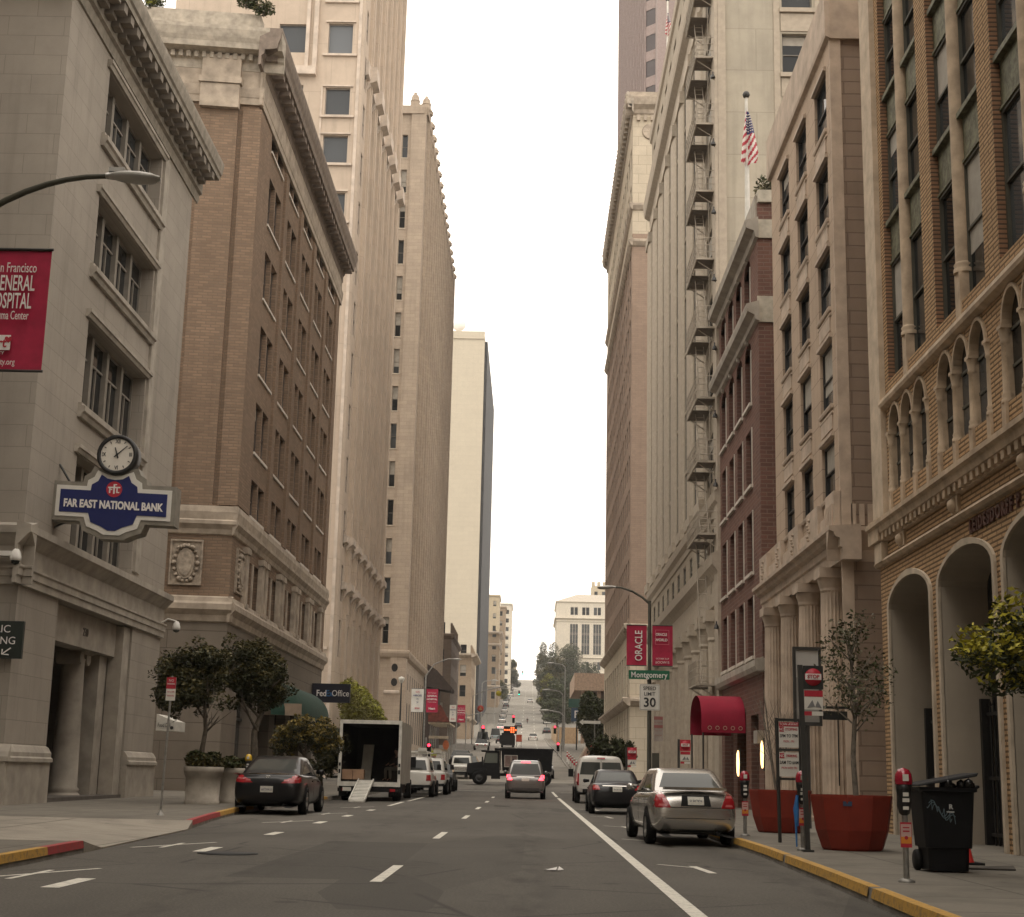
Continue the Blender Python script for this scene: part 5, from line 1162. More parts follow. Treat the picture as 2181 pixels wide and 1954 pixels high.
def sedan(label, paint, spec, lit=False, plate='', group=None):
    r = thing('parked_car', (0, 0, 0), label, 'car', group)
    L, W, H, wb, zr = spec['L'], spec['W']/2, spec['H'], spec['wb'], spec.get('wr', .32); dk, bl = spec['deck'], spec['belt']
    y0 = -L/2; st = [(y0, .42, .62, .70, W*.80, W*.6), (y0+.03, .30, .70, .86, W*.90, W*.72), (y0+.16, .22, dk-.12, dk-.03, W*.965, W*.80), (y0+.5, .19, dk-.06, dk, W, W*.84), (y0+1.1, .18, bl, bl+.06, W, W*.84), (0, .18, bl, bl+.05, W, W*.84), (L/2-1.4, .18, bl-.03, bl+.02, W, W*.84), (L/2-.6, .2, bl-.16, bl-.1, W*.97, W*.8), (L/2-.12, .25, .62, .68, W*.88, W*.66), (L/2, .34, .52, .56, W*.74, W*.5)]
    c = Car(st, dict(yr0=y0+spec['rg0'], yr1=y0+spec['rg1'], yf1=L/2-spec['ws1'], yf0=L/2-spec['ws0'], wb=W*.90, wr=W*.68, zb=bl-.02, h=H))
    c.solid('body', paint, r)
    D = (0, 1, 0); yb = y0-.5
    m = MB(); a, b = W*.72, W*.55; rgm = spec['rgm']; zl = dk+.05; c.decal(m, [(-a, yb, zl), (a, yb, zl), (b, yb, H-.10), (-b, yb, H-.10)], D, 12, 6, .006); part(r, 'rear_window', m, [CGL])
    m = MB(); c.decal(m, [(-W*.7, L/2+1, bl+.12), (W*.7, L/2+1, bl+.12), (W*.56, L/2+1, H-.1), (-W*.56, L/2+1, H-.1)], (0, -1, 0), 10, 5); part(r, 'windshield', m, [CGL])
    for sg in (-1, 1):
        X = sg*(W+.5); d = (-sg, 0, 0); yA, yB = y0+spec['rg0']+.42, y0+spec['rg1']+.22; yC, yD = L/2-spec['ws0']-.38, L/2-spec['ws1']-.2; ym = -.12
        m = MB(); c.decal(m, [(X, yA, bl+.07), (X, ym-.05, bl+.06), (X, ym-.05, H-.13), (X, yB, H-.13)], d, 6, 5); part(r, 'side_window', m, [CGL])
        m = MB(); c.decal(m, [(X, ym+.05, bl+.06), (X, yC, bl+.05), (X, yD, H-.14), (X, ym+.05, H-.13)], d, 6, 5); part(r, 'side_window', m, [CGL])
        m = MB(); c.decal(m, [(X, yA-.12, bl+.035), (X, yC+.1, bl+.02), (X, yC+.1, bl+.045), (X, yA-.12, bl+.06)], d, 10, 1, .008)
        for yy in (-.12, -1.05 if L > 4.4 else -.95, 1.05): c.decal(m, [(X, yy-.006, .3), (X, yy+.006, .3), (X, yy+.006, bl), (X, yy-.006, bl)], d, 1, 8, .002)
        part(r, 'door_trim', m, [BLK])
        m = MB(); 
        for yy in (-.35, .75): c.decal(m, [(X, yy-.11, bl-.13), (X, yy+.11, bl-.13), (X, yy+.11, bl-.10), (X, yy-.11, bl-.10)], d, 3, 1, .03)
        part(r, 'door_handle', m, [paint])
        m = MB(); q = (sg*(W*.93), L/2-spec['ws0']-.5, bl+.12); m.add([(q[0]+sg*u*.2, q[1]+v*.09, q[2]+t*.07) for u, v, t in ((0,-.6,-.6),(0,-.6,.6),(0,.6,.6),(0,.6,-.6),(.9,-1,-1),(.9,-1,1),(.9,.7,.8),(.9,.7,-.8),(1.1,-.5,-.5),(1.1,-.5,.6),(1.1,.3,.4),(1.1,.3,-.4))], [(0,3,2,1),(0,1,5,4),(1,2,6,5),(2,3,7,6),(3,0,4,7),(4,5,9,8),(5,6,10,9),(6,7,11,10),(7,4,8,11),(8,9,10,11)], 0, True); mi = part(r, 'door_mirror', m, [paint])
        m = MB()
        for yw in (-wb/2+spec.get('sh', 0), wb/2+spec.get('sh', 0)): c.disc(m, (sg*W, yw, zr+.01), zr+.075, d, .005, zmin=.17)
        part(r, 'wheel_arch', m, [BLK])
        for yw in (-wb/2+spec.get('sh', 0), wb/2+spec.get('sh', 0)): wheel(r, sg*(W-.075), yw, zr, .2, sg)
        # lamps
        for q in spec['tail']:
            m = MB(); c.decal(m, [(sg*x, yb, z) for x, z in q], D, 8, 6, .012); part(r, 'tail_light', m, [REDON if lit else RED])
            m = MB(); zmid = (q[0][1]+q[2][1])/2; c.decal(m, [(sg*(q[0][0]*.75+q[1][0]*.25), yb, zmid-.022), (sg*(q[0][0]*.25+q[1][0]*.75), yb, zmid-.022), (sg*(q[0][0]*.3+q[1][0]*.7), yb, zmid+.018), (sg*(q[0][0]*.7+q[1][0]*.3), yb, zmid+.018)], D, 5, 2, .016); part(r, 'reflector', m, [plain('pale_red_lens', (.5, .12, .12), .2, var=0)])
        m = MB(); c.decal(m, [(sg*W*.5, L, .55), (sg*W*.9, L, .6), (sg*W*.9, L, .72), (sg*W*.5, L, .66)], (0, -1, 0), 5, 4, .01); part(r, 'headlight', m, [CLEAR])
    # rear face: boot seam, plate recess, plate, bumper line, exhaust
    m = MB(); pz = spec['plate']; c.decal(m, [(-.3, yb, pz-.10), (.3, yb, pz-.10), (.27, yb, pz+.10), (-.27, yb, pz+.10)], D, 8, 4, .004); part(r, 'plate_recess', m, [BLK])
    m = MB(); c.decal(m, [(-.16, yb, pz-.075), (.16, yb, pz-.075), (.16, yb, pz+.075), (-.16, yb, pz+.075)], D, 4, 3, .014); p = part(r, 'number_plate', m, [PLATE])
    m = MB(); t = plate; yy = min(v[1] for v in [c.bvh.ray_cast(Vector((0, yb-2, pz)), Vector((0, 1, 0)))[0]]) - .019
    put_text(m, t, .085, (0, yy, pz-.01), 0, depth=.003, xs=.8); part(r, 'plate_number', m, [plain('plate_ink', (.06, .07, .12), .6, var=0)], p)
    m = MB()
    for q in spec['seams']: c.decal(m, [(q[0], yb, q[1]), (q[2], yb, q[3]), (q[2], yb, q[3]+.012), (q[0], yb, q[1]+.012)], D, 10, 1, .002, skirt=False)
    for sg in (-1, 1):
        q = spec['bootside']; c.decal(m, [(sg*q[0], yb, q[1]), (sg*q[0]+.010, yb, q[1]), (sg*q[2]+.010, yb, q[3]), (sg*q[2], yb, q[3])], D, 1, 8, .002, skirt=False)
    part(r, 'boot_seam', m, [BLK])
    m = MB(); c.decal(m, [(-W*.8, yb, .19), (W*.8, yb, .19), (W*.86, yb, .30), (-W*.86, yb, .30)], D, 10, 3, .004); m.tube([(W*.5, y0-.02, .24), (W*.5, y0+.3, .24)], .035, 8); part(r, 'rear_apron', m, [BLK])
    if spec.get('chrome'):
        m = MB(); q = spec['chrome']; c.decal(m, [(-q[0], yb, q[1]), (q[0], yb, q[1]), (q[0], yb, q[1]+q[2]), (-q[0], yb, q[1]+q[2])], D, 10, 2, .018); part(r, 'chrome_or_highlight_strip', m, [CHROME])
    if spec.get('badge'):
        m = MB(); q = spec['badge']
        for dx in (-.028, .028): m.tube([(dx+.034*cos(k*pi/6), y0+.075+.0, q+.02*sin(k*pi/6)) for k in range(13)], .007, 5)
        part(r, 'badge', m, [CHROME])
    if spec.get('spoiler'):
        m = MB(); q = spec['spoiler']; m.prism([(y0+.08, q-.02), (y0+.30, q-.03), (y0+.26, q+.02), (y0+.07, q+.03)], lambda y, z, x: (x, y, z), -W*.72, W*.72); part(r, 'boot_spoiler', m, [paint])
    return r
SILV = car_paint('warm_silver_paint', (.50, .485, .455), .8, .24); BLKP = plain('black_paint', (.008, .008, .009), .3, .0, var=0, coat=.35, spec=.2); DGREY = plain('dark_grey_paint', (.012, .012, .014), .3, .0, var=0, coat=.35, spec=.2); WHITEP = car_paint('white_paint', (.62, .60, .55), 0, .35); GREYP = car_paint('grey_paint', (.19, .185, .175), .6, .3)
MERC = dict(L=4.5, W=1.73, H=1.44, wb=2.72, deck=1.02, belt=.93, rg0=.5, rg1=1.32, ws1=1.95, ws0=1.2, rgm=0, plate=.83, wr=.315,
    tail=[[(.50, .70), (.83, .70), (.80, .80), (.55, .82)], [(.55, .82), (.82, .80), (.74, 1.0), (.66, 1.0)]], seams=[(-.52, .70, .52, .70), (-.85, .50, .85, .50), (-.62, .985, .62, .985)], bootside=(.52, .71, .62, .98), spoiler=1.05)
def silver_sedan():
    r = sedan('silver four-door sedan with dark red tail lights, parked nearest on the right kerb', SILV, MERC, plate='5LBC926'); place(r, 2.83, 26.75+2.0, .05, (.88, .98, .93))
silver_sedan()
INF = dict(L=4.75, W=1.78, H=1.45, wb=2.85, deck=1.03, belt=.93, rg0=.42, rg1=1.55, ws1=2.1, ws0=1.25, rgm=0, plate=.62, wr=.34, badge=.93,
    tail=[[(.36, .775), (.62, .775), (.60, .91), (.50, .87)], [(.60, .77), (.86, .79), (.80, .995), (.62, .94)]], seams=[(-.45, .74, .45, .74), (-.85, .45, .85, .45)], bootside=(.45, .75, .6, .98), chrome=(.52, .985, .022))  # strip along the deck edge stands in for a sky highlight
def black_coupe():
    r = sedan('glossy black coupe with bright red tail lights, parked by the round concrete planters', BLKP, INF, plate='6RTM418'); place(r, -6.6, 38.2+2.38, 0, (.99, 1, 1.02))
black_coupe()
BSD = dict(MERC); BSD.update(W=1.8, plate=.8, tail=[[(.58, .78), (.84, .78), (.82, .95), (.64, .93)]], chrome=(.5, .9, .025), spoiler=None)
def black_sedan():
    r = sedan('black sedan with a pale number plate, parked between the silver sedan and the white van', DGREY, BSD, plate='7KDE130'); place(r, 2.72, 46+2.2, 0, (.9, .95, .93))
black_sedan()
# ---- boxier vehicles
def suv():
    r = thing('moving_car', (0, 0, 0), 'silver grey SUV with its brake lights on, driving behind the black dump truck', 'car'); W = .9; L = 4.5; y0 = -L/2; H = 1.74
    st = [(y0, .42, .8, .86, W*.86, W*.7), (y0+.05, .32, .92, 1.0, W*.94, W*.8), (y0+.3, .25, .98, 1.06, W, W*.86), (-.4, .24, .98, 1.05, W, W*.86), (L/2-1.4, .24, .96, 1.02, W, W*.86), (L/2-.5, .26, .84, .9, W*.96, W*.8), (L/2-.08, .3, .66, .72, W*.86, W*.66), (L/2, .4, .58, .62, W*.75, W*.5)]
    c = Car(st, dict(yr0=y0+.08, yr1=y0+.42, yf1=L/2-1.95, yf0=L/2-1.15, wb=W*.93, wr=W*.74, zb=.96, h=H)); c.solid('body', GREYP, r); yb = y0-.5; D = (0, 1, 0)
    m = MB(); c.decal(m, [(-W*.78, yb, 1.08), (W*.78, yb, 1.08), (W*.62, yb, H-.16), (-W*.62, yb, H-.16)], D, 10, 6); part(r, 'rear_window', m, [CGL])
    m = MB(); c.decal(m, [(-W*.72, L, 1.08), (W*.72, L, 1.08), (W*.6, L, H-.14), (-W*.6, L, H-.14)], (0, -1, 0), 8, 4); part(r, 'windshield', m, [CGL])
    m = MB(); c.decal(m, [(-.22, yb, H-.115), (.22, yb, H-.115), (.2, yb, H-.06), (-.2, yb, H-.06)], D, 6, 2, .03); part(r, 'brake_light', m, [REDON])
    for sg in (-1, 1):
        X = sg*(W+.5); d = (-sg, 0, 0)
        for q in ([(X, y0+.45, 1.1), (X, -.9, 1.08), (X, -.9, H-.2), (X, y0+.65, H-.2)], [(X, -.82, 1.08), (X, .05, 1.07), (X, .05, H-.2), (X, -.82, H-.2)], [(X, .12, 1.07), (X, L/2-1.5, 1.06), (X, L/2-2.1, H-.2), (X, .12, H-.2)]):
            m = MB(); c.decal(m, q, d, 5, 4); part(r, 'side_window', m, [CGL])
        m = MB(); c.decal(m, [(sg*.60, yb, .84), (sg*.87, yb, .84), (sg*.84, yb, 1.08), (sg*.72, yb, 1.08)], D, 6, 5, .014); part(r, 'tail_light', m, [REDON])
        m = MB(); m.tube([(sg*W*.66, y0+.6, H-.02), (sg*W*.66, y0+.75, H+.05), (sg*W*.64, .6, H+.05), (sg*W*.64, .75, H-.02)], .022, 6); part(r, 'roof_rail', m, [BLK])
        m = MB(); m.lathe([(0, 0), (.1, .03), (.11, .1), (0, .16)], (sg*(W+.06), L/2-1.5, 1.12), 8); part(r, 'door_mirror', m, [GREYP])
        m = MB(); 
        for yw in (-1.3, 1.3): c.disc(m, (sg*W, yw, .35), .43, d, .005, zmin=.24)
        part(r, 'wheel_arch', m, [BLK])
        for yw in (-1.3, 1.3): wheel(r, sg*(W-.08), yw, .35, .22, sg)
        m = MB(); c.decal(m, [(sg*.45, L, .66), (sg*.8, L, .68), (sg*.78, L, .8), (sg*.45, L, .76)], (0, -1, 0), 4, 3, .01); part(r, 'headlight', m, [CLEAR])
    m = MB(); c.decal(m, [(-.17, yb, .80), (.17, yb, .80), (.17, yb, .93), (-.17, yb, .93)], D, 4, 3, .014); part(r, 'number_plate', m, [PLATE])
    m = MB(); c.decal(m, [(-W*.9, yb, .30), (W*.9, yb, .30), (W*.9, yb, .50), (-W*.9, yb, .50)], D, 8, 3, .006); c.decal(m, [(-.45, yb, .66), (.45, yb, .66), (.45, yb, .672), (-.45, yb, .672)], D, 8, 1, .004); part(r, 'bumper_trim', m, [plain('grey_bumper', (.09, .088, .085), .6)])
    m = MB(); c.decal(m, [(-.4, yb, .97), (.4, yb, .97), (.4, yb, 1.0), (-.4, yb, 1.0)], D, 8, 1, .02); part(r, 'chrome_or_highlight_strip', m, [CHROME])
    place(r, -.12, 69+2.2, 0, (1.0, 1, 1.0))
suv()
def van(label, x, y, W, H, L, paint, group=None, rz=0):
    r = thing('parked_van', (0, 0, 0), label, 'van', group); W /= 2; y0 = -L/2
    st = [(y0, .45, H*.66, H*.9, W*.92, W*.7), (y0+.04, .34, H*.72, H*.985, W*.975, W*.8), (y0+.3, .3, H*.75, H, W, W*.84), (L/2-1.9, .3, H*.75, H, W, W*.84), (L/2-1.5, .3, H*.68, H*.9, W*.99, W*.8), (L/2-.8, .3, H*.5, H*.56, W*.97, W*.78), (L/2-.1, .34, H*.36, H*.42, W*.9, W*.7), (L/2, .4, H*.3, H*.34, W*.8, W*.6)]
    c = Car(st); c.solid('body', paint, r); yb = y0-.5; D = (0, 1, 0)
    for sg in (-1, 1):
        m = MB(); c.decal(m, [(sg*.04, yb, H*.60), (sg*W*.86, yb, H*.60), (sg*W*.78, yb, H*.86), (sg*.04, yb, H*.86)], D, 6, 5, .008); part(r, 'rear_window', m, [CGL])
        m = MB(); c.decal(m, [(sg*W*.89, yb, .72), (sg*W*1.0, yb, .72), (sg*W*.97, yb, 1.2), (sg*W*.89, yb, 1.2)], D, 3, 6, .014); part(r, 'tail_light', m, [RED])
        X = sg*(W+.5); d = (-sg, 0, 0); m = MB(); c.decal(m, [(X, L/2-2.6, H*.56), (X, L/2-1.5, H*.55), (X, L/2-1.75, H*.8), (X, L/2-2.6, H*.82)], d, 5, 4); part(r, 'side_window', m, [CGL])
        m = MB(); c.decal(m, [(X, y0+.2, .34), (X, L/2-.4, .34), (X, L/2-.4, .5), (X, y0+.2, .5)], d, 10, 2, .012); part(r, 'side_trim', m, [BLK])
        m = MB(); m.box(sg*(W+.02), sg*(W+.24), L/2-1.75, L/2-1.62, 1.05, 1.38); part(r, 'door_mirror', m, [BLK])
        m = MB(); 
        for yw in (-L*.3, L*.3): c.disc(m, (sg*W, yw, .33), .42, d, .005, zmin=.3)
        part(r, 'wheel_arch', m, [BLK])
        for yw in (-L*.3, L*.3): wheel(r, sg*(W-.08), yw, .33, .22, sg)
    m = MB(); c.decal(m, [(-.006, yb, .5), (.006, yb, .5), (.006, yb, H*.9), (-.006, yb, H*.9)], D, 1, 8, .003); part(r, 'door_seam', m, [BLK])
    m = MB(); c.decal(m, [(-.2, yb, .82), (.3, yb, .82), (.3, yb, .96), (-.2, yb, .96)], D, 5, 3, .02); part(r, 'number_plate', m, [BLK])
    m = MB(); c.decal(m, [(-W*.95, yb, .36), (W*.95, yb, .36), (W*.95, yb, .58), (-W*.95, yb, .58)], D, 8, 3, .05); part(r, 'bumper', m, [BLK])
    m = MB(); c.decal(m, [(-.16, yb, H*.93), (.16, yb, H*.93), (.16, yb, H*.96), (-.16, yb, H*.96)], D, 4, 2, .03); part(r, 'brake_light', m, [RED])
    place(r, x, y+L/2, rz); return r
van('white panel van with two dark rear windows, parked ahead of the black sedan', 2.98, 62, 2.02, 1.93, 5.0, WHITEP)

def box_truck():
    r = thing('box_truck', (0, 0, 0), 'white box truck parked on the left, its rear door open on a dark hold', 'truck'); bx = plain('grimy_white_panel', (.40, .385, .34), .6, var=.15, vscale=1.2); fr = plain('white_door_frame', (.62, .60, .54), .55, var=.15, vscale=4); dk = plain('dark_plywood', (.035, .03, .025), .85, var=.2)
    W, y0, y1, z0, z1 = 1.17, 0.0, 6.6, .66, 2.92; m = MB()
    m.box(-W, -W+.05, y0+.12, y1, z0, z1); m.box(W-.05, W, y0+.12, y1, z0, z1); m.box(-W+.05, W-.05, y1-.05, y1, z0, z1); m.box(-W, W, y0+.12, y1, z1, z1+.06); m.box(-W+.05, W-.05, y0+.12, y1-.05, z0, z0+.05); part(r, 'box_body', m, [bx])
    m = MB(); e = .055; m.box(-W+e, -W+e+.01, .14, y1-.06, z0+.06, z1-.01); m.box(W-e-.01, W-e, .14, y1-.06, z0+.06, z1-.01); m.box(-W+e, W-e, y1-.08, y1-.06, z0+.06, z1-.01); m.box(-W+e+.01, W-e-.01, .14, y1-.09, z1-.03, z1-.012); m.box(-W+e+.01, W-e-.01, .14, y1-.09, z0+.055, z0+.07); part(r, 'lining', m, [dk])
    m = MB(); m.box(-W-.01, -W+.10, 0, .115, z0-.12, z1+.08); m.box(W-.10, W+.01, 0, .115, z0-.12, z1+.08); m.box(-W+.10, W-.10, 0, .115, z1-.06, z1+.08); m.box(-W+.10, W-.10, 0, .115, z0-.12, z0+.04); part(r, 'door_frame', m, [fr])
    m = MB()
    for sg in (-1, 1):
        m.box(sg*(W-.045)-.035, sg*(W-.045)+.035, -.012, -.002, z0+.35, z0+.5); m.box(sg*(W-.045)-.035, sg*(W-.045)+.035, -.012, -.002, z0+.62, z0+.74)
    part(r, 'latch', m, [BLK])
    m = MB(); m.box(-1.0, 1.0, .2, y1, .40, .54); m.box(-W, W, .02, .12, .34, .48); m.box(-1.0, -.85, .3, 6, .25, .6); m.box(.85, 1.0, .3, 6, .25, .6); part(r, 'chassis', m, [BLK])
    m = MB(); m.box(-.98, -.66, -.01, .01, .36, .50); part(r, 'number_plate', m, [PLATE])
    for sg in (-1, 1):
        m = MB(); m.box(sg*.9-.1, sg*.9+.1, .0, .02, .36, .46); part(r, 'tail_light', m, [RED])
        for yw in (1.4, 8.0): wheel(r, sg*.98, yw, .40, .3, sg, 'steel')
        m = MB(); m.box(sg*.95-.25, sg*.95+.25, .75, .78, .15, .6); part(r, 'mud_flap', m, [BLK])
    c = Car([(6.75, .45, 1.6, 2.0, .98, .8), (7.0, .4, 1.65, 2.1, 1.0, .82), (8.0, .4, 1.6, 2.1, 1.0, .82), (8.6, .4, 1.2, 1.4, 1.0, .8), (9.0, .45, 1.0, 1.1, .94, .75)]); c.solid('cab', WHITEP, r)
    for sg in (-1, 1): m = MB(); c.decal(m, [(sg*1.6, 7.1, 1.3), (sg*1.6, 8.2, 1.25), (sg*1.6, 8.0, 1.85), (sg*1.6, 7.1, 1.9)], (-sg, 0, 0), 4, 4); part(r, 'side_window', m, [CGL]); m = MB(); m.box(sg*1.05, sg*1.3, 8.2, 8.28, 1.3, 1.75); part(r, 'door_mirror', m, [BLK])
    place(r, -6.0, 57, 0); r.rotation_euler = (.0, 0, .02); WORLD[r.name] = (-6.0, 57, zg(57))
    # things in and at the truck
    B = Vector((-6.0, 57, zg(57)))
    m = MB(); x0, x1 = -6.40, -5.84; zt = .78+B.z
    m.hexa([(x0, 57.1, zt-.06), (x1, 57.1, zt-.06), (x1-.06, 54.8, B.z+.0), (x0-.06, 54.8, B.z+.0), (x0, 57.1, zt), (x1, 57.1, zt), (x1-.06, 54.8, B.z+.06), (x0-.06, 54.8, B.z+.06)])
    ra = thing('loading_ramp', (-6.1, 55, B.z), 'ribbed pale metal ramp sloping from the open box truck down to the road', 'ramp'); m.build('deck', [plain('worn_aluminium', (.62, .60, .54), .6, .1, var=.1)], ra)
    m = MB()
    for k in range(14): t = (k+.5)/14; y = 57.1-2.3*t; z = zt-(zt-B.z-.06)*t; m.box(x0+.02-.06*t, x1-.02-.06*t, y-.03, y+.03, z-.01, z+.012)
    m.build('rib', [plain('ramp_rib', (.36, .35, .31), .6, .3)], ra)
    m = MB()
    for q in (x0-.02, x1-.02):
        m.hexa([(q, 57.1, zt-.06), (q+.04, 57.1, zt-.06), (q-.02, 54.8, B.z), (q-.06, 54.8, B.z), (q, 57.1, zt+.05), (q+.04, 57.1, zt+.05), (q-.02, 54.8, B.z+.11), (q-.06, 54.8, B.z+.11)])
    m.build('side_rail', [MATS['worn_aluminium']], ra)
    CB = plain('cardboard', (.34, .21, .13), .8, var=.12)
    for k, (xx, nm) in enumerate(((-6.86, 'brown cardboard box on the truck floor by the left door post'), (-6.44, 'brown cardboard box on the truck floor, the one nearer the ramp'))):
        m = MB(); m.box(xx-.2, xx+.2, 57.25, 57.75, zt+.012, zt+.38); b = thing('cardboard_box', (xx, 57.5, zt+.012), nm, 'box', 'cardboard boxes on the truck floor'); m.build('carton', [CB], b); m = MB(); m.box(xx-.2, xx+.2, 57.47, 57.53, zt+.381, zt+.384); m.build('tape', [plain('packing_tape', (.45, .33, .2), .4)], b)
    m = MB(); m.hexa([(-6.55, 59.0, zt+.012), (-6.15, 59.0, zt+.012), (-6.15, 59.2, zt+.012), (-6.55, 59.2, zt+.012), (-6.5, 59.3, zt+1.35), (-6.1, 59.3, zt+1.35), (-6.1, 59.5, zt+1.35), (-6.5, 59.5, zt+1.35)])
    tag(m.build('leaning_panel', [plain('pale_padding', (.36, .33, .27), .9)], loc=(-6.3, 59.2, zt)), 'pale padded panel standing upright inside the dark box truck', 'panel')
box_truck()

def utility_truck(label, x, y, rz=0):
    r = thing('utility_truck', (0, 0, 0), label, 'truck', 'white utility trucks parked on the left')
    m = MB(); W = .93
    c = Car([(-2.3, .5, 1.02, 1.1, W*.94, W*.82), (-2.25, .42, 1.05, 1.14, W*.98, W*.86), (-1.9, .4, 1.06, 1.15, W, W*.88), (1.1, .4, 1.0, 1.1, W, W*.86), (2.1, .42, .9, 1.0, W*.96, W*.8), (2.4, .5, .75, .82, W*.86, W*.7)], dict(yr0=-2.15, yr1=-1.95, yf1=.6, yf0=1.15, wb=W*.9, wr=W*.76, zb=1.08, h=1.78)); c.solid('body', WHITEP, r)
    D = (0, 1, 0); m = MB(); c.decal(m, [(-.68, -3, 1.18), (.68, -3, 1.18), (.58, -3, 1.62), (-.58, -3, 1.62)], D, 8, 5); part(r, 'rear_window', m, [CGL])
    for sg in (-1, 1):
        m = MB(); c.decal(m, [(sg*.66, -3, .72), (sg*.88, -3, .72), (sg*.86, -3, .98), (sg*.68, -3, .98)], D, 3, 4, .012); part(r, 'tail_light', m, [RED])
        m = MB(); c.decal(m, [(sg*2, -1.7, 1.2), (sg*2, .6, 1.18), (sg*2, .4, 1.6), (sg*2, -1.6, 1.62)], (-sg, 0, 0), 5, 4); part(r, 'side_window', m, [CGL])
        for yw in (-1.35, 1.4): wheel(r, sg*(W-.06), yw, .37, .24, sg, 'steel')
        m = MB(); m.box(sg*(W+.02), sg*(W+.2), .85, .95, 1.2, 1.45); part(r, 'door_mirror', m, [BLK])
    m = MB()
    for yy in (-1.9, .3): m.tube([(-.66, yy, 1.72), (-.66, yy, 1.98), (.66, yy, 1.98), (.66, yy, 1.72)], .03, 6)
    for sg in (-1, 1): m.tube([(sg*.6, -2.1, 2.0), (sg*.6, 1.0, 2.0)], .025, 6)
    m.box(.25, .62, -2.0, -1.6, 2.0, 2.16); part(r, 'roof_rack', m, [plain('rack_white', (.55, .53, .47), .5)])
    m = MB(); m.box(-.3, .3, -2.32, -2.3, .55, .68); part(r, 'number_plate', m, [PLATE]); m = MB(); m.box(-.85, .85, -2.42, -2.28, .42, .54); part(r, 'bumper', m, [BLK])
    place(r, x, y+2.3, rz); return r
utility_truck('white utility truck half hidden behind the box truck', -5.2, 67.2); utility_truck('white utility truck with a roof rack, ahead of the half hidden one', -4.92, 73.6)
# ---- small far cars: one light mesh each
def far_car(label, x, y, paint, kind='car', lit=False, group='cars parked and driving on the hill', W=1.75, H=1.45, L=4.4, rev=False):
    m = MB(); h = W/2; s_ = 1 if not rev else -1
    prof = [(-L/2, .35), (-L/2, .8), (-L/2+.1, .92), (-L/2+.6 if kind == 'car' else -L/2+.1, .98), (-L/2+1.15 if kind == 'car' else -L/2+.25, H), (L/2-2.0, H), (L/2-1.2, .98), (L/2-.15, .82), (L/2, .6), (L/2, .35)]
    for (a, b), i in zip(zip(prof, prof[1:]), range(99)):
        w0 = h*(.78 if a[1] > 1.2 else 1); w1 = h*(.78 if b[1] > 1.2 else 1); g = 1 if i in (3, 5) else 0
        m.quad((-w0, a[0]*s_, a[1]), (w0, a[0]*s_, a[1]), (w1, b[0]*s_, b[1]), (-w1, b[0]*s_, b[1]), g)
    for sg in (-1, 1):
        lo = [(p[0]*s_, p[1]) for p in prof if p[1] < 1.2]; m.add([(sg*h, y_, z_) for y_, z_ in lo], [tuple(range(len(lo)))])
        t = [prof[3], prof[4], prof[5], prof[6]]; m.add([(sg*h*(.78 if p[1] > 1.2 else 1), p[0]*s_, p[1]) for p in t], [(0, 1, 2, 3)], 1)
        for yw in (-L*.3, L*.3): m.lathe([(.32, 0), (.32, .2)], (sg*h-.1-.1*(sg < 0)+.02, yw, .32), 10, 2, axis='x')
        m.box(sg*h*.62-.14, sg*h*.62+.14, -L/2*s_-.02, -L/2*s_+.02, .66, .82, 4 if lit else 3)
    m.quad((-h*.9, -L/2, .35), (h*.9, -L/2, .35), (h*.9, L/2, .35), (-h*.9, L/2, .35), 2)
    o = m.build('far_car' if kind == 'car' else 'far_van', [paint, CGL, TYRE, RED if not rev else CLEAR, REDON]); o.location = (x, y, zg(y)+.005); o.rotation_euler = (atan2(zg(y+3)-zg(y-3), 6), 0, 0)
    return tag(o, label, 'car' if kind == 'car' else 'van', group)
far_car('black car parked on the left kerb, between the white utility trucks and the silver pickup', -5.0, 84, BLKP, W=1.8)
far_car('pale car climbing alone near the top of the hill street', .2, 560, SILV)
far_car('dark car with a bright roof going up the hill, left of the motorcycle', -2.85, 400, DGREY, lit=False)
far_car('white van parked on the right of the hill above the dark car', 5.1, 425, WHITEP, 'van', W=1.95, H=2.1, L=5)
far_car('dark car parked on the right of the hill below the white van', 4.4, 375, DGREY)
far_car('black car showing its rear just behind the silver pickup', -4.9, 122, DGREY)
for i, (x, y, p, lb) in enumerate([(-8.0, 388, WHITEP, 'white car with red lamps parked lowest on the left of the hill'), (-8.3, 428, SILV, 'silver car second lowest in the left row on the hill'), (-8.5, 452, WHITEP, 'white car third from the bottom of the left row on the hill'), (-8.6, 478, WHITEP, 'white car in the left row just below the dark one on the hill'), (-8.5, 505, DGREY, 'dark car in the middle of the left row on the hill'), (-8.6, 640, SILV, 'grey car parked beneath the leafy tree on the left of the hill'), (-8.8, 662, DGREY, 'dark car just above the grey one beneath the leafy tree'), (-8.9, 780, SILV, 'pale car high on the left of the hill'), (-9.0, 850, WHITEP, 'white car at the very top of the hill row')]):
    far_car(lb, x+.6, y, p, lit=(i == 0))
for k, (y, p) in enumerate(((536, WHITEP), (548, SILV), (572, DGREY), (590, WHITEP), (612, SILV), (684, WHITEP), (706, DGREY), (728, SILV), (752, WHITEP), (806, DGREY), (828, SILV), (866, WHITEP))): far_car('small car in the long row parked up the left side of the hill', -8.2-.001*y, y, p)
for x, y, p, lb in ((-5.6, 131, BLKP, 'black car behind the dark one, beyond the silver pickup'), (-6.3, 141, DGREY, 'dark car among the clutter past the crossing, farthest of the dark group'), (-6.4, 205, SILV, 'silver car left of the arrow board truck'), (1.0, 118, GREYP, 'car whose roof shows over the right end of the dump truck'), (-5.2, 285, DGREY, 'dark car waiting left behind the arrow board truck'), (.9, 330, WHITEP, 'white car coming down the foot of the hill')): far_car(lb, x, y, p)
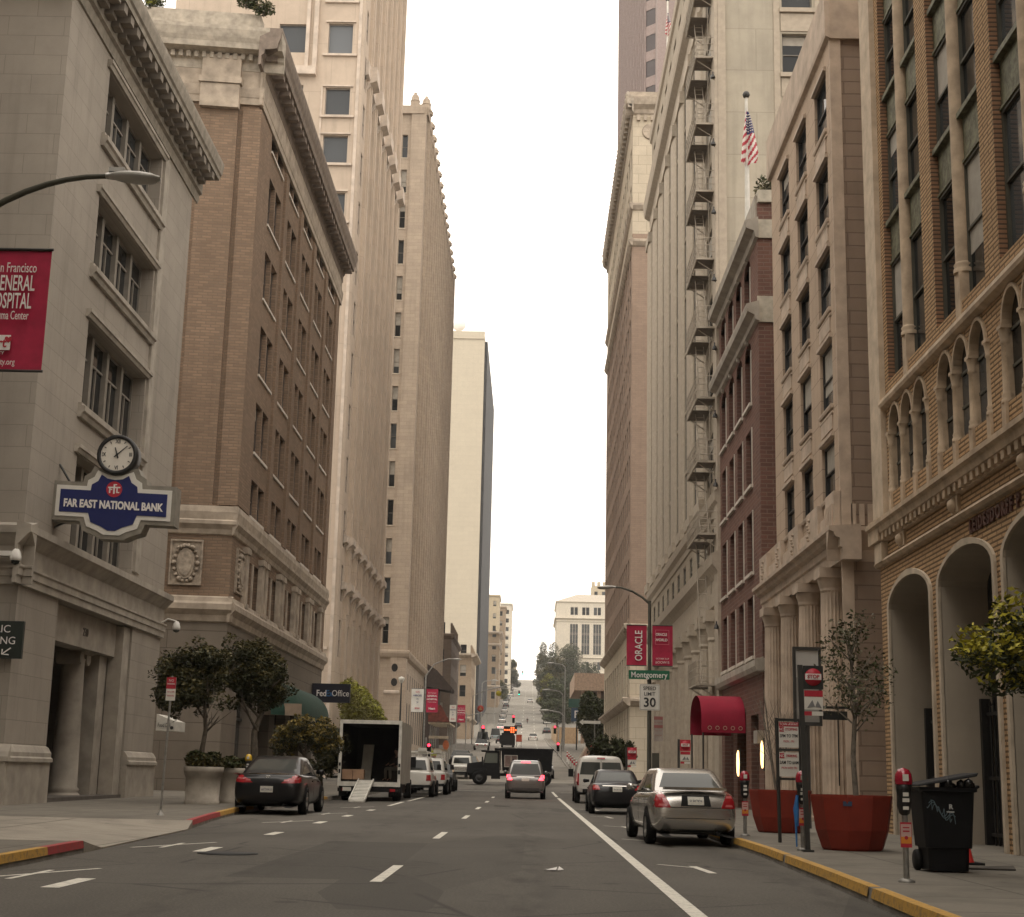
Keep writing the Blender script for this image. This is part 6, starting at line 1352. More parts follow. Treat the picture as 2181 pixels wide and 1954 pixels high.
far_car('pale blue van waiting on the left at the foot of the hill', -7.3, 330, plain('pale_blue_paint', (.30, .36, .38), .4, .2, coat=.5), 'van', W=2.1, H=2.4, L=5.5, group=None)
far_car('white van on the left beside the red hand signal', -7.6, 250, WHITEP, 'van', W=2.0, H=2.3, L=5.5, group=None)

def pickup():
    r = thing('pickup_truck', (0, 0, 0), 'silver pickup truck with its dark tailgate opening, beyond the crossing on the left', 'truck'); m = MB(); W = .84
    c = Car([(-2.4, .5, .95, 1.0, W*.95, W*.86), (-2.35, .45, .97, 1.02, W, W*.9), (0, .45, .95, 1.02, W, W*.88), (1.6, .45, .92, 1.0, W, W*.85), (2.4, .5, .8, .85, W*.9, W*.7)], dict(yr0=-.4, yr1=-.25, yf1=.8, yf0=1.4, wb=W*.92, wr=W*.78, zb=.96, h=1.66)); c.solid('body', WHITEP, r)
    m = MB(); c.decal(m, [(-.62, -3, 1.08), (.62, -3, 1.08), (.55, -3, 1.52), (-.55, -3, 1.52)], (0, 1, 0), 6, 4); part(r, 'rear_window', m, [CGL])
    m = MB(); c.decal(m, [(-.6, -3, .62), (.6, -3, .62), (.6, -3, .88), (-.6, -3, .88)], (0, 1, 0), 6, 3, .01); part(r, 'tailgate', m, [SILV])
    for sg in (-1, 1):
        m = MB(); c.decal(m, [(sg*.7, -3, .66), (sg*.82, -3, .66), (sg*.82, -3, .92), (sg*.7, -3, .92)], (0, 1, 0), 2, 4, .012); part(r, 'tail_light', m, [RED])
        m = MB(); c.decal(m, [(sg*2, -.1, 1.1), (sg*2, 1.0, 1.08), (sg*2, .75, 1.5), (sg*2, -.1, 1.52)], (-sg, 0, 0), 4, 4); part(r, 'side_window', m, [CGL])
        for yw in (-1.4, 1.5): wheel(r, sg*(W-.06), yw, .37, .24, sg)
    m = MB(); m.box(-.8, .8, -2.5, -2.36, .42, .56); part(r, 'bumper', m, [BLK]); place(r, -5.05, 112+2.4)
pickup()

def dump_truck():
    z = zg(103)
    r = thing('dump_truck', (0, 103, z), 'black dump truck crossing the street broadside, its cab to the left', 'truck'); P = plain('truck_black', (.011, .011, .012), .6, var=.25, spec=.2); ox = Vector((0, 103, z))
    def pt(nm, m, mats, par=None): o = m.build(nm, mats); o.parent = par or r; o.location = (0, 0, 0); WORLD[o.name] = (0, 0, 0); return o
    m = MB(); m.hexa([(-1.75, -1.1, .95), (1.55, -1.1, .95), (1.55, 1.1, .95), (-1.75, 1.1, .95), (-1.85, -1.2, 2.42), (1.65, -1.2, 2.42), (1.65, 1.2, 2.42), (-1.85, 1.2, 2.42)])
    for k in range(6): x = -1.6+k*.62; m.box(x, x+.08, -1.27, -1.16, .98, 2.36)
    m.box(-1.9, 1.7, -1.28, -1.18, 2.34, 2.46); m.box(-2.3, -1.85, -1.1, 1.1, 2.3, 2.44); pt('tipper_body', m, [P])
    m = MB(); m.hexa([(-3.15, -1.0, .7), (-1.95, -1.0, .7), (-1.95, 1.0, .7), (-3.15, 1.0, .7), (-2.9, -.95, 2.2), (-2.0, -.95, 2.2), (-2.0, .95, 2.2), (-2.9, .95, 2.2)]); m.box(-3.2, -1.95, -1.0, 1.0, 2.2, 2.27); m.hexa([(-4.2, -.75, .75), (-3.1, -.85, .75), (-3.1, .85, .75), (-4.2, .75, .75), (-4.15, -.68, 1.4), (-3.05, -.8, 1.55), (-3.05, .8, 1.55), (-4.15, .68, 1.4)]); pt('cab', m, [P])
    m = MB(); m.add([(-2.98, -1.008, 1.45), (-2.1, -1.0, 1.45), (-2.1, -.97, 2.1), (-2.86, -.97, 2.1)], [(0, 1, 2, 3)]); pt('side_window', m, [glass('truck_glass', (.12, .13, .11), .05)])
    m = MB(); m.quad((-3.06, -.85, 1.5), (-3.06, .85, 1.5), (-2.92, .8, 2.12), (-2.92, -.8, 2.12)); pt('windshield', m, [CGL])
    m = MB(); m.box(-1.6, -.75, -1.3, -1.2, 1.25, 1.95); q = pt('tool_panel', m, [plain('panel_rust_grey', (.20, .13, .11), .6, var=.3)]); m = MB()
    for a in (-1.63, -1.2, -.78): m.box(a, a+.05, -1.33, -1.3, 1.22, 1.98)
    for b in (1.2, 1.95): m.box(-1.63, -.73, -1.34, -1.3, b, b+.05)
    pt('panel_frame', m, [plain('panel_frame_pale', (.4, .37, .32), .5)], q)
    m = MB(); m.box(-4.1, 1.5, -.45, .45, .6, .8); m.box(-2.5, -1.9, -1.0, -.5, .4, .8); m.box(-4.3, -4.15, -1.0, 1.0, .45, .75); pt('chassis', m, [BLK])
    def whl(x, yy):
        m = MB(); m.lathe([(.25, -.14), (.46, -.14), (.48, -.1), (.48, .1), (.46, .14), (.25, .14)], (x, yy, .48), 20, axis='y', cap=False); t = pt('wheel', m, [TYRE]); m = MB(); m.lathe([(0, -.15), (.1, -.16), (.14, -.1), (.26, -.1), (.27, -.13)], (x, yy, .48), 16, axis='y', cap=False); pt('rim', m, [plain('dark_rim', (.05, .05, .05), .5, .4)], t)
    for x in (-3.3, .0, 1.1): whl(x, -.95); whl(x, .95)
    m = MB(); m.hexa([(-3.85, -1.08, .95), (-2.75, -1.08, .95), (-2.75, -.8, .95), (-3.85, -.8, .95), (-3.65, -1.05, 1.12), (-2.95, -1.05, 1.12), (-2.95, -.8, 1.12), (-3.65, -.8, 1.12)]); pt('mudguard', m, [P])
    m = MB(); m.tube([(-2.95, -1.0, 1.6), (-3.1, -1.35, 1.6)], .02, 5); m.box(-3.15, -3.05, -1.5, -1.3, 1.4, 1.85); pt('door_mirror', m, [BLK])
    m = MB(); m.tube([(-1.95, -.7, 1.0), (-1.95, -.7, 2.75)], .07, 8); pt('exhaust_stack', m, [CHROME])
dump_truck()
def arrow_truck():
    y = 236; z = zg(y); r = thing('arrow_board_truck', (-3, y, z), 'dark work truck carrying a lit amber arrow board, behind the dump truck', 'truck')
    m = MB(); m.box(-4.6, -2.2, y, y+5, z+.4, z+1.9); m.box(-4.4, -2.4, y+5, y+6.8, z+.4, z+2.4); m.build('body', [BLKP], r)
    m = MB(); m.box(-4.0, -1.9, y+.1, y+.25, z+2.1, z+3.3); b = m.build('arrow_board', [BLK], r); m = MB()
    for k in range(6):
        for q in range(3):
            if (q == 1) or (k in (3, 4) and q != 1): m.lathe([(.14, 0), (.1, -.05), (0, -.06)], (-3.8+k*.34, y+.08, z+2.4+q*.32), 8, axis='y')
    m.build('lamp', [plain('amber_lamp', (.8, .2, .05), .4, var=0, emit=(1, .16, .04), es=2.2)], b)
    for xx in (-4.3, -2.5):
        for yy in (1.0, 5.6): m = MB(); m.lathe([(.42, -.15), (.42, .15)], (xx, y+yy, z+.42), 14, axis='x'); m.build('wheel', [TYRE], r)
    m = MB(); m.tube([(-3.6, y+.3, z+1.9), (-3.6, y+.2, z+2.2)], .05, 6); m.tube([(-2.4, y+.3, z+1.9), (-2.4, y+.2, z+2.2)], .05, 6); m.build('strut', [BLK], r)
    o = MB(); o.prism([(-2.0, z+.9), (-1.1, z+.9), (-1.1, z+2.0), (-2.0, z+2.0)], lambda a, b, d: (a, y-1+d, b), 0, .05); s_ = thing('roadwork_sign', (-1.55, y-1, z), 'square orange roadwork sign on legs, right of the arrow board', 'sign'); o.build('panel', [plain('orange_sheet', (.62, .10, .04), .5, var=.1)], s_); o = MB()
    for q in (-1.9, -1.2): o.tube([(q, y-.98, z), (q, y-.98, z+.95)], .03, 5)
    o.build('leg', [BLK], s_)
arrow_truck()
# ================================================================ signs, lamps, meters, planters
GALV = plain('galvanised_steel', (.30, .29, .265), .55, .5, var=.2, vscale=9); POLE = plain('dark_pole_paint', (.035, .034, .03), .5, var=.2); SIGNW = plain('white_sign_face', (.70, .68, .62), .5, var=.05); MAG = plain('crimson_fabric', (.40, .014, .055), .75, var=.12, vscale=5); INK = plain('black_ink', (.02, .02, .02), .6, var=0); TXW = plain('white_lettering', (.78, .75, .72), .6, var=0); GRN = plain('green_sign_face', (.012, .13, .065), .45, var=.05); NAVY = plain('navy_sign_face', (.010, .018, .115), .4, var=.05); REDS = plain('red_sign_face', (.45, .02, .04), .5, var=.06); ORG = plain('orange_panel', (.7, .25, .03), .5, var=0)
ALU = plain('lamp_aluminium', (.45, .44, .41), .45, .6, var=.1)
def sheet_sign(mb, x, y, z, w, h, mat=0, t=.012, r=0):
    if r:
        pts = []
        for cx, cz, a0 in ((w/2-r, h/2-r, 0), (-w/2+r, h/2-r, 90), (-w/2+r, -h/2+r, 180), (w/2-r, -h/2+r, 270)):
            for k in range(4): a = radians(a0+30*k); pts.append((x+cx+r*cos(a), z+cz+r*sin(a)))
        mb.prism(pts, lambda a, b, d: (a, y+d, b), 0, t, mat)
    else: mb.box(x-w/2, x+w/2, y, y+t, z-h/2, z+h/2, mat)
def banner(parent, name, x0, x1, y, z0, z1, mat, text, rod=True, sway=.05):
    """fabric hanging between two rods; text = list of (string, size, z, material index, kw)"""
    m = MB(); n, k = 10, 8
    f = lambda u, v: (x0+(x1-x0)*u, y+sway*sin(pi*v)*(.4+.6*sin(3*u+v*2)), z0+(z1-z0)*v)
    m.add([f(i/n, j/k) for i in range(n+1) for j in range(k+1)], [(i*(k+1)+j, (i+1)*(k+1)+j, (i+1)*(k+1)+j+1, i*(k+1)+j+1) for i in range(n) for j in range(k)], 0, True)
    b = m.build(name, [mat], parent)
    m = MB(); mats = [TXW, INK, REDS, NAVY]
    for s, size, cx, z, mi, kw in text: put_text(m, s, size, (cx, y-sway-.012, z), 0, mi, depth=.006, **kw)
    if m.v: m.build('lettering', mats, b)
    if rod:
        m = MB(); m.tube([(x0, y, z1), (x1, y, z1)], .018, 6); m.tube([(x0, y, z0), (x1, y, z0)], .018, 6); m.build('rod', [POLE], b)
    return b
def cobra(parent, pts, mat, head_dir, hx, s=1.0):
    m = MB(); n = len(pts); m.tube(pts, [.06*s-.02*s*i/n for i in range(n)], 8); m.build('arm', [mat], parent)
    m = MB(); e = Vector(pts[-1]); vs = []; N = 12
    for (t, w, zt, zb) in ((0, .07, .05, -.04), (.12, .1, .07, -.05), (.3, .15, .08, -.09), (.55, .17, .07, -.12), (.75, .14, .03, -.11), (.86, .05, -.03, -.07)):
        for k in range(N): a = 2*pi*k/N; zz = sin(a); vs.append((e.x+head_dir*t*s, e.y+w*cos(a)*s, e.z+(zz*zt if zz > 0 else -zz*zb)*s))
    m.add(vs, [(i*N+k, i*N+(k+1) % N, (i+1)*N+(k+1) % N, (i+1)*N+k) for i in range(5) for k in range(N)]+[tuple(range(N))], 0, True)
    if s > .9: m.box(e.x+.05*head_dir, e.x+.3*head_dir, e.y-.07, e.y+.07, e.z+.06, e.z+.13)
    m.build('lamp_head', [ALU], parent)
def left_lamp():
    x, y = -9.4, 22.0; r = thing('street_lamp', (x, y, .15), 'street lamp on a long curved dark arm reaching over the left pavement', 'street lamp')
    m = MB(); m.tube([(x, y, .15), (x, y, 9.3)], [.11, .08], 10); m.lathe([(.2, 0), (.2, .25), (.13, .35)], (x, y, .15), 10); m.build('pole', [POLE], r)
    pts = []
    for k in range(9): t = k/8; pts.append((x+2.5*t, y, 9.25+1.12*(1-(1-t)**2.0)))
    cobra(r, pts, plain('olive_pole_paint', (.05, .048, .03), .5), 1, 0, 1.0)
    b = thing('street_banner', (-8.2, y, 7.1), 'crimson hospital banner hanging under the curved lamp arm at the left edge', 'banner')
    banner(b, 'cloth', -8.86, -7.66, y+.02, 7.15, 9.11, MAG, [('San Francisco', .23, -8.20, 8.80, 0, dict(fit=.68)), ('GENERAL', .36, -8.20, 8.54, 0, dict(fit=.66, weight=.003)), ('HOSPITAL', .36, -8.24, 8.25, 0, dict(fit=.68, weight=.003)), ('Trauma Center', .20, -8.23, 8.02, 0, dict(fit=.62)), ('HeartOurCity.org', .14, -8.42, 7.27, 0, dict(fit=.70))], sway=.04)
    m = MB(); yy = y-.045; m.box(-8.78, -8.16, yy, yy+.01, 7.46, 7.70, 0); put_text(m, 'Heart', .22, (-8.45, yy-.006, 7.57), 0, 1, depth=.004, fit=.46, weight=.004); put_text(m, 'IN OUR CITY', .07, (-8.45, yy+.002, 7.41), 0, 0, depth=.004)
    h = [(-8.19+.06*(16*sin(t)**3)/16, 7.63+.06*(13*cos(t)-5*cos(2*t)-2*cos(3*t)-cos(4*t))/16) for t in [2*pi*k/18 for k in range(18)]]; m.prism(h, lambda a, q, d: (a, yy-.008+d, q), 0, .004, 1)
    m.build('logo', [TXW, REDS], b)
    for q in (9.12, 7.14): m = MB(); m.tube([(x, y, q), (-7.63, y, q)], .022, 6); m.build('bracket', [POLE], b)
left_lamp()
def bank_sign():
    y = 38.0; cx = -11.0; r = thing('bank_sign', (cx, y, 7.1), 'blue projecting sign with stepped outline lettered FAR EAST NATIONAL BANK', 'sign')
    def outline(g):
        h = [(1.22, .0)]; W, w2, w3 = 1.47, .62, .38
        right = [(w3*.42, -.80), (w3*.9, -.70), (.62, -.60), (.70, -.36), (W, -.36), (W, .36), (.68, .36), (.66, .52), (.50, .62), (.42, .80)]
        o = [(x+g*(1 if x > .01 else 0), z+g*(1 if z > 0 else -1)) for x, z in right]
        top = [(-.2, .70+g), (0, .67+g), (.2, .70+g)]
        return o + [(q[0], q[1]) for q in top[::-1]] + [(-x, z) for x, z in o[::-1]]
    tilt = -.035
    fn = lambda a, b, d: (cx+a, y+d, 7.93+b+a*tilt)
    m = MB(); m.prism(outline(.16), fn, .02, .55); m.box(-12.62, -9.38, y+.1, y+.5, 7.42, 8.36); m.build('cabinet', [plain('grey_sign_cabinet', (.25, .23, .19), .6, var=.15)], r)
    m = MB(); m.prism(outline(.05), fn, -.005, .019); m.build('border', [SIGNW], r)
    m = MB(); m.prism(outline(-.06), fn, -.02, -.006); f = m.build('face', [NAVY], r)
    m = MB(); vs, fs = text_mesh('FAR EAST NATIONAL BANK', .285, .01, weight=.011, xs=.73, spacing=1.0); m.add([(cx+p[0], y-.03+p[1], 7.86+p[2]+p[0]*tilt) for p in vs], fs); m.build('lettering', [TXW], f)
    m = MB(); m.prism([(.21*cos(2*pi*k/24), .36+.21*sin(2*pi*k/24)) for k in range(24)], fn, -.03, -.021); e = m.build('emblem', [REDS], f)
    m = MB(); q = lambda a0, a1, b0, b1: m.box(cx+a0, cx+a1, y-.04, y-.031, 8.29+b0, 8.29+b1)
    q(-.02, .02, -.12, .12); q(-.16, -.02, .03, .065); q(-.13, -.095, -.1, .03); q(.02, .16, .03, .065); q(.06, .095, -.1, .03); q(-.12, -.05, -.02, .008); q(.095, .14, -.1, -.07); q(-.02, .07, .11, .135); m.build('emblem_mark', [TXW], e)
    m = MB(); m.tube([(-12.6, y+.3, 9.0), (-12.2, y+.3, 8.4)], .03, 6); m.tube([(-12.6, y+.3, 7.3), (-12.2, y+.3, 7.5)], .03, 6); m.build('bracket', [POLE], r)
    c = thing('clock', (-10.98, y+.1, 9.21), 'round clock with roman numerals on top of the blue bank sign', 'clock')
    o = (-10.98, y-.06, 9.21); m = MB(); m.lathe([(.52, 0), (.54, .05), (.52, .45), (.1, .5)], (o[0], o[1], o[2]), 32, axis='y'); m.lathe([(.43, -.02), (.44, -.045), (.53, -.045), (.54, .0)], o, 32, axis='y', cap=False); m.build('case', [plain('black_clock_case', (.02, .02, .02), .4)], c)
    m = MB(); m.lathe([(.44, -.012), (.0, -.012)], o, 32, axis='y', cap=False); d = m.build('dial', [plain('ivory_dial', (.72, .68, .60), .5, var=.04)], c)
    m = MB()
    for k in range(12):
        a = pi/2-k*pi/6; p = (o[0]+.355*cos(a), o[1]-.02, o[2]+.355*sin(a))
        if k % 3 == 0: put_text(m, {0: 'XII', 3: 'III', 6: 'VI', 9: 'IX'}[k], .15, p, 0, 0, depth=.006, xs=.75, weight=.002)
        else:
            ca, sa = cos(a), sin(a); m.hexa([(o[0]+rr*ca-ww*sa, o[1]-.02+dd, o[2]+rr*sa+ww*ca) for dd in (0, -.006) for rr, ww in ((.34, -.011), (.4, -.011), (.4, .011), (.34, .011))])
    m.build('numeral', [INK], d)
    m = MB()
    for ang, ln, w in ((108, .2, .022), (42, .35, .016)):
        a = radians(ang); ca, sa = cos(a), sin(a); m.hexa([(o[0]+rr*ca-ww*sa, o[1]-.03+dd, o[2]+rr*sa+ww*ca) for dd in (0, -.008) for rr, ww in ((-.1, -w), (ln, -w*.6), (ln, w*.6), (-.1, w))])
    m.build('hand', [INK], d)
    m = MB(); m.tube([(-10.98, y+.3, 8.6), (-10.98, y+.3, 8.8)], .12, 8); m.build('mount', [MATS['black_clock_case']], c)
bank_sign()
def small_left_signs():
    r = thing('parking_sign', (-13.1, 35.8, 3.7), 'dark green PUBLIC PARKING board with an arrow at the left edge', 'sign'); m = MB(); m.box(-13.75, -12.3, 35.78, 35.9, 3.68, 4.58); m.build('board', [plain('dark_green_board', (.015, .022, .017), .5, var=.1)], r)
    m = MB(); put_text(m, 'PUBLIC', .26, (-13.02, 35.77, 4.38), 0, 0, depth=.006); put_text(m, 'PARKING', .26, (-13.0, 35.77, 4.1), 0, 0, depth=.006); m.tube([(-12.56, 35.765, 3.93), (-12.76, 35.765, 3.78)], .016, 5); m.tube([(-12.76, 35.765, 3.90), (-12.77, 35.765, 3.775), (-12.6, 35.765, 3.765)], .016, 5); m.build('lettering', [TXW], r)
    m = MB(); m.box(-13.2, -13.1, 35.9, 36.0, 4.0, 4.3); m.build('bracket', [POLE], r)
    for (x, y, z, lb) in ((-12.55, 35.5, 6.12, 'white dome security camera on a bracket at the near bank corner'), (-12.0, 50.0, 5.85, 'white dome security camera at the far bank corner above the tree')):
        r = thing('security_camera', (x, y, z), lb, 'camera'); m = MB(); m.lathe([(.06, .18), (.1, .12), (.135, .0), (.135, -.08), (.11, -.1)], (x, y, z), 14); m.build('housing', [plain('camera_white', (.72, .70, .65), .5, var=0)], r); m = MB(); m.lathe([(.11, -.1), (.09, -.17), (.0, -.2)], (x, y, z), 14, cap=False); m.build('dome', [CGL], r); m = MB()
        if y < 40: m.box(x-.5, x-.1, y+.02, y+.3, z+.02, z+.14); m.tube([(x-.1, y+.1, z+.1), (x, y, z+.18)], .03, 6)
        else: m.tube([(x-.55, y, z+.1), (x-.3, y, z+.26), (x, y, z+.18)], .03, 6)
        m.build('bracket', [MATS['camera_white']], r)
    x, y = -7.62, 31.7; z = zg(y)+.15; r = thing('parking_rule_sign', (x, y, z), 'red and white no parking sign on a thin grey post by the driveway', 'sign'); m = MB(); m.tube([(x-.05, y, z), (x, y, 3.1)], .025, 6); m.lathe([(.09, 0), (.06, .05), (.03, .1)], (x-.05, y, z), 8); m.build('post', [GALV], r); m = MB(); m.box(x-.1, x+.1, y-.045, y-.033, 2.58, 3.07, 0); m.box(x-.1, x+.1, y-.049, y-.046, 2.83, 3.07, 1)
    p = m.build('panel', [SIGNW, REDS], r); m = MB(); put_text(m, 'NO', .07, (x, y-.055, 3.0), 0, 1, depth=.004); put_text(m, 'PARKING', .05, (x, y-.055, 2.93), 0, 1, depth=.004, xs=.8); put_text(m, 'TO 6 PM', .05, (x, y-.052, 2.76), 0, 0, depth=.004, xs=.8); put_text(m, 'MON-FRI', .045, (x, y-.052, 2.68), 0, 0, depth=.004, xs=.8); m.build('lettering', [REDS, TXW], p)
    r = thing('shop_awning', (-12.1, 48.5, 2.4), 'small white awning with a dark logo between the bank corner and the tree', 'awning'); m = MB(); m.prism([(-12.6, 2.95), (-11.98, 2.72), (-11.98, 2.40), (-12.6, 2.40)], lambda x, z, d: (x, 50.6+d, z), 0, 1.6); m.build('canvas', [plain('white_canvas', (.6, .58, .52), .8, var=.1)], r); m = MB(); put_text(m, 'Food Deli', .2, (-12.32, 50.58, 2.58), 0, 0, depth=.006, xs=.55); m.lathe([(.06, -.004), (0, -.006)], (-12.06, 50.59, 2.5), 8, axis='y'); m.build('lettering', [INK], r)
    r = thing('standpipe', (-11.7, 52.5, .3), 'dark maroon standpipe with a rounded black top beside the bank corner', 'standpipe'); m = MB(); m.lathe([(.18, 0), (.18, 1.05), (.2, 1.1)], (-11.55, 52.2, .25), 14); m.build('pipe', [plain('maroon_paint', (.12, .015, .015), .5)], r); m = MB(); m.lathe([(.24, 1.1), (.26, 1.3), (.18, 1.5), (0, 1.58)], (-11.55, 52.2, .25), 14); m.build('cap', [BLK], r)
small_left_signs()
def awnings():
    r = thing('green_awning', (-11.6, 78, 4.2), 'dark green domed awning beyond the street trees on the left', 'awning'); m = MB(); n = 12; y0, y1 = 69.5, 84.5; X = -12.55
    pr = [(X, 5.4)]+[(X+1.55*sin(a), 3.95+1.45*cos(a)) for a in [pi/2*k/8 for k in range(1, 9)]]+[(X+1.55, 3.7)]
    vs = []
    for (yy, q) in ((y0, .35), (y0+1.0, .85), (y0+2.2, 1), (y1-2.2, 1), (y1-.8, .85), (y1, .35)):
        for x, z in pr: vs.append((X+(x-X)*q, yy, 3.7+(z-3.7)*(q if z > 3.71 else 1)))
    L = len(pr); m.add(vs, [(i*L+k, i*L+k+1, (i+1)*L+k+1, (i+1)*L+k) for i in range(5) for k in range(L-1)], 0, True); m.build('canvas', [plain('green_canvas', (.010, .048, .032), .8, var=.2, vscale=2)], r)
    m = MB(); m.box(-12.55, -10.7, 70.2, 70.3, 3.7, 4.25); m.build('valance_board', [plain('tan_valance', (.34, .26, .19), .8)], r)
    r = thing('print_shop_sign', (-11.3, 86, 5.1), 'dark navy box sign lettered FedEx Office jutting from the left wall', 'sign'); m = MB(); m.box(-12.55, -10.36, 86, 86.35, 5.05, 6.12); m.build('box', [plain('navy_box', (.006, .006, .018), .6)], r)
    m = MB(); put_text(m, 'Fed', .5, (-12.0, 85.98, 5.55), 0, 0, depth=.01, weight=.008, xs=.82); put_text(m, 'Ex', .5, (-11.54, 85.98, 5.55), 0, 1, depth=.01, weight=.008, xs=.82); put_text(m, 'Office', .5, (-10.9, 85.98, 5.56), 0, 0, depth=.01, xs=.82); m.build('lettering', [TXW, plain('blue_lettering', (.02, .12, .30), .6, var=0)], r)
    r = thing('red_awning', (6.05, 47, 2.6), 'deep red barrel awning over the entrance of the red brick building', 'awning'); y0, y1 = 51.0, 54.6
    m = MB(); N = 14; vs = []
    for yy in (y0, y1):
        for k in range(N+1): a = pi*k/N; pass
    # barrel runs out from the wall (x = 7.35) to the kerb (x = 5.35): its round end faces the road
    pr = [(y0, 2.76)]+[(y0+.0+(y1-y0)*(.5-.5*cos(pi*k/N)), 3.05+1.03*sin(pi*k/N)**.75) for k in range(N+1)]+[(y1, 2.76)]
    vs = [(5.84, a, b) for a, b in pr]+[(7.33, a, b) for a, b in pr]; L = len(pr); m.add(vs, [(k, k+1, L+k+1, L+k) for k in range(L-1)], 0, True)
    vs = [(5.45, a, b) for a, b in pr]; m.build('canvas', [wall('red_canvas', (.30, .014, .038), (.26, .012, .033), stain=.3, streak=.45, rough=.8, blotch=.3)], r)
    m = MB()
    for k in range(5):
        x = 6.12+k*.26; m.tube([(x+.06*cos(t*pi/6), y0-.012, 2.92+.06*sin(t*pi/6)) for t in range(13)], .009, 5)
    m.build('roundel', [plain('faded_gold', (.5, .42, .3), .6, var=0)], r); m = MB()
    for yy in (y0+.05, y1-.05): m.tube([(5.9, yy, .2), (5.9, yy, 2.8)], .03, 6)
    m.build('post', [POLE], r)
    for (x, y, z, lb) in ((7.0, 50.6, 1.75, 'glowing tubular wall lamp under the red awning, the left one'), (7.25, 47.0, 2.0, 'glowing tubular wall lamp beside the red awning, the right one')):
        r = thing('wall_lamp', (x, y, z), lb, 'lamp', 'glowing lamps at the red awning'); m = MB(); m.lathe([(.02, -.42), (.05, -.3), (.06, 0), (.05, .3), (.02, .42)], (x, y-.1, z), 10); m.build('tube', [plain('lamp_glow', (.9, .7, .4), .4, var=0, emit=(1, .62, .25), es=3.2)], r); m = MB(); m.box(x+.03, x+.09, y-.14, y-.06, z-.5, z+.5); m.build('bracket', [POLE], r)
awnings()
def right_pole():
    x, y = 4.15, 52.0; z = zg(y)+.15; r = thing('street_lamp', (x, y, z), 'street lamp pole carrying banners and signs on the right pavement', 'street lamp'); m = MB(); m.tube([(x, y, z), (x, y, 7.3)], [.085, .055], 10); m.lathe([(.17, 0), (.17, .3), (.11, .42)], (x, y, z), 10); m.build('pole', [plain('olive_grey_pole', (.075, .072, .055), .55, .2, var=.15)], r)
    cobra(r, [(x, y, 7.2), (x-.25, y, 7.42), (x-.6, y, 7.62), (x-1.0, y, 7.75), (x-1.2, y, 7.76)], MATS['olive_grey_pole'], -1, 0, .75)
    m = MB(); m.box(x+.1, x+.34, y-.08, y+.08, 1.3, 2.05); m.build('control_box', [MATS['olive_grey_pole']], r)
    b = thing('street_banner', (3.7, y, 5), 'crimson banner with white ORACLE reading upward, left of the lamp pole', 'banner'); banner(b, 'cloth', 3.35, 4.05, y-.02, 5.03, 6.44, MAG, [('ORACLE', .36, 3.78, 5.72, 0, dict(vert=True, xs=.78, weight=.004))], sway=.03)
    b = thing('street_banner', (4.6, y, 5), 'crimson banner with a small framed title, right of the lamp pole', 'banner'); c = banner(b, 'cloth', 4.25, 4.96, y-.02, 5.03, 6.44, MAG, [('ORACLE', .13, 4.56, 6.12, 0, dict(xs=.8, weight=.003)), ('WORLD', .13, 4.56, 5.93, 0, dict(xs=.9, weight=.003)), ('OCTOBER 25-29', .07, 4.6, 5.28, 0, dict(xs=.9)), ('#OOW15', .12, 4.6, 5.15, 0, dict(xs=.95))], sway=.03)
    m = MB(); yy = y-.075; 
    for q in ((4.35, 4.83, 6.27, 6.285), (4.35, 4.83, 5.77, 5.785), (4.35, 4.365, 5.785, 6.27), (4.815, 4.83, 5.785, 6.27)): m.box(q[0], q[1], yy, yy+.01, q[2], q[3])
    m.build('frame_line', [plain('pink_line', (.6, .15, .2), .6, var=0)], c)
    b = thing('street_name_sign', (4.14, y, 4.6), 'green street name sign reading Montgomery on the lamp pole', 'sign'); m = MB(); sheet_sign(m, 4.13, y-.14, 4.71, 1.42, .31, 0, .02, .03); m.build('panel', [GRN], b); m = MB(); put_text(m, 'Montgomery', .27, (4.13, y-.146, 4.70), 0, 0, depth=.006, weight=.004, xs=.86, spacing=1.05); m.build('lettering', [TXW], b)
    b = thing('speed_limit_sign', (4.15, y, 3.5), 'white SPEED LIMIT 30 sign on the lamp pole', 'sign'); m = MB(); sheet_sign(m, 4.15, y-.14, 3.94, .70, .90, 0, .02, .04); p = m.build('panel', [SIGNW], b); m = MB(); put_text(m, 'SPEED', .175, (4.15, y-.146, 4.24), 0, 0, depth=.006, xs=.95, weight=.002); put_text(m, 'LIMIT', .175, (4.15, y-.146, 4.05), 0, 0, depth=.006, xs=.95, weight=.002); put_text(m, '30', .44, (4.15, y-.146, 3.75), 0, 0, depth=.006, weight=.008)
    for q in ((3.82, 4.48, 4.36, 4.368), (3.82, 4.48, 3.512, 3.52), (3.82, 3.828, 3.52, 4.36), (4.472, 4.48, 3.52, 4.36)): m.box(q[0], q[1], y-.146, y-.141, q[2], q[3])
    m.build('lettering', [INK], p)
    b = thing('regulation_sign', (4.45, y, 2.6), 'tall faded pink and white notice beside the lamp pole, under the speed sign', 'sign'); m = MB(); m.box(4.3, 4.62, y-.1, y-.085, 2.45, 3.3, 0); m.box(4.31, 4.61, y-.105, y-.101, 3.18, 3.29, 1); m.box(4.31, 4.61, y-.105, y-.101, 2.9, 3.0, 1); m.build('panel', [plain('faded_notice', (.36, .31, .27), .6, var=.15), plain('faded_red', (.33, .12, .11), .6)], b)
    m = MB(); put_text(m, 'NO PARKING', .07, (4.46, y-.11, 3.08), 0, 0, depth=.004, xs=.7); put_text(m, '7 AM - 9 AM', .06, (4.46, y-.11, 2.8), 0, 0, depth=.004, xs=.7); put_text(m, 'TOW AWAY', .06, (4.46, y-.11, 2.65), 0, 0, depth=.004, xs=.7); m.build('lettering', [MATS['faded_red']], b)
right_pole()
